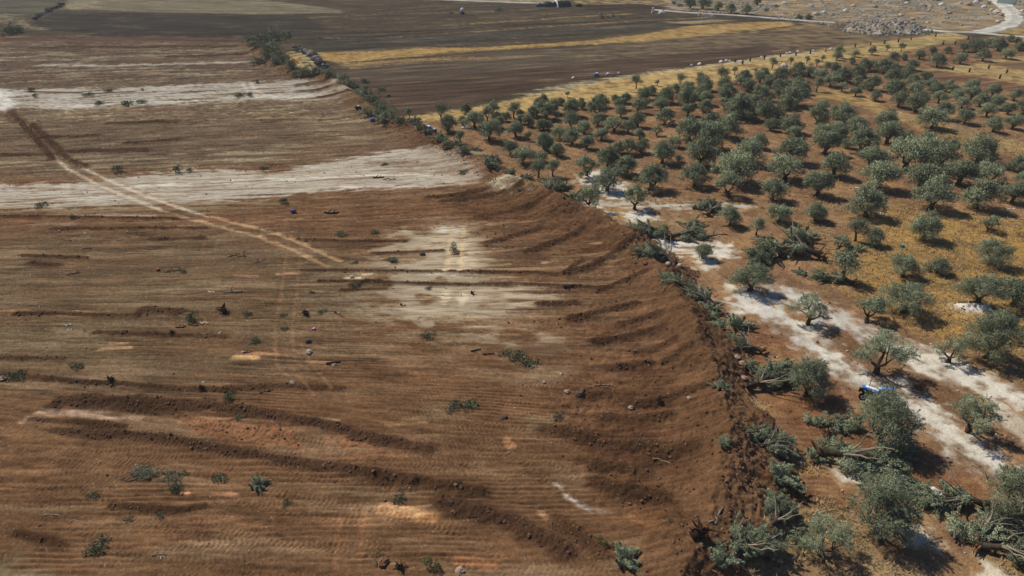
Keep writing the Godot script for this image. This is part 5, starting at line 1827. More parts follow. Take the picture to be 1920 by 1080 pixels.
	area([42.41, 74.66, 48.15, 71.46, 59.15, 69.94, 74.15, 64.35, 47.39, 35.13, 38.55, 39.78, 35.14, 44.6, 32.97, 48.57, 31.23, 52.62, 31.23, 58.31, 37.12, 65.68], Color(0.637, 0.504, 0.291), 0.95, 3, 0, 1)   # dry gold grass
	area([32.16, 61.82, 39.54, 68.47, 45.74, 67.05, 57.18, 67.05, 72.97, 63.07, 48.39, 36.22, 39.43, 41.08, 35.58, 45.35, 33.4, 49.43, 32.15, 53.59], Color(0.683, 0.528, 0.283), 0.75, 2.5, 0, 1)   # dry gold grass, thick
	area([27.44, 74.66, 38.84, 78.1, 40.93, 71.46, 33.78, 60.61, 30.37, 65.68, 26.75, 68.47], Color(0.582, 0.464, 0.323), 0.55, 2, 2, 1)   # dry gold grass
	area([10.36, 78.1, 18.42, 76.35, 19.12, 65.68, 14.39, 64.35, 9.56, 65.68], Color(0.590, 0.480, 0.339), 0.55, 1.2, 2, 1)   # dry gold grass
	area([0, 83.79, 6.6, 79.93, 20.46, 71.46, 19.12, 65.68, 12.37, 65.68, 6.02, 71.46, 1.27, 76.35], Color(0.606, 0.496, 0.355), 0.75, 1.5, 2, 3)   # pale earth by the bank
	area([14.57, 27.8, 19.15, 30.07, 21.86, 27.8, 23.43, 24.18, 25.33, 21.99, 11.61, 21.99, 13.04, 24.86], Color(0.567, 0.480, 0.339), 0.85, 1, 2, 1)   # dry grass low right
	area([24.89, 27.8, 28.64, 27.02, 35.16, 24.86, 31.05, 20.01, 24.85, 22.9], Color(0.544, 0.440, 0.291), 0.8, 1, 2, 1)   # dry grass low right
	area([16.5, 38.24, 19.56, 38.42, 20.66, 37.35, 18.82, 36.33, 16.34, 36.5], Color(0.738, 0.584, 0.372), 0.8, 0.6, 2, 1)   # straw on the stump field
	area([17.49, 32.59, 19.98, 32.11, 18.68, 30.51, 17.15, 30.73], Color(0.660, 0.512, 0.291), 0.7, 0.5, 2, 1)   # gold by brush
	area([18.64, 45.35, 23.13, 39.78, 22.63, 35.13, 26.34, 34.08, 26.14, 31.18, 30.14, 30.29, 34.61, 27.8, 33.43, 26.28, 25.96, 28.6, 23.09, 31.64, 18.39, 35.13, 17.35, 39.78], Color(0.512, 0.352, 0.242), 0.7, 1.2, 0, 3)   # reddish grove floor
	area([15.95, 54.08, 20.68, 52.15, 22.59, 44.6, 24.13, 38.54, 21.63, 37.94, 18.97, 42.44, 16.48, 48.57], Color(0.497, 0.344, 0.242), 0.7, 1, 0, 3)   # brown grove floor
	area([27.27, 47.74, 29.52, 41.75, 32.48, 36.78, 33.28, 33.57, 32.62, 32.59, 30.42, 35.13, 27.75, 39.78, 25.41, 45.35], Color(0.474, 0.352, 0.250), 0.8, 0.8, 0, 3)   # brown lane between the tracks
	stroke([15.97, 35.89, 19.42, 36, 21.49, 35.78], Color(0.404, 0.272, 0.186), 0.6, 0.12, 0.12, 0, -1)   # furrow
	stroke([15.8, 35.34, 19.22, 35.45, 21.26, 35.23], Color(0.404, 0.272, 0.186), 0.6, 0.12, 0.12, 0, -1)   # furrow
	stroke([15.64, 34.81, 19.02, 34.91, 21.05, 34.7], Color(0.404, 0.272, 0.186), 0.6, 0.12, 0.12, 0, -1)   # furrow
	stroke([15.48, 34.29, 18.83, 34.39, 20.83, 34.18], Color(0.404, 0.272, 0.186), 0.6, 0.12, 0.12, 0, -1)   # furrow
	stroke([15.33, 33.78, 18.64, 33.88, 20.62, 33.67], Color(0.404, 0.272, 0.186), 0.6, 0.12, 0.12, 0, -1)   # furrow
	stroke([15.18, 33.27, 18.45, 33.37, 20.42, 33.18], Color(0.404, 0.272, 0.186), 0.6, 0.12, 0.12, 0, -1)   # furrow
	stroke([14.75, 30.29, 18.01, 30.42, 20.52, 30.29], Color(0.404, 0.264, 0.178), 0.7, 0.12, 0.12, 0, -1)   # furrow
	stroke([14.63, 29.9, 17.85, 30.03, 20.35, 29.9], Color(0.404, 0.264, 0.178), 0.7, 0.12, 0.12, 0, -1)   # furrow
	stroke([14.5, 29.51, 17.71, 29.64, 20.18, 29.51], Color(0.404, 0.264, 0.178), 0.7, 0.12, 0.12, 0, -1)   # furrow
	stroke([14.39, 29.13, 17.56, 29.26, 20.01, 29.13], Color(0.404, 0.264, 0.178), 0.7, 0.12, 0.12, 0, -1)   # furrow
	stroke([14.27, 28.76, 17.42, 28.89, 19.85, 28.76], Color(0.404, 0.264, 0.178), 0.7, 0.12, 0.12, 0, -1)   # furrow
	stroke([14.15, 28.4, 17.28, 28.52, 19.69, 28.4], Color(0.404, 0.264, 0.178), 0.7, 0.12, 0.12, 0, -1)   # furrow
	stroke([14.04, 28.03, 17.14, 28.15, 19.53, 28.03], Color(0.404, 0.264, 0.178), 0.7, 0.12, 0.12, 0, -1)   # furrow
	stroke([16.62, 61.82, 22.37, 61.33, 26.39, 60.61], Color(0.582, 0.448, 0.323), 0.6, 0.2, 0.15, 0, -1)   # furrow
	stroke([15.87, 58.31, 21.38, 57.86, 25.23, 57.2], Color(0.582, 0.448, 0.323), 0.6, 0.2, 0.15, 0, -1)   # furrow
	stroke([15.41, 56.13, 20.76, 55.72, 24.5, 55.09], Color(0.582, 0.448, 0.323), 0.6, 0.2, 0.15, 0, -1)   # furrow
	stroke([15.08, 54.59, 20.32, 54.18, 23.99, 53.59], Color(0.582, 0.448, 0.323), 0.6, 0.2, 0.15, 0, -1)   # furrow
	area([14.52, 64.48, 18.26, 64.35, 22.67, 63.32, 22.29, 60.14, 17.83, 60.14, 14.56, 60.85], Color(0.876, 0.838, 0.757), 0.95, 0.7, 1, 8)   # limestone patch
	area([6.33, 76.01, 13.82, 75.33, 24.33, 74.66, 28.18, 73.03, 23.64, 72.08, 13.43, 72.71, 7.43, 74], Color(0.768, 0.736, 0.659), 0.9, 0.8, 1, 8)   # limestone patch
	area([8.61, 84.19, 11.25, 86.26, 14.13, 81.82, 13.92, 76.01, 11.39, 76.01, 9.86, 79.56, 8.07, 81.82], Color(0.876, 0.838, 0.757), 0.95, 0.7, 0, 8)   # ring under tree
	area([6.95, 71.77, 9.84, 73.35, 11.44, 71.46, 10.02, 69.64, 7.96, 69.64], Color(0.876, 0.838, 0.757), 0.95, 0.6, 0, 8)   # ring under tree
	area([12.56, 71.77, 14.7, 73.03, 16.62, 70.24, 13.96, 68.47, 12.67, 69.64], Color(0.876, 0.838, 0.757), 0.95, 0.6, 0, 8)   # ring under tree
	area([18.7, 61.58, 19.47, 60.38, 19.97, 58.31, 18.72, 57.42, 17.41, 58.31], Color(0.845, 0.795, 0.707), 0.9, 0.6, 0, 8)   # ring under tree
	area([19.36, 55.09, 21.41, 54.59, 22.56, 52.15, 23.02, 49.43, 21.39, 48.57, 19.54, 49.87, 19.27, 52.15], Color(0.876, 0.838, 0.757), 0.95, 0.7, 0, 8)   # limestone apron
	area([17.39, 52.15, 19.27, 52.15, 19.99, 49.87, 18.51, 49.43], Color(0.845, 0.804, 0.723), 0.8, 0.6, 2, 8)   # limestone apron
	stroke([20.82, 52.62, 22.26, 49.87, 23.3, 46.52, 23.83, 43.5, 25.09, 40.75, 26.98, 39.78, 27.74, 38.24, 28.02, 35.94, 28.82, 33.57, 29.75, 31.74, 30.42, 30.73], Color(0.796, 0.769, 0.714), 0.92, 1.1, 1.2, 0, 8)   # near limestone track
	area([23.17, 48.57, 25.23, 48.15, 25.52, 44.6, 25.53, 41.75, 26.81, 41.08, 28.69, 40.1, 28.49, 38.24, 26.16, 38.85, 24.45, 41.08, 23.29, 44.23], Color(0.876, 0.838, 0.757), 0.85, 0.8, 2, 8)   # wide part
	area([27.74, 38.24, 29.51, 37.35, 29.85, 33.57, 31.01, 31.64, 29.13, 31.27, 27.79, 33.57], Color(0.876, 0.838, 0.757), 0.8, 0.6, 0, 8)   # tail of the near track
	stroke([23.75, 53.59, 25.38, 52.15, 26.63, 49.43, 28.59, 46.76, 29.47, 44.97], Color(0.796, 0.769, 0.714), 0.95, 1.25, 1.2, 0, 8)   # far limestone track
	area([30.99, 45.51, 33.27, 44.23, 34.71, 41.75, 35.66, 40.1, 37.23, 36.78, 36.45, 35.67, 33.74, 38.24, 32.31, 39.65, 29.97, 41.08, 29.64, 42.79, 29.52, 44.23], Color(0.876, 0.838, 0.757), 0.95, 0.7, 0, 8)   # far limestone track, wide
	area([33.36, 38.85, 34.31, 36.78, 35.68, 33.57, 34.64, 32.11, 32.93, 33.57, 32.16, 35.67], Color(0.845, 0.804, 0.715), 0.7, 0.7, 0, 8)   # far limestone track, lower
	area([19.35, 31.37, 20.75, 30.82, 22.37, 30.82, 23.92, 29.43, 24.24, 28.84, 22.87, 29.22, 21.7, 30.07, 19.79, 30.07], Color(0.876, 0.838, 0.757), 0.9, 0.5, 0, 8)   # limestone by the bank
	area([21.39, 26.84, 23.07, 26.65, 24.03, 25.73, 25.1, 24.18, 25.93, 22.9, 23.77, 22.9, 22.5, 24.52, 21.24, 25.38], Color(0.863, 0.812, 0.698), 0.9, 0.6, 2, 8)   # limestone near corner
	area([21.56, 24.35, 23.15, 23.69, 23.32, 22.59, 20.91, 22.59], Color(0.760, 0.696, 0.573), 0.6, 0.5, 2, 8)   # limestone near edge
	ridge([38.7, 50.31, 40.15, 50.13], 0.55, 0.9, Color(0.889, 0.855, 0.781), 1)   # limestone mound under the tree
	area([38.63, 50.67, 40.69, 51.03, 40.39, 49.78, 38.47, 49.61], Color(0.889, 0.855, 0.781), 1, 0.3, 0, 8)   # limestone mound
	ridge([-1.45, 79.56, 0.33, 79.93], 0.4, 1.2, Color(0.752, 0.704, 0.588), 0.9)   # chalk spill over the bank
	area([-2.3, 79.56, 0.67, 81.44, 1.64, 79.56, 0, 76.01, -1.59, 76.7], Color(0.744, 0.696, 0.580), 0.85, 0.6, 2, 8)   # chalk spill over the bank
	area([-7.16, 93.72, -4.19, 94.95, -2.97, 92.05, -5.11, 90.2], Color(0.668, 0.600, 0.477), 0.8, 0.6, 2, 8)   # pale spill
	area([-35.33, 133.25, -32.72, 137.87, -28.25, 131.05, -27.68, 126.02, -32.53, 127.65], Color(0.704, 0.664, 0.580), 0.8, 0.8, 2, 8)   # pale spill
	area([-55.91, 169.34, -49.76, 175.02, -41.87, 153.58, -40.3, 142.77, -43.15, 141.27, -49.09, 156.51], Color(0.660, 0.592, 0.420), 0.9, 1, 2, 1)   # straw by the far hedge
	area([-51.83, 163.99, -49.72, 165.3, -46.93, 157.72, -49.09, 156.51], Color(0.722, 0.544, 0.315), 0.9, 0.5, 0, 1)   # orange patch by the far hedge
	area([181.33, 700.71, 950.77, 700.71, 302.52, 211.61, 141.44, 203.6, 130.13, 199.8, 114.35, 209.55, 98.02, 222.48, 77.01, 239.56, 52.92, 250.46, 62.18, 297.2], Color(0.567, 0.504, 0.400), 0.95, 2, 0, 7)   # rocky slope
	area([97.5, 247.65, 149.33, 278.74, 183.93, 285.86, 147.03, 222.48, 135.93, 220.22, 124.44, 229.51, 97.54, 229.51], Color(0.544, 0.520, 0.460), 0.5, 1.5, 2, 7)   # grey scree
	area([134.24, 256.27, 160.34, 256.27, 152.28, 239.56, 126.93, 234.43], Color(0.536, 0.432, 0.339), 0.7, 1.2, 2, 7)   # brown slope
	area([133.79, 234.43, 152.85, 231.95, 149.88, 227.12, 130.53, 228.31], Color(0.760, 0.704, 0.588), 0.7, 0.7, 1, 7)   # pale ledge
	area([132.75, 201.68, 152.82, 211.61, 199.87, 201.68, 189.96, 190.86, 141, 196.13], Color(0.683, 0.568, 0.347), 0.9, 1, 2, 1)   # gold verge by the road
	print("paint ", Time.get_ticks_msec() - t0)
	var gm := StandardMaterial3D.new()
	gm.resource_name = "earth"
	gm.vertex_color_use_as_albedo = true
	gm.vertex_color_is_srgb = true
	gm.roughness = 1.0
	gm.metallic_specular = 0.1
	gm.albedo_texture = grain_texture(5, 0.05, 0.78, 1.0)
	gm.uv1_triplanar = true
	gm.uv1_world_triplanar = true
	gm.uv1_scale = Vector3(0.11, 0.11, 0.11)
	finish_ground(gm)
	print("ground ", Time.get_ticks_msec() - t0)
	# ---- prototypes: each is built once; every tree, heap, log and stone of the place is a copy with a name and label of its own
	var t_r: Array = [make_tree(1, "round", 1.0), make_tree(2, "round", 0.94), make_tree(3, "round", 1.05), make_tree(4, "round", 0.98), make_tree(5, "round", 1.1), make_tree(6, "round", 0.92), make_tree(7, "round", 1.02)]
	var t_f: Array = [make_tree(11, "fork", 1.04), make_tree(12, "fork", 1.0), make_tree(13, "fork", 1.1), make_tree(16, "fork", 0.96)]
	var t_s: Array = [make_tree(21, "sparse", 1.12), make_tree(22, "sparse", 1.05), make_tree(23, "sparse", 1.1)]
	var t_l: Array = [make_tree(31, "lean", 1.1)]
	var t_y: Array = [make_tree(41, "young", 1.0), make_tree(42, "young", 0.92)]
	var t_b: Array = [make_tree(51, "bushy", 0.86), make_tree(52, "bushy", 0.92), make_tree(53, "bushy", 0.9), make_tree(56, "bushy", 0.98)]
	var t_T: Array = [make_tree(54, "tall", 0.92, 3.8), make_tree(55, "tall", 0.98, 3.8)]
	var t_F: Array = [make_tree(14, "fork", 1.04, 3.8), make_tree(15, "fork", 1.0, 3.8)]
	var t_S: Array = [make_tree(24, "sparse", 1.08, 3.8), make_tree(25, "sparse", 1.04, 3.8)]
	var fallen: Array = [make_fallen(61, 0.93), make_fallen(62, 0.87), make_fallen(63, 0.97, 6), make_fallen(64, 0.82)]
	var heaps: Array = [make_heap(71, 0.95, 1.0, 1.0), make_heap(72, 0.88, 1.3, 0.9), make_heap(73, 1.0, 1.0, 1.25), make_heap(74, 0.9, 1.1, 0.8), make_heap(77, 0.9, 1.25, 0.5, 1500), make_heap(78, 0.86, 1.1, 0.55, 1400)]
	var shrubs: Array = [make_heap(75, 0.84, 1.0, 1.25, 2400, "dark_shrub", "shrub"), make_heap(76, 0.92, 1.0, 1.35, 2600, "dark_shrub", "shrub")]
	var weeds: Array = [make_tuft(81, Color(0.33, 0.37, 0.27), 1.2, 420), make_tuft(82, Color(0.36, 0.38, 0.30), 0.5, 320, "flattened_olive_sprig", "sprig"), make_tuft(83, Color(0.30, 0.36, 0.22), 1.6, 480), make_tuft(84, Color(0.34, 0.37, 0.29), 0.45, 260, "flattened_olive_sprig", "sprig")]
	var logs: Array = [make_log(91, 0.09, Color(0.27, 0.23, 0.20), 2, "cut_log", "log"), make_log(92, 0.11, Color(0.24, 0.205, 0.18), 1, "cut_log", "log"), make_log(93, 0.05, Color(0.50, 0.45, 0.39), 2, "bare_stick", "stick"), make_log(94, 0.045, Color(0.40, 0.33, 0.27), 4, "twiggy_branch", "branch"), make_log(95, 0.04, Color(0.56, 0.49, 0.42), 0, "bare_stick", "stick", 0.3)]
	var stumps: Array = [make_stump(101, Color(0.20, 0.155, 0.125)), make_stump(102, Color(0.235, 0.17, 0.13))]
	var stones: Array = []
	for q in [[111, Color(0.60, 0.51, 0.44)], [112, Color(0.47, 0.34, 0.26)], [113, Color(0.70, 0.65, 0.58)], [114, Color(0.36, 0.30, 0.27)], [115, Color(0.76, 0.74, 0.69)]]:
		var so := hidden_root("loose_stone", "stone")
		part("stone", stone_mesh(q[0], q[1]), mat_tinted("stone"), so)
		stones.append(so)
	# olive trees: golden grass strip
	grp = "olive trees of the grove"; sunk = 0
	put(t_y[0], "slender olive tree, first from the left on the golden grass strip", -16.8, 111.46, 1.9, 0.49)
	put(t_y[1], "slender olive tree, second from the left on the golden grass strip", 10.14, 126.02, 3, 0.31)
	put(t_y[0], "slender olive tree, third from the left on the golden grass strip", 23.69, 132.81, 0.4, 0.74)
	put(t_y[1], "slender olive tree, fourth from the left on the golden grass strip", 28.19, 135.07, 3.5, 0.33)
	put(t_y[1], "slender olive tree, fifth from the left on the golden grass strip", 32.75, 135.53, 5, 0.62)
	put(t_y[0], "slender olive tree, sixth from the left on the golden grass strip", 46.15, 145.34, 1.4, 0.49)
	put(t_y[1], "slender olive tree, seventh from the left on the golden grass strip", 50.96, 146.93, 1.7, 0.27)
	put(t_y[0], "slender olive tree, eighth from the left on the golden grass strip", 55.69, 150.74, 5.2, 0.69)
	put(t_y[1], "slender olive tree, ninth from the left on the golden grass strip", 61.33, 155.33, 1.3, 0.47)
	put(t_y[0], "slender olive tree, tenth from the left on the golden grass strip", 65.3, 156.51, 5.2, 0.47)
	put(t_y[1], "slender olive tree, eleventh from the left on the golden grass strip", 66.4, 153.58, 5, 0.47)
	put(t_y[0], "slender olive tree, twelfth from the left on the golden grass strip", 69.57, 158.32, 1, 0.43)
	put(t_r[2], "round-crowned olive tree, thirteenth from the left on the golden grass strip", 73.82, 160.8, 3.9, 0.58)
	# olive trees: bank-side grove
	put(t_r[5], "round-crowned olive tree, first from the left in first row of the bank-side grove", -0.22, 92.52, 6, 0.64)
	put(t_f[2], "spreading olive tree, second from the left in first row of the bank-side grove", 1.58, 88.41, 0.5, 0.8)
	put(t_y[1], "slender olive tree, third from the left in first row of the bank-side grove", 3.41, 83.19, 4.2, 0.74)
	put(t_r[4], "round-crowned olive tree, fourth from the left in first row of the bank-side grove", 3.97, 89.07, 1.6, 0.5)
	put(t_y[0], "slender olive tree, fifth from the left in first row of the bank-side grove", 5.28, 83.79, 3, 0.63)
	put(t_r[0], "round-crowned olive tree, sixth from the left in first row of the bank-side grove", 6.22, 91.81, 5.9, 0.59)
	put(t_b[2], "bushy olive tree, seventh from the left in first row of the bank-side grove", 12.81, 87.54, 0, 0.89)
	put(t_b[2], "bushy olive tree, eighth from the left in first row of the bank-side grove", 14.6, 84.19, 3.6, 0.86)
	put(t_r[2], "round-crowned olive tree, ninth from the left in first row of the bank-side grove", 20.32, 88.85, 5.3, 0.88)
	put(t_y[0], "slender olive tree, first from the left in second row of the bank-side grove", -7.56, 97.48, 2.6, 0.56)
	put(t_y[1], "slender olive tree, second from the left in second row of the bank-side grove", 2.37, 98.8, 2.7, 0.41)
	put(t_r[1], "round-crowned olive tree, third from the left in second row of the bank-side grove", 4.55, 94.45, 1.5, 0.71)
	put(t_r[2], "round-crowned olive tree, fourth from the left in second row of the bank-side grove", 4.7, 94.21, 5.1, 0.71)
	put(t_f[0], "spreading olive tree, fifth from the left in second row of the bank-side grove", 8.69, 96.97, 0.5, 0.72)
	put(t_r[3], "round-crowned olive tree, sixth from the left in second row of the bank-side grove", 10.67, 94.95, 3.9, 0.61)
	put(t_b[2], "bushy olive tree, seventh from the left in second row of the bank-side grove", 14.98, 93, 3.3, 0.61)
	put(t_f[3], "spreading olive tree, eighth from the left in second row of the bank-side grove", 16.22, 92.76, 4.4, 0.68)
	put(t_r[1], "round-crowned olive tree, ninth from the left in second row of the bank-side grove", 18.17, 93.24, 6.3, 0.58)
	put(t_r[1], "round-crowned olive tree, first from the left in third row of the bank-side grove", -9.87, 103.78, 0.4, 0.79)
	put(t_f[1], "spreading olive tree, second from the left in third row of the bank-side grove", -3.32, 99.06, 4, 0.97)
	put(t_r[3], "round-crowned olive tree, third from the left in third row of the bank-side grove", 0.56, 100.68, 1.7, 0.75)
	put(t_f[2], "spreading olive tree, fourth from the left in third row of the bank-side grove", 7.07, 99.6, 2.7, 0.66)
	put(t_r[4], "round-crowned olive tree, fifth from the left in third row of the bank-side grove", 10.97, 102.35, 2, 0.63)
	put(t_r[4], "round-crowned olive tree, sixth from the left in third row of the bank-side grove", 13.23, 99.33, 1.2, 0.59)
	put(t_r[2], "round-crowned olive tree, seventh from the left in third row of the bank-side grove", 17.72, 102.92, 0.6, 0.59)
	put(t_r[0], "round-crowned olive tree, eighth from the left in third row of the bank-side grove", 18.98, 99.6, 4.4, 0.51)
	put(t_s[1], "sparse olive tree, ninth from the left in third row of the bank-side grove", 21.88, 101.51, 4.8, 0.45)
	put(t_r[4], "round-crowned olive tree, first from the left in fourth row of the bank-side grove", -5.87, 106.13, 5.4, 0.85)
	put(t_r[0], "round-crowned olive tree, second from the left in fourth row of the bank-side grove", -2.09, 105.54, 2.1, 0.56)
	put(t_r[1], "round-crowned olive tree, third from the left in fourth row of the bank-side grove", 2.52, 106.43, 1.8, 0.56)
	put(t_r[0], "round-crowned olive tree, fourth from the left in fourth row of the bank-side grove", 4.3, 104.36, 0.3, 0.44)
	put(t_r[5], "round-crowned olive tree, fifth from the left in fourth row of the bank-side grove", 4.79, 104.36, 0.5, 0.6)
	put(t_r[2], "round-crowned olive tree, sixth from the left in fourth row of the bank-side grove", 5.62, 104.36, 4.6, 0.42)
	put(t_r[2], "round-crowned olive tree, seventh from the left in fourth row of the bank-side grove", 9.18, 105.54, 0.1, 0.76)
	put(t_f[2], "spreading olive tree, eighth from the left in fourth row of the bank-side grove", 15.71, 103.78, 2, 0.77)
	put(t_r[1], "round-crowned olive tree, ninth from the left in fourth row of the bank-side grove", 19.76, 106.43, 4.9, 0.74)
	put(t_y[1], "slender olive tree, first from the left in fifth row of the bank-side grove", -11.44, 110.16, 5.4, 0.83)
	put(t_r[6], "round-crowned olive tree, second from the left in fifth row of the bank-side grove", -7.79, 107.35, 3.9, 0.47)
	put(t_y[0], "slender olive tree, third from the left in fifth row of the bank-side grove", -3.95, 108.9, 1.8, 0.75)
	put(t_r[1], "round-crowned olive tree, fourth from the left in fifth row of the bank-side grove", -2.51, 109.85, 5.6, 0.48)
	put(t_r[2], "round-crowned olive tree, fifth from the left in fifth row of the bank-side grove", -0.95, 109.53, 0.9, 0.48)
	put(t_r[3], "round-crowned olive tree, sixth from the left in fifth row of the bank-side grove", 1.45, 107.96, 3.8, 0.5)
	put(t_f[1], "spreading olive tree, seventh from the left in fifth row of the bank-side grove", 5.67, 111.13, 2.1, 0.91)
	put(t_r[0], "round-crowned olive tree, eighth from the left in fifth row of the bank-side grove", 13.57, 106.74, 2.3, 0.65)
	put(t_f[3], "spreading olive tree, ninth from the left in fifth row of the bank-side grove", 24.43, 107.96, 1.1, 0.79)
	put(t_b[2], "bushy olive tree, first from the left in sixth row of the bank-side grove", -7.72, 114.81, 6.3, 0.56)
	put(t_y[0], "slender olive tree, second from the left in sixth row of the bank-side grove", 0.35, 111.46, 2.8, 0.77)
	put(t_r[1], "round-crowned olive tree, third from the left in sixth row of the bank-side grove", 1.32, 112.12, 2.7, 0.42)
	put(t_r[1], "round-crowned olive tree, fourth from the left in sixth row of the bank-side grove", 3.34, 112.12, 0.7, 0.56)
	put(t_r[0], "round-crowned olive tree, fifth from the left in sixth row of the bank-side grove", 4.17, 113.11, 0.3, 0.54)
	put(t_r[1], "round-crowned olive tree, sixth from the left in sixth row of the bank-side grove", 6.99, 114.47, 3.7, 0.74)
	put(t_r[1], "round-crowned olive tree, seventh from the left in sixth row of the bank-side grove", 9.9, 112.78, 3.8, 0.9)
	put(t_f[3], "spreading olive tree, eighth from the left in sixth row of the bank-side grove", 14.01, 113.11, 3.7, 0.95)
	put(t_r[2], "round-crowned olive tree, ninth from the left in sixth row of the bank-side grove", 17.94, 112.12, 6.3, 0.59)
	put(t_f[0], "spreading olive tree, first from the left in seventh row of the bank-side grove", -3.23, 114.81, 5.2, 0.6)
	put(t_r[2], "round-crowned olive tree, second from the left in seventh row of the bank-side grove", 4.43, 118.35, 4.9, 0.44)
	put(t_r[3], "round-crowned olive tree, third from the left in seventh row of the bank-side grove", 10.37, 117.62, 4.1, 0.44)
	put(t_r[1], "round-crowned olive tree, fourth from the left in seventh row of the bank-side grove", 12.02, 117.62, 3, 0.46)
	put(t_b[1], "bushy olive tree, fifth from the left in seventh row of the bank-side grove", 15.21, 119.08, 2.8, 0.83)
	put(t_r[3], "round-crowned olive tree, sixth from the left in seventh row of the bank-side grove", 18.57, 117.27, 0.2, 0.61)
	put(t_r[3], "round-crowned olive tree, seventh from the left in seventh row of the bank-side grove", 21.37, 114.81, 2.8, 0.74)
	put(t_r[5], "round-crowned olive tree, eighth from the left in seventh row of the bank-side grove", 22.99, 119.08, 5.6, 0.52)
	put(t_r[6], "round-crowned olive tree, ninth from the left in seventh row of the bank-side grove", 25.48, 116.56, 1.4, 0.7)
	put(t_r[1], "round-crowned olive tree, first from the left in eighth row of the bank-side grove", 4.57, 119.81, 0.2, 0.42)
	put(t_b[2], "bushy olive tree, second from the left in eighth row of the bank-side grove", 5.72, 122.85, 1.6, 0.44)
	put(t_b[1], "bushy olive tree, third from the left in eighth row of the bank-side grove", 8.51, 120.18, 4.9, 0.48)
	put(t_r[3], "round-crowned olive tree, fourth from the left in eighth row of the bank-side grove", 12.29, 121.69, 5.5, 0.3)
	put(t_r[1], "round-crowned olive tree, fifth from the left in eighth row of the bank-side grove", 18.24, 121.69, 2, 0.45)
	put(t_b[2], "bushy olive tree, sixth from the left in eighth row of the bank-side grove", 19.98, 121.31, 3.6, 0.64)
	put(t_b[3], "bushy olive tree, seventh from the left in eighth row of the bank-side grove", 23.74, 124.02, 6, 0.65)
	put(t_b[0], "bushy olive tree, eighth from the left in eighth row of the bank-side grove", 25.73, 127.65, 3.1, 0.54)
	put(t_b[0], "bushy olive tree, ninth from the left in eighth row of the bank-side grove", 27.03, 121.69, 2.7, 0.9)
	# olive trees: middle grove
	put(t_r[6], "round-crowned olive tree, first from the left in first row of the middle grove", 22.58, 89.3, 3.6, 0.31)
	put(t_r[1], "round-crowned olive tree, second from the left in first row of the middle grove", 25, 87.32, 2.1, 1.1)
	put(t_l[0], "leaning olive tree, third from the left in first row of the middle grove", 25.84, 75.84, 5, 1.01)
	put(t_f[2], "spreading olive tree, fourth from the left in first row of the middle grove", 27.62, 81.24, 5.1, 1.36)
	put(t_r[4], "round-crowned olive tree, fifth from the left in first row of the middle grove", 31.58, 88.41, 1.4, 1.09)
	put(t_r[6], "round-crowned olive tree, sixth from the left in first row of the middle grove", 30.66, 75.5, 4.3, 0.82)
	put(t_f[2], "spreading olive tree, seventh from the left in first row of the middle grove", 34.51, 82.4, 2.1, 1.08)
	put(t_r[3], "round-crowned olive tree, eighth from the left in first row of the middle grove", 36.48, 76.87, 6, 0.97)
	put(t_r[0], "round-crowned olive tree, ninth from the left in first row of the middle grove", 41.3, 83.79, 5.4, 0.99)
	put(t_f[2], "spreading olive tree, first from the left in second row of the middle grove", 23.18, 95.7, 6, 0.57)
	put(t_f[1], "spreading olive tree, second from the left in second row of the middle grove", 26.16, 99.06, 0.3, 1.01)
	put(t_r[4], "round-crowned olive tree, third from the left in second row of the middle grove", 27.79, 99.6, 0.8, 0.89)
	put(t_b[2], "bushy olive tree, fourth from the left in second row of the middle grove", 28.28, 94.95, 4.2, 1.24)
	put(t_r[0], "round-crowned olive tree, fifth from the left in second row of the middle grove", 35.38, 95.45, 5.5, 0.69)
	put(t_r[5], "round-crowned olive tree, sixth from the left in second row of the middle grove", 37.86, 89.52, 4, 1.1)
	put(t_r[4], "round-crowned olive tree, seventh from the left in second row of the middle grove", 46.19, 99.33, 3, 0.78)
	put(t_r[3], "round-crowned olive tree, eighth from the left in second row of the middle grove", 43.72, 92.76, 5.8, 1.04)
	put(t_r[1], "round-crowned olive tree, ninth from the left in second row of the middle grove", 48.17, 95.45, 5, 0.47)
	put(t_b[1], "bushy olive tree, first from the left in third row of the middle grove", 31.38, 105.83, 5.8, 0.91)
	put(t_f[0], "spreading olive tree, second from the left in third row of the middle grove", 32.22, 100.68, 3.8, 1.11)
	put(t_r[2], "round-crowned olive tree, third from the left in third row of the middle grove", 39.93, 104.36, 0.7, 0.55)
	put(t_b[3], "bushy olive tree, fourth from the left in third row of the middle grove", 42.74, 103.2, 5.5, 0.91)
	put(t_r[4], "round-crowned olive tree, fifth from the left in third row of the middle grove", 42.26, 100.96, 0.3, 0.56)
	put(t_r[1], "round-crowned olive tree, sixth from the left in third row of the middle grove", 48.69, 107.96, 1, 0.93)
	put(t_r[4], "round-crowned olive tree, seventh from the left in third row of the middle grove", 48.09, 100.68, 2.1, 0.66)
	put(t_r[4], "round-crowned olive tree, eighth from the left in third row of the middle grove", 49.01, 100.96, 4.9, 0.75)
	put(t_r[3], "round-crowned olive tree, ninth from the left in third row of the middle grove", 48.6, 99.6, 5.7, 0.61)
	put(t_r[3], "round-crowned olive tree, first from the left in fourth row of the middle grove", 29.16, 113.11, 0.2, 0.66)
	put(t_r[0], "round-crowned olive tree, second from the left in fourth row of the middle grove", 32.4, 116.2, 4.4, 0.44)
	put(t_r[0], "round-crowned olive tree, third from the left in fourth row of the middle grove", 32.69, 115.16, 3.1, 0.67)
	put(t_r[6], "round-crowned olive tree, fourth from the left in fourth row of the middle grove", 37.17, 114.47, 1.6, 0.74)
	put(t_b[1], "bushy olive tree, fifth from the left in fourth row of the middle grove", 37.27, 111.13, 0.3, 1.42)
	put(t_b[0], "bushy olive tree, sixth from the left in fourth row of the middle grove", 40.96, 108.27, 4.8, 1.25)
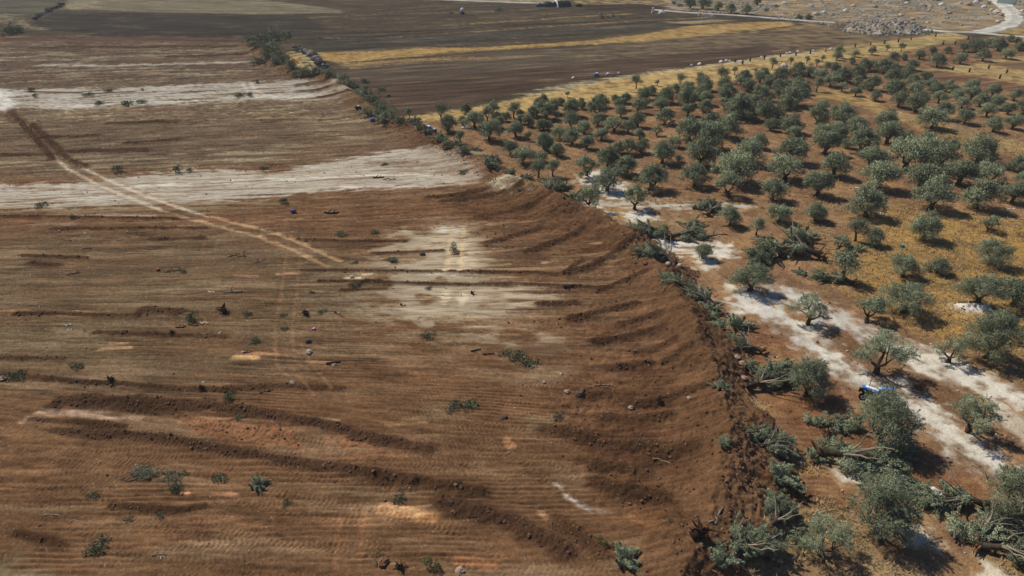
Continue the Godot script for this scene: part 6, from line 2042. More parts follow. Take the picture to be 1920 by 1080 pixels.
	put(t_r[4], "round-crowned olive tree, seventh from the left in fourth row of the middle grove", 52.78, 116.56, 5.7, 0.56)
	put(t_r[2], "round-crowned olive tree, eighth from the left in fourth row of the middle grove", 52.64, 111.13, 5.3, 0.61)
	put(t_f[0], "spreading olive tree, ninth from the left in fourth row of the middle grove", 53.08, 108.27, 0.5, 0.96)
	put(t_b[3], "bushy olive tree, first from the left in fifth row of the middle grove", 30.47, 120.18, 2.4, 0.94)
	put(t_r[6], "round-crowned olive tree, second from the left in fifth row of the middle grove", 31.03, 120.18, 6.1, 0.77)
	put(t_r[3], "round-crowned olive tree, third from the left in fifth row of the middle grove", 33.84, 120.18, 1.5, 0.77)
	put(t_s[1], "sparse olive tree, fourth from the left in fifth row of the middle grove", 36.32, 117.27, 5.4, 0.61)
	put(t_r[3], "round-crowned olive tree, fifth from the left in fifth row of the middle grove", 40.66, 122.07, 0.6, 0.58)
	put(t_r[0], "round-crowned olive tree, sixth from the left in fifth row of the middle grove", 41.98, 122.07, 5.8, 0.48)
	put(t_r[6], "round-crowned olive tree, seventh from the left in fifth row of the middle grove", 42.23, 119.81, 5.6, 0.62)
	put(t_b[3], "bushy olive tree, eighth from the left in fifth row of the middle grove", 46.99, 116.91, 2.6, 0.77)
	put(t_b[3], "bushy olive tree, ninth from the left in fifth row of the middle grove", 49.09, 119.44, 0.4, 1.31)
	put(t_r[1], "round-crowned olive tree, first from the left in sixth row of the middle grove", 33.73, 123.62, 4, 0.54)
	put(t_r[6], "round-crowned olive tree, second from the left in sixth row of the middle grove", 35.29, 128.07, 3, 0.55)
	put(t_r[0], "round-crowned olive tree, third from the left in sixth row of the middle grove", 35.49, 127.65, 5, 0.68)
	put(t_r[1], "round-crowned olive tree, fourth from the left in sixth row of the middle grove", 38.14, 123.62, 2.3, 0.66)
	put(t_b[1], "bushy olive tree, fifth from the left in sixth row of the middle grove", 39.5, 126.83, 1.1, 0.88)
	put(t_f[1], "spreading olive tree, sixth from the left in sixth row of the middle grove", 44.88, 124.02, 2.1, 0.85)
	put(t_r[6], "round-crowned olive tree, seventh from the left in sixth row of the middle grove", 46.22, 122.85, 2.1, 0.53)
	put(t_b[0], "bushy olive tree, eighth from the left in sixth row of the middle grove", 48.88, 125.61, 4.5, 0.61)
	put(t_r[0], "round-crowned olive tree, ninth from the left in sixth row of the middle grove", 54.08, 128.07, 4.1, 0.71)
	put(t_r[0], "round-crowned olive tree, first from the left in seventh row of the middle grove", 30.62, 129.33, 3.4, 0.51)
	put(t_r[3], "round-crowned olive tree, second from the left in seventh row of the middle grove", 33.1, 130.19, 4.9, 0.56)
	put(t_r[4], "round-crowned olive tree, third from the left in seventh row of the middle grove", 33.01, 129.33, 3, 0.69)
	put(t_b[0], "bushy olive tree, fourth from the left in seventh row of the middle grove", 36.43, 131.05, 3.3, 0.8)
	put(t_b[3], "bushy olive tree, fifth from the left in seventh row of the middle grove", 40.4, 131.92, 5.3, 0.77)
	put(t_b[2], "bushy olive tree, sixth from the left in seventh row of the middle grove", 44.44, 130.19, 1.4, 0.79)
	put(t_r[1], "round-crowned olive tree, seventh from the left in seventh row of the middle grove", 49.71, 129.76, 6.2, 0.72)
	put(t_r[5], "round-crowned olive tree, eighth from the left in seventh row of the middle grove", 52.37, 131.92, 0, 0.62)
	put(t_y[0], "slender olive tree, ninth from the left in seventh row of the middle grove", 57.28, 130.19, 3.8, 0.76)
	put(t_y[1], "slender olive tree, first from the left in eighth row of the middle grove", 36.37, 134.61, 3.4, 0.58)
	put(t_y[1], "slender olive tree, second from the left in eighth row of the middle grove", 36.93, 136.92, 4.9, 0.63)
	put(t_y[1], "slender olive tree, third from the left in eighth row of the middle grove", 41.48, 137.87, 5.9, 0.84)
	put(t_r[4], "round-crowned olive tree, fourth from the left in eighth row of the middle grove", 44.49, 135.53, 4.9, 0.58)
	put(t_r[4], "round-crowned olive tree, fifth from the left in eighth row of the middle grove", 49.08, 137.87, 3.9, 0.76)
	put(t_b[3], "bushy olive tree, sixth from the left in eighth row of the middle grove", 49.45, 134.15, 0.9, 0.7)
	put(t_b[2], "bushy olive tree, seventh from the left in eighth row of the middle grove", 54.3, 131.92, 6.2, 0.8)
	put(t_f[2], "spreading olive tree, eighth from the left in eighth row of the middle grove", 61.5, 134.15, 0.8, 0.85)
	put(t_b[0], "bushy olive tree, ninth from the left in eighth row of the middle grove", 65.85, 138.82, 3.8, 0.81)
	put(t_b[1], "bushy olive tree, first from the left in ninth row of the middle grove", 46.35, 139.31, 1.8, 0.81)
	put(t_b[2], "bushy olive tree, second from the left in ninth row of the middle grove", 51.4, 142.77, 1.2, 0.68)
	put(t_b[2], "bushy olive tree, third from the left in ninth row of the middle grove", 53.48, 139.31, 4.2, 0.96)
	put(t_b[0], "bushy olive tree, fourth from the left in ninth row of the middle grove", 57.07, 139.79, 0.5, 0.76)
	put(t_b[1], "bushy olive tree, fifth from the left in ninth row of the middle grove", 59.21, 145.34, 2.1, 0.93)
	put(t_b[2], "bushy olive tree, sixth from the left in ninth row of the middle grove", 60.77, 142.77, 2.1, 0.74)
	put(t_f[2], "spreading olive tree, seventh from the left in ninth row of the middle grove", 61.64, 140.28, 5.5, 0.77)
	put(t_y[0], "slender olive tree, eighth from the left in ninth row of the middle grove", 65.49, 146.39, 3.3, 0.67)
	put(t_b[0], "bushy olive tree, ninth from the left in ninth row of the middle grove", 67.83, 146.93, 5, 0.7)
	# olive trees: right grove
	put(t_r[6], "round-crowned olive tree, first from the left in first row of the right grove", 33.37, 69.34, 5.1, 0.59)
	put(t_f[0], "spreading olive tree, second from the left in first row of the right grove", 39.5, 70.69, 1, 1.07)
	put(t_r[4], "round-crowned olive tree, third from the left in first row of the right grove", 44.7, 79.01, 6.2, 1.15)
	put(t_f[0], "spreading olive tree, fourth from the left in first row of the right grove", 47.71, 72.55, 4.8, 1.14)
	put(t_r[0], "round-crowned olive tree, fifth from the left in first row of the right grove", 53.2, 72.87, 1.1, 1.08)
	put(t_l[0], "leaning olive tree, sixth from the left in first row of the right grove", 50.47, 66.09, 4.2, 0.57)
	put(t_r[5], "round-crowned olive tree, seventh from the left in first row of the right grove", 58.45, 74.66, 1.4, 0.8)
	put(t_r[6], "round-crowned olive tree, first from the left in second row of the right grove", 47.17, 86.26, 5.2, 0.97)
	put(t_f[2], "spreading olive tree, second from the left in second row of the right grove", 51.74, 85.84, 5.4, 1.57)
	put(t_r[5], "round-crowned olive tree, third from the left in second row of the right grove", 49.99, 79.01, 2.6, 1.12)
	put(t_f[1], "spreading olive tree, fourth from the left in second row of the right grove", 56.7, 87.11, 5.6, 1.17)
	put(t_r[5], "round-crowned olive tree, fifth from the left in second row of the right grove", 55.76, 80.86, 1.4, 1.1)
	put(t_f[2], "spreading olive tree, sixth from the left in second row of the right grove", 59.58, 81.24, 1.4, 0.93)
	put(t_b[2], "bushy olive tree, seventh from the left in second row of the right grove", 66.24, 85.42, 3.4, 0.8)
	put(t_r[4], "round-crowned olive tree, eighth from the left in second row of the right grove", 63.56, 80.67, 6.3, 0.57)
	put(t_r[6], "round-crowned olive tree, first from the left in third row of the right grove", 52.03, 101.79, 2.5, 0.88)
	put(t_f[3], "spreading olive tree, second from the left in third row of the right grove", 48.66, 92.76, 6.1, 1.12)
	put(t_r[2], "round-crowned olive tree, third from the left in third row of the right grove", 57.48, 104.07, 1.8, 0.95)
	put(t_r[3], "round-crowned olive tree, fourth from the left in third row of the right grove", 54.73, 97.48, 3.7, 1.04)
	put(t_r[2], "round-crowned olive tree, fifth from the left in third row of the right grove", 56.64, 96.46, 1.2, 0.66)
	put(t_r[4], "round-crowned olive tree, sixth from the left in third row of the right grove", 60.54, 96.97, 2.9, 0.62)
	put(t_f[2], "spreading olive tree, seventh from the left in third row of the right grove", 65.52, 105.54, 2.5, 1.16)
	put(t_b[3], "bushy olive tree, eighth from the left in third row of the right grove", 62.85, 88.85, 3.9, 1.22)
	# olive trees: far orchard block
	put(t_r[1], "round-crowned olive tree, first from the left in first row of the far orchard block", 68.34, 115.5, 3.2, 1.08)
	put(t_f[3], "spreading olive tree, second from the left in first row of the far orchard block", 70.18, 111.13, 6.1, 0.86)
	put(t_r[5], "round-crowned olive tree, third from the left in first row of the far orchard block", 72.28, 108.27, 5.8, 0.8)
	put(t_r[4], "round-crowned olive tree, fourth from the left in first row of the far orchard block", 78.4, 112.45, 5, 0.73)
	put(t_r[0], "round-crowned olive tree, fifth from the left in first row of the far orchard block", 74.12, 103.78, 4.7, 0.72)
	put(t_r[3], "round-crowned olive tree, sixth from the left in first row of the far orchard block", 82.7, 117.27, 1.4, 0.76)
	put(t_r[3], "round-crowned olive tree, seventh from the left in first row of the far orchard block", 82.69, 113.79, 5.6, 0.64)
	put(t_r[6], "round-crowned olive tree, eighth from the left in first row of the far orchard block", 78.1, 105.24, 0.4, 0.73)
	put(t_r[1], "round-crowned olive tree, ninth from the left in first row of the far orchard block", 85.19, 113.79, 0.4, 0.83)
	put(t_r[1], "round-crowned olive tree, first from the left in second row of the far orchard block", 64.98, 123.23, 6, 0.56)
	put(t_r[1], "round-crowned olive tree, second from the left in second row of the far orchard block", 66.95, 118.71, 2.5, 0.81)
	put(t_r[4], "round-crowned olive tree, third from the left in second row of the far orchard block", 73.39, 126.02, 4.3, 0.81)
	put(t_r[4], "round-crowned olive tree, fourth from the left in second row of the far orchard block", 75.3, 121.31, 4.5, 0.7)
	put(t_r[4], "round-crowned olive tree, fifth from the left in second row of the far orchard block", 79.6, 123.23, 1.6, 0.64)
	put(t_r[4], "round-crowned olive tree, sixth from the left in second row of the far orchard block", 77.23, 117.62, 1.5, 0.64)
	put(t_r[6], "round-crowned olive tree, seventh from the left in second row of the far orchard block", 82.64, 124.02, 0.6, 0.77)
	put(t_r[0], "round-crowned olive tree, eighth from the left in second row of the far orchard block", 81, 118.71, 6, 0.76)
	put(t_r[0], "round-crowned olive tree, ninth from the left in second row of the far orchard block", 89.92, 123.23, 0.8, 0.69)
	put(t_s[0], "sparse olive tree, first from the left in third row of the far orchard block", 61.89, 130.19, 5.5, 0.56)
	put(t_r[5], "round-crowned olive tree, second from the left in third row of the far orchard block", 63.12, 126.83, 1.8, 0.58)
	put(t_b[1], "bushy olive tree, third from the left in third row of the far orchard block", 70.99, 128.49, 4.6, 1)
	put(t_r[5], "round-crowned olive tree, fourth from the left in third row of the far orchard block", 75.93, 130.19, 2.6, 0.72)
	put(t_r[1], "round-crowned olive tree, fifth from the left in third row of the far orchard block", 77.73, 126.83, 5.5, 0.76)
	put(t_f[0], "spreading olive tree, sixth from the left in third row of the far orchard block", 81.65, 130.19, 3.5, 0.67)
	put(t_r[5], "round-crowned olive tree, seventh from the left in third row of the far orchard block", 81.53, 127.65, 0, 0.63)
	put(t_r[4], "round-crowned olive tree, eighth from the left in third row of the far orchard block", 86.42, 130.62, 1, 0.75)
	put(t_r[3], "round-crowned olive tree, ninth from the left in third row of the far orchard block", 87.71, 126.02, 1, 0.78)
	put(t_b[2], "bushy olive tree, first from the left in fourth row of the far orchard block", 65.33, 138.34, 3, 0.98)
	put(t_r[0], "round-crowned olive tree, second from the left in fourth row of the far orchard block", 67.06, 135.07, 2.4, 0.58)
	put(t_b[1], "bushy olive tree, third from the left in fourth row of the far orchard block", 70.69, 143.28, 5.5, 0.86)
	put(t_b[2], "bushy olive tree, fourth from the left in fourth row of the far orchard block", 68.11, 131.49, 3.2, 0.94)
	put(t_b[2], "bushy olive tree, fifth from the left in fourth row of the far orchard block", 75.39, 138.34, 5.4, 0.89)
	put(t_b[2], "bushy olive tree, sixth from the left in fourth row of the far orchard block", 79.27, 145.87, 1.1, 0.82)
	put(t_b[0], "bushy olive tree, seventh from the left in fourth row of the far orchard block", 80.34, 142.27, 2.7, 0.8)
	put(t_r[0], "round-crowned olive tree, eighth from the left in fourth row of the far orchard block", 77.53, 135.07, 1.7, 0.69)
	put(t_r[5], "round-crowned olive tree, ninth from the left in fourth row of the far orchard block", 82.06, 138.34, 0.1, 0.71)
	put(t_r[6], "round-crowned olive tree, tenth from the left in fourth row of the far orchard block", 79.24, 131.49, 1, 0.7)
	# olive trees: top orchard
	put(t_r[1], "round-crowned olive tree, first from the left in first row of the top orchard", 75.24, 156.51, 0.7, 0.47)
	put(t_f[0], "spreading olive tree, second from the left in first row of the top orchard", 74.73, 149.08, 1.5, 0.79)
	put(t_r[4], "round-crowned olive tree, third from the left in first row of the top orchard", 76.25, 150.19, 0.1, 0.7)
	put(t_b[1], "bushy olive tree, fourth from the left in first row of the top orchard", 77.89, 146.93, 5.6, 1.06)
	put(t_y[1], "slender olive tree, fifth from the left in first row of the top orchard", 83.08, 154.16, 6.3, 0.89)
	put(t_r[5], "round-crowned olive tree, sixth from the left in first row of the top orchard", 85.08, 149.63, 5.5, 0.76)
	put(t_f[3], "spreading olive tree, seventh from the left in first row of the top orchard", 92.37, 153, 2.1, 0.96)
	put(t_f[1], "spreading olive tree, eighth from the left in first row of the top orchard", 99.25, 156.51, 5.2, 0.73)
	put(t_y[0], "slender olive tree, first from the left in second row of the top orchard", 75.13, 163.34, 0.7, 0.79)
	put(t_r[4], "round-crowned olive tree, second from the left in second row of the top orchard", 79.51, 164.64, 5.7, 0.5)
	put(t_r[2], "round-crowned olive tree, third from the left in second row of the top orchard", 84.7, 167.3, 1.9, 0.54)
	put(t_b[3], "bushy olive tree, fourth from the left in second row of the top orchard", 89.29, 161.43, 3.8, 0.46)
	put(t_r[0], "round-crowned olive tree, fifth from the left in second row of the top orchard", 93.15, 162.06, 5.2, 0.68)
	put(t_r[1], "round-crowned olive tree, sixth from the left in second row of the top orchard", 99.63, 168.65, 1.6, 0.54)
	put(t_b[2], "bushy olive tree, seventh from the left in second row of the top orchard", 104.07, 170.03, 4.9, 0.52)
	put(t_f[3], "spreading olive tree, eighth from the left in second row of the top orchard", 106.42, 160.17, 3.9, 0.84)
	put(t_f[2], "spreading olive tree, ninth from the left in second row of the top orchard", 113.46, 162.7, 5.1, 0.78)
	put(t_y[0], "slender olive tree, first from the left in third row of the top orchard", 90.2, 171.43, 5.6, 0.46)
	put(t_y[1], "slender olive tree, second from the left in third row of the top orchard", 93.67, 171.43, 5.5, 0.57)
	put(t_r[5], "round-crowned olive tree, third from the left in third row of the top orchard", 108.7, 171.43, 6.1, 0.72)
	put(t_b[0], "bushy olive tree, fourth from the left in third row of the top orchard", 111.78, 171.43, 3.8, 1.01)
	put(t_r[4], "round-crowned olive tree, fifth from the left in third row of the top orchard", 118.61, 177.99, 3, 0.67)
	put(t_b[2], "bushy olive tree, sixth from the left in third row of the top orchard", 117.94, 172.85, 5.8, 1.02)
	put(t_b[1], "bushy olive tree, seventh from the left in third row of the top orchard", 129.2, 185.84, 4.5, 0.6)
	put(t_r[3], "round-crowned olive tree, eighth from the left in third row of the top orchard", 128.14, 181.84, 3.3, 0.58)
	put(t_b[1], "bushy olive tree, ninth from the left in third row of the top orchard", 123.24, 172.85, 0.2, 0.74)
	# olive trees: hillside edge
	put(t_r[5], "round-crowned olive tree, first from the left on the hillside edge", 61.09, 251.89, 0.4, 1.22)
	put(t_r[6], "round-crowned olive tree, second from the left on the hillside edge", 65.49, 251.89, 3.8, 1.27)
	put(t_r[1], "round-crowned olive tree, third from the left on the hillside edge", 69.88, 247.65, 4.4, 0.87)
	put(t_r[0], "round-crowned olive tree, fourth from the left on the hillside edge", 72.13, 240.87, 3.2, 0.94)
	put(t_f[0], "spreading olive tree, fifth from the left on the hillside edge", 76.62, 238.26, 0.4, 0.93)
	put(t_r[1], "round-crowned olive tree, sixth from the left on the hillside edge", 87.67, 262.33, 3.9, 0.91)
	put(t_b[0], "bushy olive tree, seventh from the left on the hillside edge", 90.03, 228.31, 5.6, 0.46)
	put(t_b[0], "bushy olive tree, eighth from the left on the hillside edge", 91.98, 225.94, 0.1, 0.59)
	# olive trees by the tracks, each by itself
	grp = "olive trees by the tracks"; sunk = 0
	put(t_l[0], "leaning olive tree at the far end of the pale limestone patch", 9.58, 84.19, 1.3, 0.92)
	put(t_f[1], "thin olive tree on a white ring just behind the cross track", 11.59, 78.64, 5.6, 0.87)
	put(t_s[2], "two-stemmed olive tree on white ground right beside the earth bank", 8.82, 72.39, 2.2, 0.84)
	put(t_s[1], "lopsided olive tree on white ground in front of the cross track", 13.98, 72.71, 5.4, 0.81)
	put(t_f[3], "fork-trunked olive tree with a solid dark shadow by the cross track", 16.93, 78.64, 0.2, 1.01)
	put(t_f[3], "thin-crowned olive tree leaning over bare earth at the grove's front", 22.61, 80.11, 3.1, 0.92)
	put(t_r[0], "small olive tree on a pale patch beside a dark fallen heap", 23.6, 68.04, 4.7, 0.69)
	put(t_f[2], "two-limbed olive tree standing alone behind the large brush pile", 29.32, 69.2, 3.5, 0.66)
	put(t_r[2], "neat round olive tree between bare earth and golden grass", 33.42, 69.49, 5, 0.59)
	put(t_l[0], "crooked olive tree with its crown bent to one side", 32.69, 62.07, 2, 0.56)
	put(t_r[1], "olive tree with two separate clumps beside a blue scrap", 36.76, 63.07, 0.1, 0.57)
	put(t_y[1], "bushy olive clump between two crooked trees above the brush", 35.46, 64.09, 5.9, 0.7)
	put(t_r[2], "broad olive tree at the upper edge of the golden grass", 42.61, 64.35, 2.1, 0.86)
	put(t_F[1], "lone olive tree in golden grass with short dark shadow", 46.14, 58.64, 6, 0.84)
	put(t_F[1], "olive tree with a side clump standing in golden grass", 36.39, 56.13, 2, 0.75)
	put(t_b[1], "upright olive bush in golden grass with hidden trunk", 40.03, 56.88, 1.6, 0.56)
	put(t_F[0], "fork-trunked olive tree with a mottled shadow on golden grass", 33.17, 49.69, 0.2, 0.91)
	put(t_F[1], "olive tree rising from a white limestone mound", 39.92, 50.76, 3.8, 0.9)
	put(t_r[5], "olive tree at the picture's edge behind the limestone mound", 43.26, 50.94, 5.7, 0.81)
	put(t_T[0], "large dark dense olive tree casting a black shadow on grass", 36.18, 43, 3.8, 1.02)
	put(t_S[1], "small pruned olive tree on the edge of the far limestone track", 32.97, 42.44, 0.5, 0.61)
	put(t_l[0], "bare-limbed olive tree bending over the far limestone track", 29.4, 48.07, 3.9, 0.73)
	put(t_S[0], "small olive tree on white ground between the two tracks", 24.44, 47.82, 5.9, 0.77)
	put(t_F[1], "olive tree at the head of the near limestone track", 21.38, 53.69, 4.2, 0.86)
	put(t_r[5], "single small olive tree on the striped white patch", 18.78, 60.14, 3.1, 0.52)
	put(t_y[0], "pale green young olive bush behind the large brush pile", 25.67, 65.41, 4.1, 0.55)
	put(t_S[0], "wide pruned olive tree shading the blue tractor's track", 26.89, 41.08, 2.9, 0.99)
	put(t_S[0], "pruned olive tree on the near limestone track, lowest on it", 29.97, 34.6, 1, 0.81)
	put(t_S[0], "leaning olive tree over dry grass at the lower edge", 16.36, 24.86, 3.3, 0.71)
	put(t_T[0], "big grey-green olive tree with a wide black shadow on limestone", 20.03, 26.28, 0.7, 0.94)
	put(t_T[1], "tall dense olive tree in front of the blue tractor", 23.58, 33.37, 1.9, 0.96)
	put(t_T[0], "tall olive crown standing against the brush on the bank", 20.76, 38.42, 5.7, 0.75)
	put(t_T[0], "tall olive tree at the lower corner among fallen branches", 28.35, 27.6, 4.2, 0.89)
	put(t_y[0], "upright olive bush behind the fallen branches by the track", 30.33, 55.3, 5.6, 0.85)
	# uprooted trees and brush along the bank
	grp = "uprooted trees along the earth bank"; sunk = 0.05
	put(fallen[0], "uprooted olive tree on the big brush pile beyond the white patch", 27.79, 60.85, 2.7, 1.65)
	put(fallen[1], "flattened uprooted tree at the reddish end of the big brush pile", 25.1, 59.91, 3.4, 1.2)
	put(fallen[2], "uprooted olive tree with pale bare limbs where the bank crest dips", 14.09, 64.88, 2.9, 1.21)
	put(fallen[0], "uprooted bushy olive tree above the striped white patch", 18.04, 64.88, 0.3, 1.1)
	put(fallen[3], "dark uprooted olive tree leaning on the bank beside the white patch", 14.2, 58.64, 2.2, 1.21)
	put(fallen[2], "uprooted olive tree with a grey bare stem above its crown", 16.41, 51.59, 2, 1.19)
	put(fallen[1], "uprooted olive tree with stones at its foot near the bank", 18.05, 44.23, 2.6, 0.9)
	put(fallen[3], "dark uprooted tree with red roots showing by the bank top", 18.15, 39.65, 0.4, 1.13)
	put(fallen[0], "long uprooted olive tree lying over straw in front of the dense tree", 21.07, 31.55, -0.3, 1.35)
	put(fallen[2], "uprooted tree with forked grey limbs at the bank's foot", 16.02, 32.21, 0.2, 0.79)
	put(fallen[1], "silvery uprooted olive tree at the lower end of the bank", 12.51, 24.52, 0.5, 0.97)
	put(fallen[3], "uprooted tree with grey dead twigs behind the silvery one", 14.49, 26.65, 0.9, 0.81)
	put(fallen[0], "uprooted olive tree with upright branches near the lower corner", 25.54, 28.4, 2.9, 1.06)
	put(fallen[2], "uprooted tree with an orange trunk showing near the lower corner", 26.1, 26.28, 0.2, 0.91)
	put(fallen[1], "fallen olive crown sloping down to the lower corner", 26.29, 24.52, -0.5, 1.01)
	put(fallen[3], "dark fallen olive crown behind the small tree on pale ground", 22.45, 71.92, 1.2, 1.07)
	put(fallen[0], "fallen olive branches with bleached limbs beside the far track", 29.88, 55.3, 2.5, 0.97)
	put(fallen[2], "uprooted olive tree by the bank with a blue-white bag behind", 4.81, 78.46, 1.1, 1.19)
	put(fallen[1], "small uprooted olive tree on the bank under the near grove trees", -2.31, 88.85, 2, 0.8)
	grp = "brush along the earth bank"; sunk = 0.04
	put(heaps[0], "small round brush heap between straw and the dense tree", 20.21, 35.45, 0.4, 0.82)
	put(heaps[1], "low brush heap with brown litter before the dense tree", 20.38, 33.08, 1, 1.07)
	put(heaps[2], "single round olive bush on furrowed earth beside the bank", 16.04, 29.77, 0.2, 1.13)
	put(heaps[3], "dark brush heap sliding down the bank's outer side", 14.14, 53.3, 1.8, 1.11)
	put(heaps[0], "small brush heap caught on top of the bank among stones", 16.72, 46.76, 0.7, 1)
	put(heaps[2], "tall brush heap behind the stones on the bank", 18.64, 47.57, 0.9, 1.2)
	put(heaps[1], "small green bush beside the white limestone line", 23.3, 30.07, 0, 0.64)
	put(heaps[3], "olive brush at the end of the white limestone line", 24.11, 28.6, 0.5, 0.98)
	put(heaps[0], "loose branch heap under the crooked tree at the grass edge", 34.57, 61.82, 0.1, 0.96)
	put(heaps[1], "little branch heap beside the track head", 27.16, 56.99, 2.2, 0.69)
	put(heaps[3], "dark green bush at the bank crest beside a white ring", 6.52, 71.77, 0.1, 1.4)
	put(heaps[2], "brush heap behind the bank next to the leaning tree", 6.44, 79.56, 1.3, 1.04)
	put(heaps[0], "low brush at the end of the pale cross track", 21.37, 72.71, 0.4, 0.96)
	put(heaps[1], "half-buried brush on the dark outer face of the bank", 12.74, 31.18, 1, 0.52)
	put(heaps[3], "dark brush stuck in the bank above the straw patch", 14.2, 37.35, 0.6, 0.66)
	put(heaps[0], "dry brush heap on the bank crest by pale spill", 1.77, 82.79, 0.2, 1.07)
	put(heaps[1], "dark brush on the bank crest above the chalk spill", -0.41, 82.6, 0.8, 1.07)
	put(heaps[2], "green brush at the end of the white chalk band", -2.61, 83.79, 0.3, 1.23)
	put(heaps[3], "grey-green brush heap on the bank before the first grove trees", -10.31, 95.95, 0.9, 1.3)
	put(heaps[0], "brownish brush on the bank beside the blue sacks", -12.14, 98.01, 0.5, 0.99)
	put(heaps[1], "low brush between the bank and the golden strip", -16.21, 108.27, 0.2, 1.53)
	put(heaps[2], "brush heap on the bank beside the slender sapling", -7.44, 94.45, 0.6, 0.96)
	put(heaps[3], "sparse brush at the top of the pale spill", -5.14, 93.96, 0.4, 0.8)
	put(heaps[1], "dark brush spilling down behind the bank crest by the pale stem", 16.71, 48.57, 1.2, 0.8)
	put(heaps[3], "brush mixed with stones and splintered roots on the bank", 17.71, 41.75, 0.3, 0.84)
	put(heaps[0], "grey-green brush between two uprooted trees on the bank", 21.29, 41.08, 0.9, 1.16)
	put(heaps[2], "upright brush joining the uprooted trees on the bank", 20.34, 41.75, 2, 0.92)
	put(heaps[1], "wide brush heap left of the dense tree's foot", 22.1, 35.13, 0.4, 1.3)
	put(heaps[3], "brush heap at the shaded right foot of the dense tree", 24.67, 32.83, 0.2, 1.07)
	put(heaps[0], "long pale brush in front of the dense tree", 21.73, 31.18, 0.1, 1.55)
	put(heaps[2], "brush beside orange-brown root litter", 18.98, 32.11, 0.6, 0.77)
	put(heaps[1], "brush with dark hollow beneath at the bank's foot", 15.45, 33.08, 0.3, 1)
	put(heaps[3], "silvery brush at the lower end of the bank", 11.91, 24.86, 0.7, 1.19)
	put(heaps[2], "dark brush under the long grey limb", 10.79, 23.86, 0.8, 0.87)
	put(heaps[1], "greyish brush with dead twigs beside the silvery tree", 15.12, 25.91, 0.2, 0.92)
	put(heaps[0], "dark brush hiding the orange trunk's foot", 25, 25.91, 0.3, 1.38)
	put(heaps[0], "upper brush on the reddish end of the big pile", 26.27, 61.82, 0.2, 1.69)
	put(heaps[2], "tall green crown part of the big brush pile", 29.88, 64.35, 1.2, 1.75)
	put(heaps[1], "brush in front of the pale bare limbs", 14.94, 64.35, 0.4, 1.46)
	put(heaps[3], "yellowish brush on top of the bushy uprooted tree", 19.6, 67.75, 0.4, 1.34)
	put(heaps[0], "brush at the foot of the grey bare stem", 16.59, 49.87, 0.3, 1.2)
	put(heaps[0], "small grey bush on the chalk spill", 1.01, 75.67, 0.4, 0.46)
	# dark shrubs along the far bank
	grp = "shrubs on the far bank"; sunk = 0.04
	put(shrubs[0], "dark green shrub on the far bank, first counting from its far end", -65.75, 182.62, 4.5, 3)
	put(shrubs[1], "grey-green shrub on the far bank, second counting from its far end", -63.01, 188.32, 4.5, 3.08)
	put(shrubs[0], "low dark shrub on the far bank, third counting from its far end", -61.04, 192.59, 4.8, 2.57)
	put(shrubs[1], "dark green shrub on the far bank, fourth counting from its far end", -62.67, 181.06, 4.1, 2.97)
	put(shrubs[0], "grey-green shrub on the far bank, fifth counting from its far end", -61.78, 172.14, 1.6, 2.31)
	put(shrubs[1], "low dark shrub on the far bank, sixth counting from its far end", -56.72, 166.63, 3.6, 2.66)
	put(shrubs[0], "dark green shrub on the far bank, seventh counting from its far end", -55.69, 155.33, 3.8, 2.3)
	put(shrubs[1], "grey-green shrub on the far bank, eighth counting from its far end", -55.06, 158.94, 4.4, 1.76)
	put(shrubs[0], "low dark shrub on the far bank, ninth counting from its far end", -51.22, 158.94, 4.6, 1.96)
	put(shrubs[1], "dark green shrub on the far bank, tenth counting from its far end", -46.34, 146.39, 5.1, 2.45)
	put(shrubs[0], "grey-green shrub on the far bank, eleventh counting from its far end", -50.46, 154.74, 5.9, 1.72)
	put(shrubs[1], "low dark shrub on the far bank, twelfth counting from its far end", -39.7, 141.27, 1, 1.76)
	put(shrubs[0], "dark green shrub on the far bank, thirteenth counting from its far end", -38.81, 144.3, 4.5, 1.97)
	put(shrubs[1], "grey-green shrub on the far bank, fourteenth counting from its far end", -35.88, 136.92, 0.3, 1.54)
	put(shrubs[0], "low dark shrub on the far bank, fifteenth counting from its far end", -35.16, 139.79, 0.3, 1.74)
	put(shrubs[1], "dark green shrub on the near stretch of the far bank, first going towards the grove", -32.45, 134.61, 1, 1.69)
	put(shrubs[0], "grey-green shrub on the near stretch of the far bank, second going towards the grove", -30.2, 133.7, 5.6, 1.26)
	put(shrubs[1], "low dark shrub on the near stretch of the far bank, third going towards the grove", -29.45, 137.87, 5.6, 1.21)
	put(shrubs[0], "dark green shrub on the near stretch of the far bank, fourth going towards the grove", -28.15, 131.05, 4, 1.65)
	put(shrubs[1], "grey-green shrub on the near stretch of the far bank, fifth going towards the grove", -26.7, 126.02, 1.6, 1.59)
	put(shrubs[0], "low dark shrub on the near stretch of the far bank, sixth going towards the grove", -24.07, 118.35, 5.5, 2.03)
	put(shrubs[1], "dark green shrub on the near stretch of the far bank, seventh going towards the grove", -21.23, 111.79, 4, 1.93)
	put(shrubs[0], "grey-green shrub on the near stretch of the far bank, eighth going towards the grove", -23.34, 110.81, 3, 1.92)
	put(shrubs[1], "low dark shrub on the near stretch of the far bank, ninth going towards the grove", -21.7, 108.9, 5.1, 1.89)
	put(shrubs[0], "dark green shrub on the near stretch of the far bank, tenth going towards the grove", -24.62, 131.05, 4.8, 0.99)
	put(shrubs[1], "grey-green shrub on the near stretch of the far bank, eleventh going towards the grove", -18.95, 108.27, 2.4, 1.74)
	grp = "scrub on the far bank"; sunk = 0.04
	put(shrubs[0], "low scrub filling a gap on the far bank, first going towards the grove", -64.89, 177.99, 0, 2.1)
	put(shrubs[1], "ragged scrub filling a gap on the far bank, second going towards the grove", -58.14, 175.02, 1.9, 2.34)
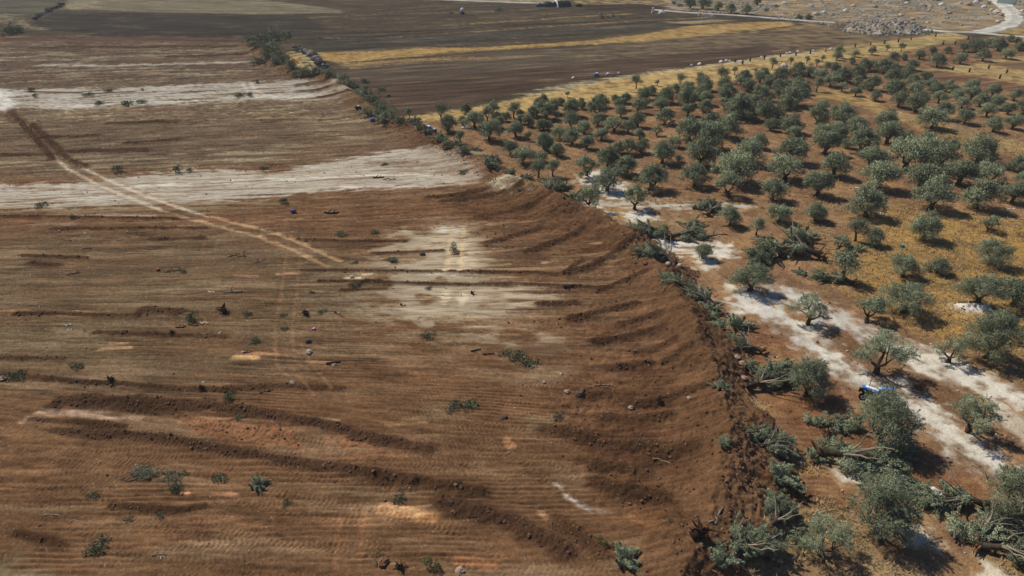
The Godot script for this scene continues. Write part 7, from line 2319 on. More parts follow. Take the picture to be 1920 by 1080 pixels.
	put(shrubs[0], "brownish scrub filling a gap on the far bank, third going towards the grove", -54.05, 163.99, 3.8, 2.47)
	put(shrubs[1], "low scrub filling a gap on the far bank, fourth going towards the grove", -51.23, 151.87, 5.7, 1.82)
	put(shrubs[0], "ragged scrub filling a gap on the far bank, fifth going towards the grove", -43.43, 142.27, 7.6, 1.94)
	put(shrubs[1], "brownish scrub filling a gap on the far bank, sixth going towards the grove", -41.47, 142.27, 9.5, 2.17)
	put(shrubs[0], "low scrub filling a gap on the far bank, seventh going towards the grove", -33.89, 136.45, 11.4, 1.65)
	put(shrubs[1], "ragged scrub filling a gap on the far bank, eighth going towards the grove", -30.86, 131.92, 13.3, 1.82)
	put(shrubs[0], "brownish scrub filling a gap on the far bank, ninth going towards the grove", -28, 127.65, 15.2, 1.97)
	put(shrubs[1], "low scrub filling a gap on the far bank, tenth going towards the grove", -25.14, 121.69, 17.1, 1.49)
	put(shrubs[0], "ragged scrub filling a gap on the far bank, eleventh going towards the grove", -22.63, 114.81, 19, 1.61)
	put(shrubs[1], "brownish scrub filling a gap on the far bank, twelfth going towards the grove", -19.84, 106.43, 20.9, 1.68)
	put(shrubs[0], "low scrub filling a gap on the far bank, thirteenth going towards the grove", -17.65, 105.24, 22.8, 1.31)
	put(shrubs[1], "ragged scrub filling a gap on the far bank, fourteenth going towards the grove", -13.66, 99.6, 24.7, 1.42)
	put(shrubs[0], "brownish scrub filling a gap on the far bank, fifteenth going towards the grove", -8.88, 93.48, 26.6, 1.5)
	put(shrubs[1], "low scrub filling a gap on the far bank, sixteenth going towards the grove", -6.48, 91.12, 28.5, 1.16)
	# branches, logs, stumps, weeds and stones on the cleared field
	grp = "cut branch heaps on the cleared field"; sunk = 0.02
	put(heaps[4], "left half of the long cut branch heap on bare red soil", -22.54, 30.82, 0.1, 1.02)
	put(heaps[5], "right half of the long cut branch heap on bare red soil", -20.57, 30.78, -0, 0.96)
	put(heaps[2], "cut branch heap with an upright tip on bare red soil", -15.01, 29.81, -0.1, 0.63)
	put(heaps[0], "twiggy pile at the edge of the beige clearing", -11.7, 59.44, -0, 0.59)
	put(heaps[2], "brush heap with roots at the lower edge beside the bank", 5.99, 24.12, -0, 0.85)
	grp = "weeds and sprigs on the cleared field"; sunk = 0.02
	put(weeds[0], "round grey-green bush below the long branch heap", -19.77, 29.51, 0.2, 0.9)
	put(weeds[1], "small flat sprig between two branch heaps", -17.62, 30.33, 5.5, 0.92)
	put(weeds[1], "low olive sprig near the lower left edge", -22.15, 25.31, 1.1, 1.31)
	put(weeds[2], "bright green bush between two brown boulders", -4.08, 23.99, 2.1, 0.79)
	put(weeds[2], "taller green seedling at the foot of the bank", 4.87, 25.27, 1.8, 0.55)
	put(weeds[2], "shorter green seedling at the foot of the bank", 5.46, 25, 2.2, 0.54)
	put(weeds[0], "green tuft beside the main dark ridge", -19.69, 37.94, 5.2, 0.92)
	put(weeds[0], "dark grey-green bush beyond a dark log", -26.54, 48.32, 5.6, 1.18)
	put(weeds[3], "green sapling with a pale stick in the beige tongue", -6.86, 46.13, 4.1, 1.23)
	put(weeds[1], "green tuft on the dull olive patch", -32.62, 41.95, 2.3, 0.99)
	put(weeds[1], "flattened bush on the long thin ridge", -36.42, 40.68, 3.2, 1.27)
	put(weeds[0], "small green bush beside the long chalk scrape", -48.62, 69.94, 0.7, 0.73)
	put(weeds[1], "green sprig beside a dark forked log", -31.03, 57.2, 1.3, 0.72)
	put(weeds[1], "pale sprig on the orange scrape edge", -18.32, 35.94, 6, 0.68)
	put(weeds[2], "green tuft between the wheel ruts on the beige clearing", -5.77, 61.58, 1.1, 1.02)
	put(weeds[1], "green sprig at the end of the wheel track", -15.26, 59.1, 3.2, 0.69)
	put(weeds[1], "green shrub beside a pale hump", -14.25, 54.28, 0.1, 1.02)
	put(weeds[1], "green sprig beyond the two bright marks", -7.48, 53.99, 0.7, 0.69)
	put(weeds[1], "flat green sprig on the plain brown furrows", -17.89, 53.2, 1.8, 0.64)
	put(weeds[0], "green tuft with a stick near the chalk edge", -26.65, 74.49, 4.1, 1.07)
	put(weeds[3], "grey-green scrub line at the chalk's lower edge", -54.3, 73.67, 1.9, 1.53)
	put(weeds[3], "green litter strip below the dark log", -18, 65.68, 3.2, 1.29)
	put(weeds[3], "green litter strip right of the dark log", -14.69, 66.09, 5.6, 1.18)
	put(weeds[0], "dark bush above the white chalk band, larger of two", -43.4, 85.01, 5.7, 1.46)
	put(weeds[0], "low dark bush above the white chalk band's left part", -51.25, 85.01, 4.8, 1.59)
	put(weeds[0], "small dark bush above the white chalk band, smaller of two", -42.03, 85.22, 4.8, 0.93)
	put(weeds[0], "dark weed on the upper chalk band near the pale cart road", -90.28, 130.19, 1, 1.24)
	put(weeds[0], "lower dark weed near the pale cart road", -87.03, 126.02, 6, 1.11)
	put(weeds[1], "flat dark weed on the upper chalk band", -78.15, 127.24, 3.7, 1.87)
	put(weeds[0], "tiny dark weed on the upper chalk band's top edge", -69.92, 131.05, 2.1, 0.77)
	put(weeds[0], "dark weed beside the curved track on the upper chalk band", -47.89, 126.42, 0, 1.3)
	put(weeds[1], "brownish weed left of the curved track", -50.04, 126.42, 4.2, 2.05)
	put(weeds[0], "dark weed at the top of the curved track", -50.3, 137.39, 2.7, 1)
	put(weeds[1], "long flat weed on the upper chalk band", -67.68, 120.18, 4.5, 2.31)
	put(weeds[1], "flat weed in the middle of the upper chalk band", -65.68, 121.69, 5.5, 1.8)
	put(weeds[1], "flat weed pair on the upper chalk band", -72.64, 120.56, 4.3, 1.79)
	put(weeds[1], "thin weed near the top edge of the upper chalk band", -75.73, 130.19, 1.3, 1.72)
	put(weeds[1], "flat dark weed on the chalk band's upper edge", -32.82, 86.68, 2, 1.21)
	put(weeds[1], "small weed on the brown patch in the chalk", -17.19, 88.19, 3.6, 1.02)
	put(weeds[1], "green weeds at the chalk band's right end", -6.21, 84.4, 0.3, 1.45)
	put(weeds[3], "pale sprig near the curved tread marks", -21.55, 27.18, 0.5, 0.74)
	put(weeds[3], "pale green sprig on red soil near the left heap", -24.48, 29.01, 1, 0.77)
	put(weeds[1], "dry sprig below the upright-tipped heap", -13.05, 28.4, 4.1, 0.64)
	put(weeds[3], "grey sprig on red soil among tread marks", -19.88, 27.45, 0.4, 0.63)
	put(weeds[3], "grey-green sprig above the bright orange scrape", -6.66, 28.68, 5, 1)
	put(weeds[1], "weedy patch beside the brown boulder", -6.89, 24.52, 1.4, 0.8)
	put(weeds[1], "low weeds left of the straight faint track", -22.34, 49.43, 2, 0.86)
	put(weeds[1], "low weeds between root clump and stone", -16.11, 49.78, 0.1, 0.78)
	put(weeds[3], "weeds crossing the straight faint track", -19.36, 49.26, 4, 0.69)
	put(weeds[1], "grey-green sprig beside the straight track", -18.57, 47.16, 2.3, 0.66)
	put(weeds[1], "green sprig at the turn of the furrows", -20.33, 45.35, 1.4, 0.97)
	put(weeds[1], "upper part of the spread green branches beside two dark logs", 0.33, 43.28, 3.5, 1.33)
	put(weeds[3], "lower part of the spread green branches beside two dark logs", 1.13, 42.44, 3.7, 1.54)
	put(weeds[3], "thin left end of the spread green branches", -0.41, 43.57, 0.8, 1.18)
	put(weeds[1], "left half of the flattened branch along the furrows", -4.04, 37.12, 3.6, 1.26)
	put(weeds[3], "right half of the flattened branch along the furrows", -2.76, 37.18, 1.4, 1.26)
	put(weeds[3], "dry weeds below the grey flat stone", 3.07, 36.22, 4.4, 0.89)
	put(weeds[3], "weeds at the bank foot near the lower end", 8.65, 26.28, 3.2, 0.56)
	grp = "logs and sticks on the ground"; sunk = 0.02
	put(logs[1], "upper dark log of the pair beside the green branches", -2.78, 44.08, 0.3, 0.83)
	put(logs[1], "lower dark log of the pair beside the green branches", -1.81, 43.57, 0.1, 0.9)
	put(logs[0], "short dark log under the green branch heap", 0.25, 43.28, 0.5, 0.57)
	put(logs[1], "thick dark log on the ridge by the bank", 5.47, 54.18, 0.1, 1.65)
	put(logs[2], "pale straight log on red earth near the bank", 6.55, 39.47, -0.1, 1.3)
	put(logs[4], "bent pale stick on the furrows", -2.67, 39.28, 0.9, 0.69)
	put(logs[0], "dark log below the grey-green bush", -27.13, 47.41, 0.2, 0.79)
	put(logs[3], "dark twiggy branch beside the root clump", -14.84, 49.61, -0.7, 1.36)
	put(logs[2], "grey stick near the small pale stone", -24.54, 46.36, 0.3, 0.86)
	put(logs[0], "dark log beside the bright yellow scrape", -20.39, 43.79, 0.1, 0.74)
	put(logs[1], "dark log with stones at its end", -13.5, 42.37, 0.2, 1.05)
	put(logs[0], "flat grey log above the dark ridge", -17.46, 38.91, 0.4, 0.91)
	put(logs[2], "short grey stick above the dark ridge", -19.57, 39.4, 0.2, 0.61)
	put(logs[2], "grey stick beside a small stone", -15.5, 39.53, -0.4, 0.84)
	put(logs[2], "tan stick below the converging tracks", -16.55, 40.36, 0.4, 0.62)
	put(logs[4], "thin pale twig on the furrows", 0.96, 39.65, -0.6, 0.62)
	put(logs[0], "dark log right of the blue bag", -20.38, 71.61, 0, 1.69)
	put(logs[3], "forked brown branch on the dull furrows", -41.38, 56.77, 0.7, 1.3)
	put(logs[0], "dark log on the plain brown soil at left", -42.82, 62.19, 0.2, 0.86)
	put(logs[3], "forked dark log with a red scrap nearby", -32.13, 57.42, 0.3, 1.42)
	put(logs[3], "long low branch near the wheel track", -27.14, 60.49, 0.1, 1.9)
	put(logs[2], "grey stick below the long low branch", -24.53, 59.44, 0.6, 1.04)
	put(logs[0], "dark log lying on the white chalk", -17.02, 82.99, 0.1, 1.36)
	put(logs[4], "tiny dark stick on the beige clearing", -9.51, 51.96, 0.7, 0.42)
	put(logs[3], "broken branch below the log on white chalk", -15.53, 82.21, 0.1, 1.62)
	put(logs[2], "white pipe-like stick on a green strip", -24.74, 53.01, 0, 1.9)
	put(logs[4], "bent pale branch near the lower left", -26.06, 27.56, -0.1, 0.91)
	put(logs[4], "thin branch right of the bent pale one", -24.47, 27.25, 0.4, 0.66)
	put(logs[2], "pale stick below the small flat sprig", -17.09, 28.44, 0.1, 0.68)
	put(logs[2], "short grey log at the bottom with white chips", -18.75, 24.82, 0, 0.74)
	put(logs[2], "lower grey stick of the pair by the faint track", -12.38, 25.99, 0.2, 0.52)
	put(logs[2], "upper grey stick of the pair by the faint track", -11.83, 26.31, 0.2, 0.47)
	put(logs[4], "curved white stick on red soil", -6.01, 29.68, 0.1, 0.7)
	put(logs[2], "white-topped stick beside the dark ridge", -2.28, 29.01, 0.1, 0.44)
	put(logs[4], "thin tan stick at the lower middle", -10.47, 24.79, 0, 0.51)
	put(logs[4], "long straw-coloured twig on the bank's slope", 9.19, 31.41, -0.5, 1.12)
	put(logs[4], "short tan twig on the bank crest", 12.11, 32.59, 0.6, 0.54)
	put(logs[2], "pale trunk piece lying across the bank's stones", 15.56, 46.29, -0.6, 1.46)
	put(logs[2], "grey log beside the small tree on pale ground", 16.82, 64.88, 0.2, 1.78)
	put(logs[2], "long grey log on the reddish ground of the grove front", 21.55, 65.28, 0.1, 2.24)
	put(logs[3], "grey forked limb at the bank's outer foot", 14.66, 32.69, 0.4, 1.55)
	put(logs[2], "bleached limb hanging from the bushy heap", 16, 32.98, -0.9, 1.15)
	put(logs[2], "thick pale root limb at the bank's lower end", 10.23, 25.21, 0.8, 1.72)
	put(logs[2], "long grey limb leaning on the silvery uprooted tree", 11.29, 26.28, 0.9, 1.47)
	put(logs[2], "short pale stick on the dark face of the bank", 14.1, 29.01, 1.1, 0.69)
	put(logs[3], "broken branch where the furrows meet the bank", 14.37, 28.6, 0, 1.36)
	put(logs[3], "dark splintered branch between boulder and green bush", -5.84, 24.05, 0.3, 0.83)
	put(logs[2], "white plank in the shade of the dark dense tree", 29.5, 40.55, 0.1, 0.78)
	grp = "torn-out stumps and roots"; sunk = 0.02
	put(stumps[0], "dark root stump with a long pale stem on the furrows", -24.43, 49.69, 2.2, 1.18)
	put(stumps[1], "dark root clump beside the straight faint track", -17.47, 49.43, 4.4, 0.9)
	put(stumps[0], "black root stump beside the bright green bush", -5.88, 23.99, 5.6, 0.67)
	put(stumps[1], "dark root clump on the thin dark ridge", -22.16, 39.09, 5, 0.69)
	put(stumps[0], "dark root clod on the long thin ridge at left", -29.01, 39.97, 4, 0.7)
	put(stumps[1], "dark root bits on the plain furrows", -27.3, 46.29, 3.4, 0.6)
	put(stumps[0], "root clump on the dark ridge by the bank", 10.18, 37.35, 2.1, 0.66)
	put(stumps[1], "dark root knob on the bank's red slope, larger of two", 14.65, 40.55, 3.6, 0.51)
	put(stumps[1], "dark root knob on the bank's red slope, smaller of two", 15.2, 40.42, 5.8, 0.35)
	put(stumps[0], "orange split stump with roots at the bank's lower end", 9.7, 24.86, 0.2, 1.42)
	put(stumps[1], "brown root plate before the dense olive tree", 20.45, 34.08, 0.9, 0.9)
	put(stumps[1], "orange splintered root among stones on the bank", 17.06, 40.75, 3.4, 0.86)
	put(stumps[0], "dark stake base on the beige clearing", -9.62, 51.03, 5.1, 0.37)
	put(stumps[1], "dark root clod on the orange scrape", -9.47, 31.14, 3, 0.39)
	put(stumps[0], "dark post stump beside the two bright marks", -3.57, 53.01, 5, 0.57)
	grp = "loose stones"; sunk = 0.02
	put(stones[1], "brown boulder left of the bright green bush", -6.77, 24.32, 0.4, 0.62)
	put(stones[0], "tan boulder right of the bright green bush", -2.7, 23.76, 3.8, 0.5)
	put(stones[3], "dark stone below the pink scrap", -16.16, 45.28, 1.2, 0.55)
	put(stones[2], "round pale stone, lower of two on a line", -15.73, 43.79, 1, 0.54)
	put(stones[2], "small pale stone on the middle furrows", -23.6, 46.52, 3.3, 0.3)
	put(stones[0], "reddish stone between two sticks", -15.88, 39.91, 0.8, 0.42)
	put(stones[0], "pink stone near the bank ridges", 3.94, 38.85, 5, 0.42)
	put(stones[3], "grey stone beside the pink one", 5, 38.85, 3.2, 0.45)
	put(stones[3], "flat grey slab at a ridge end", 4.76, 38.24, 2.1, 0.67)
	put(stones[0], "pale stone below the clod ridge", 8.16, 36.95, 5.6, 0.4)
	put(stones[0], "pale stone on the bank slope", 12.11, 37.07, 4.3, 0.37)
	put(stones[0], "rounded tan stone on the furrows", 2.36, 40.04, 0.3, 0.31)
	put(stones[3], "dark stone with a pale top among straw", -0.54, 36, 5, 0.5)
	put(stones[3], "dark stone on the beige clearing", -8.89, 60.85, 0.9, 0.64)
	put(stones[0], "pale stone at the left edge by the ridge", -37.23, 40.42, 1.1, 0.55)
	put(stones[2], "white stone pair on the furrows", 3.62, 41.01, 3.7, 0.24)
	put(stones[2], "white chip near the yellow scrape", -20.81, 43.79, 1.8, 0.25)
	put(stones[0], "pale stone at the dark log's end", -13.38, 42.16, 5.3, 0.36)
	put(stones[0], "small stone on the converging tracks", -16.91, 41.75, 1.7, 0.2)
	put(stones[2], "white stone above the ridge", -22.36, 39.97, 3.9, 0.23)
	put(stones[2], "flat cream stone on red soil", -14.92, 56.13, 4.6, 0.45)
	put(stones[0], "tan stone below the bank brush", 17.15, 41.75, 3.2, 0.56)
	put(stones[0], "pinkish stone on the bank top near roots", 16.73, 39.78, 4.5, 0.46)
	put(stones[3], "grey stone on the bank top near roots", 17.11, 39.65, 0.4, 0.54)
	put(stones[0], "round stone under the uprooted tree on the bank", 16.91, 42.3, 0.8, 0.48)
	put(stones[2], "pale stone on the bank crest, upper of two", 12.64, 58.87, 5.5, 0.41)
	put(stones[1], "brown stone on the bank crest, lower of two", 12.62, 57.53, 0.3, 0.46)
	put(stones[0], "tan stone on the bank beside brush", 17.58, 45.35, 2.1, 0.51)
	put(stones[2], "grey stone at the dark tree's foot on the bank", 14.42, 56.13, 3.6, 0.5)
	put(stones[2], "light stone behind the bank crest", 15.63, 56.67, 5.5, 0.45)
	put(stones[0], "pale stone on reddish ground before the near track", 24.43, 31.55, 2.2, 0.4)
	put(stones[2], "tan block among brown litter by the heap", 17.81, 31.64, 1.2, 0.33)
	put(stones[3], "dark clod on the brown plot beyond the far bank", -22.68, 126.42, 4.1, 0.98)
	put(stones[0], "light stone under the grove's front trees", 16.95, 81.82, 4.8, 0.67)
	put(stones[2], "white stone under the tree cluster near the bank", 16.63, 84.8, 4.7, 0.62)
	grp = "white limestone blocks"; sunk = 0.02
	put(stones[4], "white block at the end of the limestone line", 24.51, 29.01, 0.2, 1.06)
	put(stones[4], "second white block from the end of the limestone line", 23.94, 29.34, 1.2, 0.75)
	put(stones[4], "third white block from the end of the limestone line", 23.46, 29.77, 4.1, 0.63)
	put(stones[4], "reddish-white block past the limestone line's end", 24.88, 28.76, 1.2, 0.68)
	# sacks, scraps and bags
	make_sack("black sack with a white top beside the far bank's shrubs", -25.86, 114.81, 0.3, 0.99, Color(0.110, 0.110, 0.133), Color(0.745, 0.765, 0.804), "plastic_sack", "sack", "")
	make_sack("pale blue sack at the foot of the far bank", -22.22, 107.96, 0.3, 0.85, Color(0.353, 0.431, 0.667), Color(0.804, 0.831, 0.894), "plastic_sack", "sack", "")
	make_sack("navy sack with a white top on the bank crest, left of two", -12.89, 103.49, 0.3, 1.15, Color(0.102, 0.141, 0.376), Color(0.843, 0.863, 0.925), "plastic_sack", "sack", "")
	make_sack("blue and white sack on the bank crest, right of two", -11.95, 103.2, 1.2, 0.98, Color(0.196, 0.259, 0.510), Color(0.871, 0.886, 0.933), "plastic_sack", "sack", "")
	make_sack("crumpled white bag on the bank between brush and soil", -15.79, 107.65, 0.3, 0.85, Color(0.784, 0.784, 0.784), Color(0.882, 0.882, 0.871), "plastic_sack", "sack", "")
	make_sack("blue-white bag behind the brush by the leaning tree", 3.96, 79.93, 0.3, 0.53, Color(0.471, 0.549, 0.745), Color(0.882, 0.902, 0.941), "plastic_sack", "sack", "")
	make_sack("blue bag on the cleared field below the chalk", -24.72, 71.61, 0.3, 0.6, Color(0.149, 0.275, 0.510), Color(0.275, 0.412, 0.647), "plastic_sack", "sack", "")
	make_sack("pink and white bag on the furrows", -16.2, 47.08, 0.3, 0.35, Color(0.804, 0.275, 0.667), Color(0.882, 0.843, 0.843), "plastic_sack", "sack", "")
	make_sack("red scrap beside the forked dark log", -33.6, 57.53, 0.3, 0.35, Color(0.588, 0.196, 0.204), Color(0.627, 0.275, 0.235), "plastic_sack", "sack", "")
	make_sack("turquoise scrap in the golden grass", 39.62, 62.69, 0.3, 0.49, Color(0.157, 0.431, 0.471), Color(0.353, 0.627, 0.647), "plastic_sack", "sack", "")
	make_sack("blue scrap among white stones at the golden strip's edge", 17.32, 143.79, 0.3, 1.1, Color(0.314, 0.392, 0.588), Color(0.745, 0.765, 0.804), "plastic_sack", "sack", "")
	make_scrap("long torn white plastic sheet on the earth path", 64.47, 115.16, -0.25, 2.34, Color(0.894, 0.894, 0.894), 5)
	make_scrap("flat white plastic sheet at the far orchard corner", 84.92, 149.08, 0.1, 1.13, Color(0.882, 0.894, 0.902), 3)
	make_scrap("white plastic scrap on bare earth in the right grove", 42.7, 79.37, -0.1, 0.98, Color(0.894, 0.894, 0.894), 3)
	make_scrap("small white scrap beside the forked olive's shadow", 41.68, 71.15, 0.2, 0.48, Color(0.863, 0.863, 0.847), 1.5)
	make_scrap("white scrap pair at the right grove's edge, left piece", 56.87, 72.87, -0.2, 0.49, Color(0.871, 0.871, 0.863), 2)
	make_scrap("white scrap pair at the right grove's edge, right piece", 57.48, 72.87, 0.3, 0.37, Color(0.871, 0.871, 0.863), 1.5)
	make_scrap("white scrap under the broad olive tree", 44.26, 64.74, 0.2, 0.56, Color(0.843, 0.843, 0.843), 2)
	make_scrap("grey plastic scrap in the litter on the dull olive patch, upper", -36.59, 47.74, 0.3, 0.7, Color(0.549, 0.580, 0.588), 2.2)
	make_scrap("grey plastic scrap in the litter on the dull olive patch, lower", -36.09, 47, -0.1, 0.57, Color(0.588, 0.588, 0.596), 2)
	make_scrap("pale scrap beside the grey-green bush", -25.48, 47.99, 0.1, 0.79, Color(0.690, 0.627, 0.573), 2.5)
	make_scrap("white scrap at the start of the green strip", -26.91, 53.2, 0, 0.67, Color(0.769, 0.769, 0.745), 3)
	make_scrap("white bits under the spreading olive of the right grove", 41.53, 71.46, 0.7, 0.54, Color(0.843, 0.843, 0.831), 2)
	# the row of dark saplings along the field edge and in the gold wedge
	var sapling := make_sapling()
	copy_of(sapling, "dark sapling in the row along the field edge, first from its near end", 49.97, 158.32, 0, 0.5, "dark saplings in a row")
	copy_of(sapling, "dark sapling in the row along the field edge, second from its near end", 53.69, 159.55, 1.3, 0.6, "dark saplings in a row")
	copy_of(sapling, "dark sapling in the row along the field edge, third from its near end", 57.75, 162.06, 2.6, 0.6, "dark saplings in a row")
	copy_of(sapling, "dark sapling in the row along the field edge, fourth from its near end", 62.3, 164.64, 3.9, 0.5, "dark saplings in a row")
	copy_of(sapling, "dark sapling in the row along the field edge, fifth from its near end", 66.61, 166.63, 5.2, 0.6, "dark saplings in a row")
	copy_of(sapling, "dark sapling in the row along the field edge, sixth from its near end", 70.76, 168.65, 6.5, 0.6, "dark saplings in a row")
	copy_of(sapling, "dark sapling in the row along the field edge, seventh from its near end", 75.55, 171.43, 7.8, 0.5, "dark saplings in a row")
	copy_of(sapling, "dark sapling in the row along the field edge, eighth from its near end", 80.92, 175.02, 9.1, 0.6, "dark saplings in a row")
	copy_of(sapling, "dark sapling in the row along the field edge, ninth from its near end", 85.17, 177.24, 10.4, 0.6, "dark saplings in a row")
	copy_of(sapling, "dark sapling in the row along the field edge, tenth from its near end", 90.41, 180.28, 11.7, 0.5, "dark saplings in a row")
	copy_of(sapling, "dark sapling in the row along the field edge, eleventh from its near end", 95.02, 182.62, 13, 0.6, "dark saplings in a row")
	copy_of(sapling, "dark sapling in the row along the field edge, twelfth from its near end", 99.75, 185.03, 14.3, 0.6, "dark saplings in a row")
	copy_of(sapling, "dark sapling in the row along the field edge, thirteenth from its near end", 104.74, 188.32, 15.6, 0.5, "dark saplings in a row")
	copy_of(sapling, "dark clump on the gold strip before the sapling row", 50.93, 155.92, 0, 0.6, "dark saplings on the gold wedge")
	copy_of(sapling, "dark sapling at the tip of the gold wedge", 93.83, 149.63, 4, 0.6, "dark saplings on the gold wedge")
	copy_of(sapling, "taller dark sapling on the gold wedge, second from its tip", 96.08, 147.46, 5, 0.6, "dark saplings on the gold wedge")
	copy_of(sapling, "dark sapling on the gold wedge's upper side", 102.12, 150.74, 5, 0.6, "dark saplings on the gold wedge")
	copy_of(sapling, "dark sapling on the gold wedge near the picture edge", 103.25, 146.39, 3, 0.6, "dark saplings on the gold wedge")
	copy_of(sapling, "dark sapling on the gold wedge's lower side", 98.6, 141.27, 2, 0.6, "dark saplings on the gold wedge")
	copy_of(sapling, "dark sapling beside the pale road's verge", 113.97, 193.46, 2, 0.6, "dark saplings on the gold wedge")
	copy_of(sapling, "dark sapling above the top orchard", 120.21, 189.16, 3, 0.6, "dark saplings on the gold wedge")
	copy_of(sapling, "dark round sapling behind the top orchard", 112.68, 181.84, 3, 0.6, "dark saplings on the gold wedge")
	copy_of(sapling, "dim green sapling behind the top orchard", 109.13, 181.06, 4, 0.6, "dark saplings on the gold wedge")
	# white stones along the field edge
	grp = "white stones at the field edge"; sunk = 0.02
	put(stones[4], "white stone at the edge between dark plot and golden strip, first", 39.59, 155.33, 1, 0.7)
	put(stones[4], "pale stone at the edge between dark plot and golden strip, second", 41.5, 155.92, 4.3, 1.06)
	put(stones[4], "white stone at the edge between dark plot and golden strip, third", 46.86, 158.32, 4.5, 1.08)
	put(stones[4], "pale stone at the edge between dark plot and golden strip, fourth", 48.39, 159.55, 0.5, 0.96)
	put(stones[4], "white stone at the edge between dark plot and golden strip, fifth", 49.11, 159.55, 0.6, 0.72)
	put(stones[4], "pale stone at the edge between dark plot and golden strip, sixth", 51.16, 158.32, 5.3, 0.96)
	put(stones[4], "white stone at the edge between dark plot and golden strip, seventh", 57.75, 163.99, 5.7, 0.74)
	put(stones[4], "pale stone at the edge between dark plot and golden strip, eighth", 65.19, 168.65, 3.1, 0.76)
	put(stones[4], "white stone at the edge between dark plot and golden strip, ninth", 66.2, 169.34, 3.2, 0.89)
	put(stones[4], "pale stone at the edge between dark plot and golden strip, tenth", 68.61, 170.73, 0.4, 1.02)
	put(stones[4], "white stone at the edge between dark plot and golden strip, eleventh", 72.87, 172.14, 3.1, 0.77)
	put(stones[4], "pale stone at the edge between dark plot and golden strip, twelfth", 78, 174.29, 2, 0.91)
	put(stones[4], "white stone at the edge between dark plot and golden strip, thirteenth", 19.92, 145.34, 1, 1)
	put(stones[4], "pale stone at the edge between dark plot and golden strip, fourteenth", 22.28, 146.39, 1.2, 0.67)
	put(stones[4], "white stone at the edge between dark plot and golden strip, fifteenth", 12.45, 141.77, 4.2, 0.76)
	put(stones[4], "pale stone at the edge between dark plot and golden strip, first of the scattered ones", 17.32, 143.79, 0.4, 0.66)
	put(stones[4], "white stone at the edge between dark plot and golden strip, second of the scattered ones", 59.26, 158.94, 0.4, 1.08)
	put(stones[4], "pale stone at the edge between dark plot and golden strip, third of the scattered ones", 59.31, 153.58, 0.8, 1.63)
	put(stones[4], "white stone at the edge between dark plot and golden strip, fourth of the scattered ones", -6.86, 105.83, 5.8, 1)
	put(stones[4], "pale stone at the edge between dark plot and golden strip, fifth of the scattered ones", -7.7, 105.83, 5.3, 0.67)
	put(stones[4], "white stone at the edge between dark plot and golden strip, sixth of the scattered ones", 14.85, 92.05, 5.8, 0.59)
	# the far edge: rubble, road, walls, shelter, tank
	make_road("dirt_road", [173.47, 172.85, 145.03, 187.48, 137.22, 192.59, 132.28, 196.13, 128.65, 199.8, 123.26, 200.74, 118.64, 204.57, 116.64, 206.54], 2.6)
	make_road("dirt_road", [195.72, 305.25, 183.24, 278.74, 174.36, 259.27, 165.87, 242.2, 156.88, 227.12, 146.35, 213.7, 136.92, 205.55, 129.39, 199.8], 6.0)
	make_road("gravel_path", [-79.17, 305.25, -34.71, 282.26, -11.9, 273.62, 12.6, 267.06], 2.2)
	make_road("gravel_path", [48.1, 249.05, 58.36, 242.2, 75.1, 233.18, 86.18, 225.94, 97.44, 219.11], 1.8)
	make_rubble([101.29, 199.8], [93.29, 203.6, 98.85, 196.13, 112.15, 197.95, 119.76, 209.55, 111.66, 220.22, 100.06, 215.84])
	make_shelter([15.37, 257.76])
	make_tank([-16.2, 238.26])
	make_slab([46.68, 242.2])
	make_container([178.47, 265.47])
	grp = "boulders near the road"; sunk = 0.02
	put(stones[4], "pale boulder at the gravel path's end beside the white slab", 49.18, 239.56, 0.3, 2.45)
	put(stones[3], "dark boulder left of the white tank", -20.06, 240.87, 0.3, 1.23)
	put(stones[3], "dark boulder in scrub between two far plots", 28.25, 229.51, 0.3, 1.51)
	make_stone_wall("tumbled stone wall sloping across the far left field corner", [-148.11, 224.78, -151.8, 234.43, -155.45, 244.9, -158.55, 254.79, -161.89, 265.47], 1.0, 40)
	make_stone_wall("dark dry-stone wall at the end of the golden stubble", [-52.7, 174.29, -49.67, 170.73, -46.44, 164.64, -43.51, 158.32, -40.75, 151.87], 1.1, 60)
	grp = "far shrubs"; sunk = 0.04
	put(shrubs[0], "large dark bush at the far left edge", -137.81, 197.95, 0.3, 3.55)
	put(shrubs[1], "smaller dark bush beside the one at the far left edge", -136.63, 199.8, 1.3, 2.02)
	put(shrubs[0], "dark scrub bush in the far plots, first from the left", -4.49, 246.26, 0, 1.89)
	put(shrubs[1], "dark scrub bush in the far plots, second from the left", 28.67, 233.18, 1.1, 1.26)
	put(shrubs[0], "dark scrub bush in the far plots, third from the left", 30.42, 230.72, 2.2, 1.25)
	put(shrubs[1], "dark scrub bush in the far plots, fourth from the left", 32.43, 233.18, 3.3, 0.9)
	put(shrubs[0], "dark scrub bush in the far plots, fifth from the left", 34.64, 230.72, 4.4, 0.89)
	put(shrubs[1], "dark scrub bush on the rocky slope, first from the left", 58.2, 265.47, 5.5, 1.42)
	put(shrubs[0], "dark scrub bush on the rocky slope, second from the left", 59.38, 259.27, 6.6, 1.59)
	put(shrubs[1], "dark scrub bush on the rocky slope, third from the left", 69.74, 259.27, 7.7, 1.79)
	put(shrubs[0], "dark scrub bush on the rocky slope, fifth from the left", 92.29, 256.27, 8.8, 1.37)
	put(shrubs[1], "dark scrub bush on the rocky slope, fourth from the left", 85.95, 247.65, 9.9, 1.14)
	put(shrubs[0], "dark scrub bush on the rocky slope, sixth from the left", 145.9, 271.95, 11, 1.66)
	put(shrubs[1], "dark scrub bush on the rocky slope, seventh from the left", 158.57, 275.31, 12.1, 2.1)
	put(shrubs[0], "dark scrub bush on the rocky slope, eighth from the left", 172.52, 271.95, 13.2, 1.45)
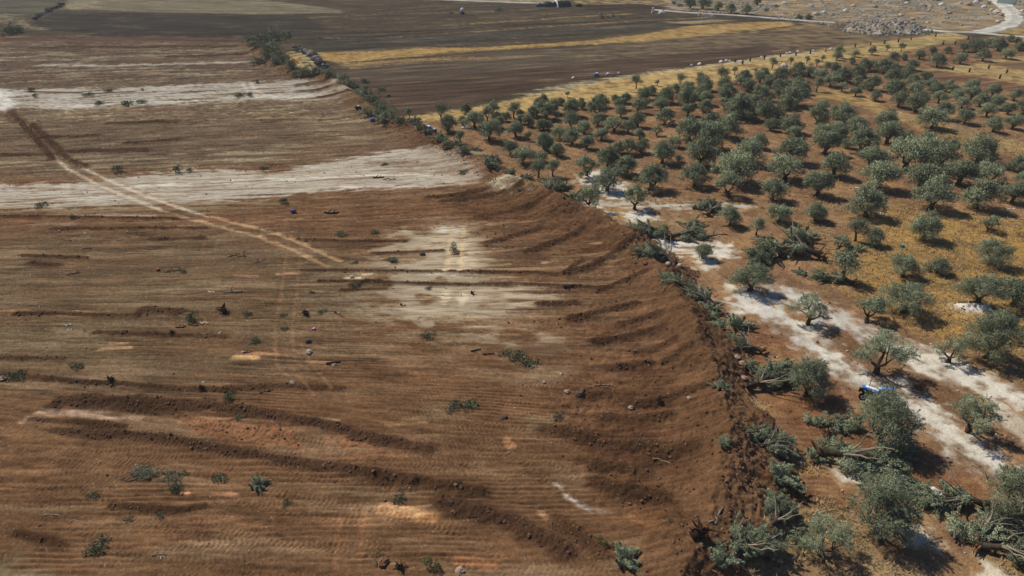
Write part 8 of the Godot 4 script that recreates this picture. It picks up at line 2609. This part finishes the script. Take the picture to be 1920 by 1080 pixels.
	put(shrubs[1], "dark scrub bush on the rocky slope, ninth from the left", 172.49, 265.47, 14.3, 1.22)
	put(shrubs[0], "dark scrub bush in the far plots, sixth from the left", -51.03, 190.86, 15.4, 0.75)
	grp = "boulders on the rocky slope"; sunk = 0.1
	put(stones[4], "grey boulder on the rocky slope, first in its upper lot", 169.58, 268.67, 0, 2.14)
	put(stones[0], "fawn boulder on the rocky slope, second in its upper lot", 162.95, 262.33, 1.7, 2.52)
	put(stones[2], "pale boulder on the rocky slope, third in its upper lot", 160.99, 263.89, 3.4, 1.69)
	put(stones[4], "grey boulder on the rocky slope, fourth in its upper lot", 160.57, 242.2, 5.1, 2.33)
	put(stones[0], "fawn boulder on the rocky slope, fifth in its upper lot", 157.12, 234.43, 6.8, 1.89)
	put(stones[2], "pale boulder on the rocky slope, sixth in its upper lot", 162.5, 247.65, 8.5, 1.79)
	put(stones[4], "grey boulder on the rocky slope, seventh in its upper lot", 165.01, 256.27, 10.2, 1.85)
	put(stones[0], "fawn boulder on the rocky slope, eighth in its upper lot", 143.53, 239.56, 11.9, 1.73)
	put(stones[2], "pale boulder on the rocky slope, ninth in its upper lot", 125.22, 234.43, 13.6, 2.08)
	put(stones[4], "grey boulder on the rocky slope, tenth in its upper lot", 142.62, 265.47, 15.3, 1.91)
	put(stones[0], "fawn boulder on the rocky slope, eleventh in its upper lot", 126.78, 256.27, 17, 2.05)
	put(stones[2], "pale boulder on the rocky slope, twelfth in its upper lot", 120.64, 259.27, 18.7, 1.87)
	put(stones[4], "grey boulder on the rocky slope, thirteenth in its upper lot", 111.67, 244.9, 20.4, 1.97)
	put(stones[0], "fawn boulder on the rocky slope, fourteenth in its upper lot", 102.92, 234.43, 22.1, 1.7)
	put(stones[2], "pale boulder on the rocky slope, first in its lower lot", 98.76, 236.97, 23.8, 2.29)
	put(stones[4], "grey boulder on the rocky slope, second in its lower lot", 103.45, 242.2, 25.5, 1.75)
	put(stones[0], "fawn boulder on the rocky slope, third in its lower lot", 91.71, 231.95, 27.2, 1.87)
	put(stones[2], "pale boulder on the rocky slope, fourth in its lower lot", 104.41, 256.27, 28.9, 2.46)
	put(stones[4], "grey boulder on the rocky slope, fifth in its lower lot", 98.29, 265.47, 30.6, 1.91)
	put(stones[0], "fawn boulder on the rocky slope, sixth in its lower lot", 145.14, 259.27, 32.3, 2.49)
	put(stones[2], "pale boulder on the rocky slope, seventh in its lower lot", 147.16, 257.76, 34, 1.65)
	put(stones[4], "grey boulder on the rocky slope, eighth in its lower lot", 153.42, 262.33, 35.7, 2.1)
	put(stones[0], "fawn boulder on the rocky slope, ninth in its lower lot", 124.03, 224.78, 37.4, 1.45)
	put(stones[2], "pale boulder on the rocky slope, tenth in its lower lot", 125.04, 218.01, 39.1, 1.41)
	put(stones[4], "grey boulder on the rocky slope, eleventh in its lower lot", 147.26, 220.22, 40.8, 1.6)
	put(stones[0], "fawn boulder on the rocky slope, twelfth in its lower lot", 150.29, 222.48, 42.5, 1.44)
	put(stones[2], "pale boulder on the rocky slope, thirteenth in its lower lot", 163.3, 234.43, 44.2, 1.89)
	put(stones[4], "grey boulder on the rocky slope, fourteenth in its lower lot", 170.82, 244.9, 45.9, 1.77)
	make_rocks_stuff()
	make_tractor([25.49, 37.82], 2.55)
	scatter_stuff()
	print("all ", Time.get_ticks_msec() - t0)
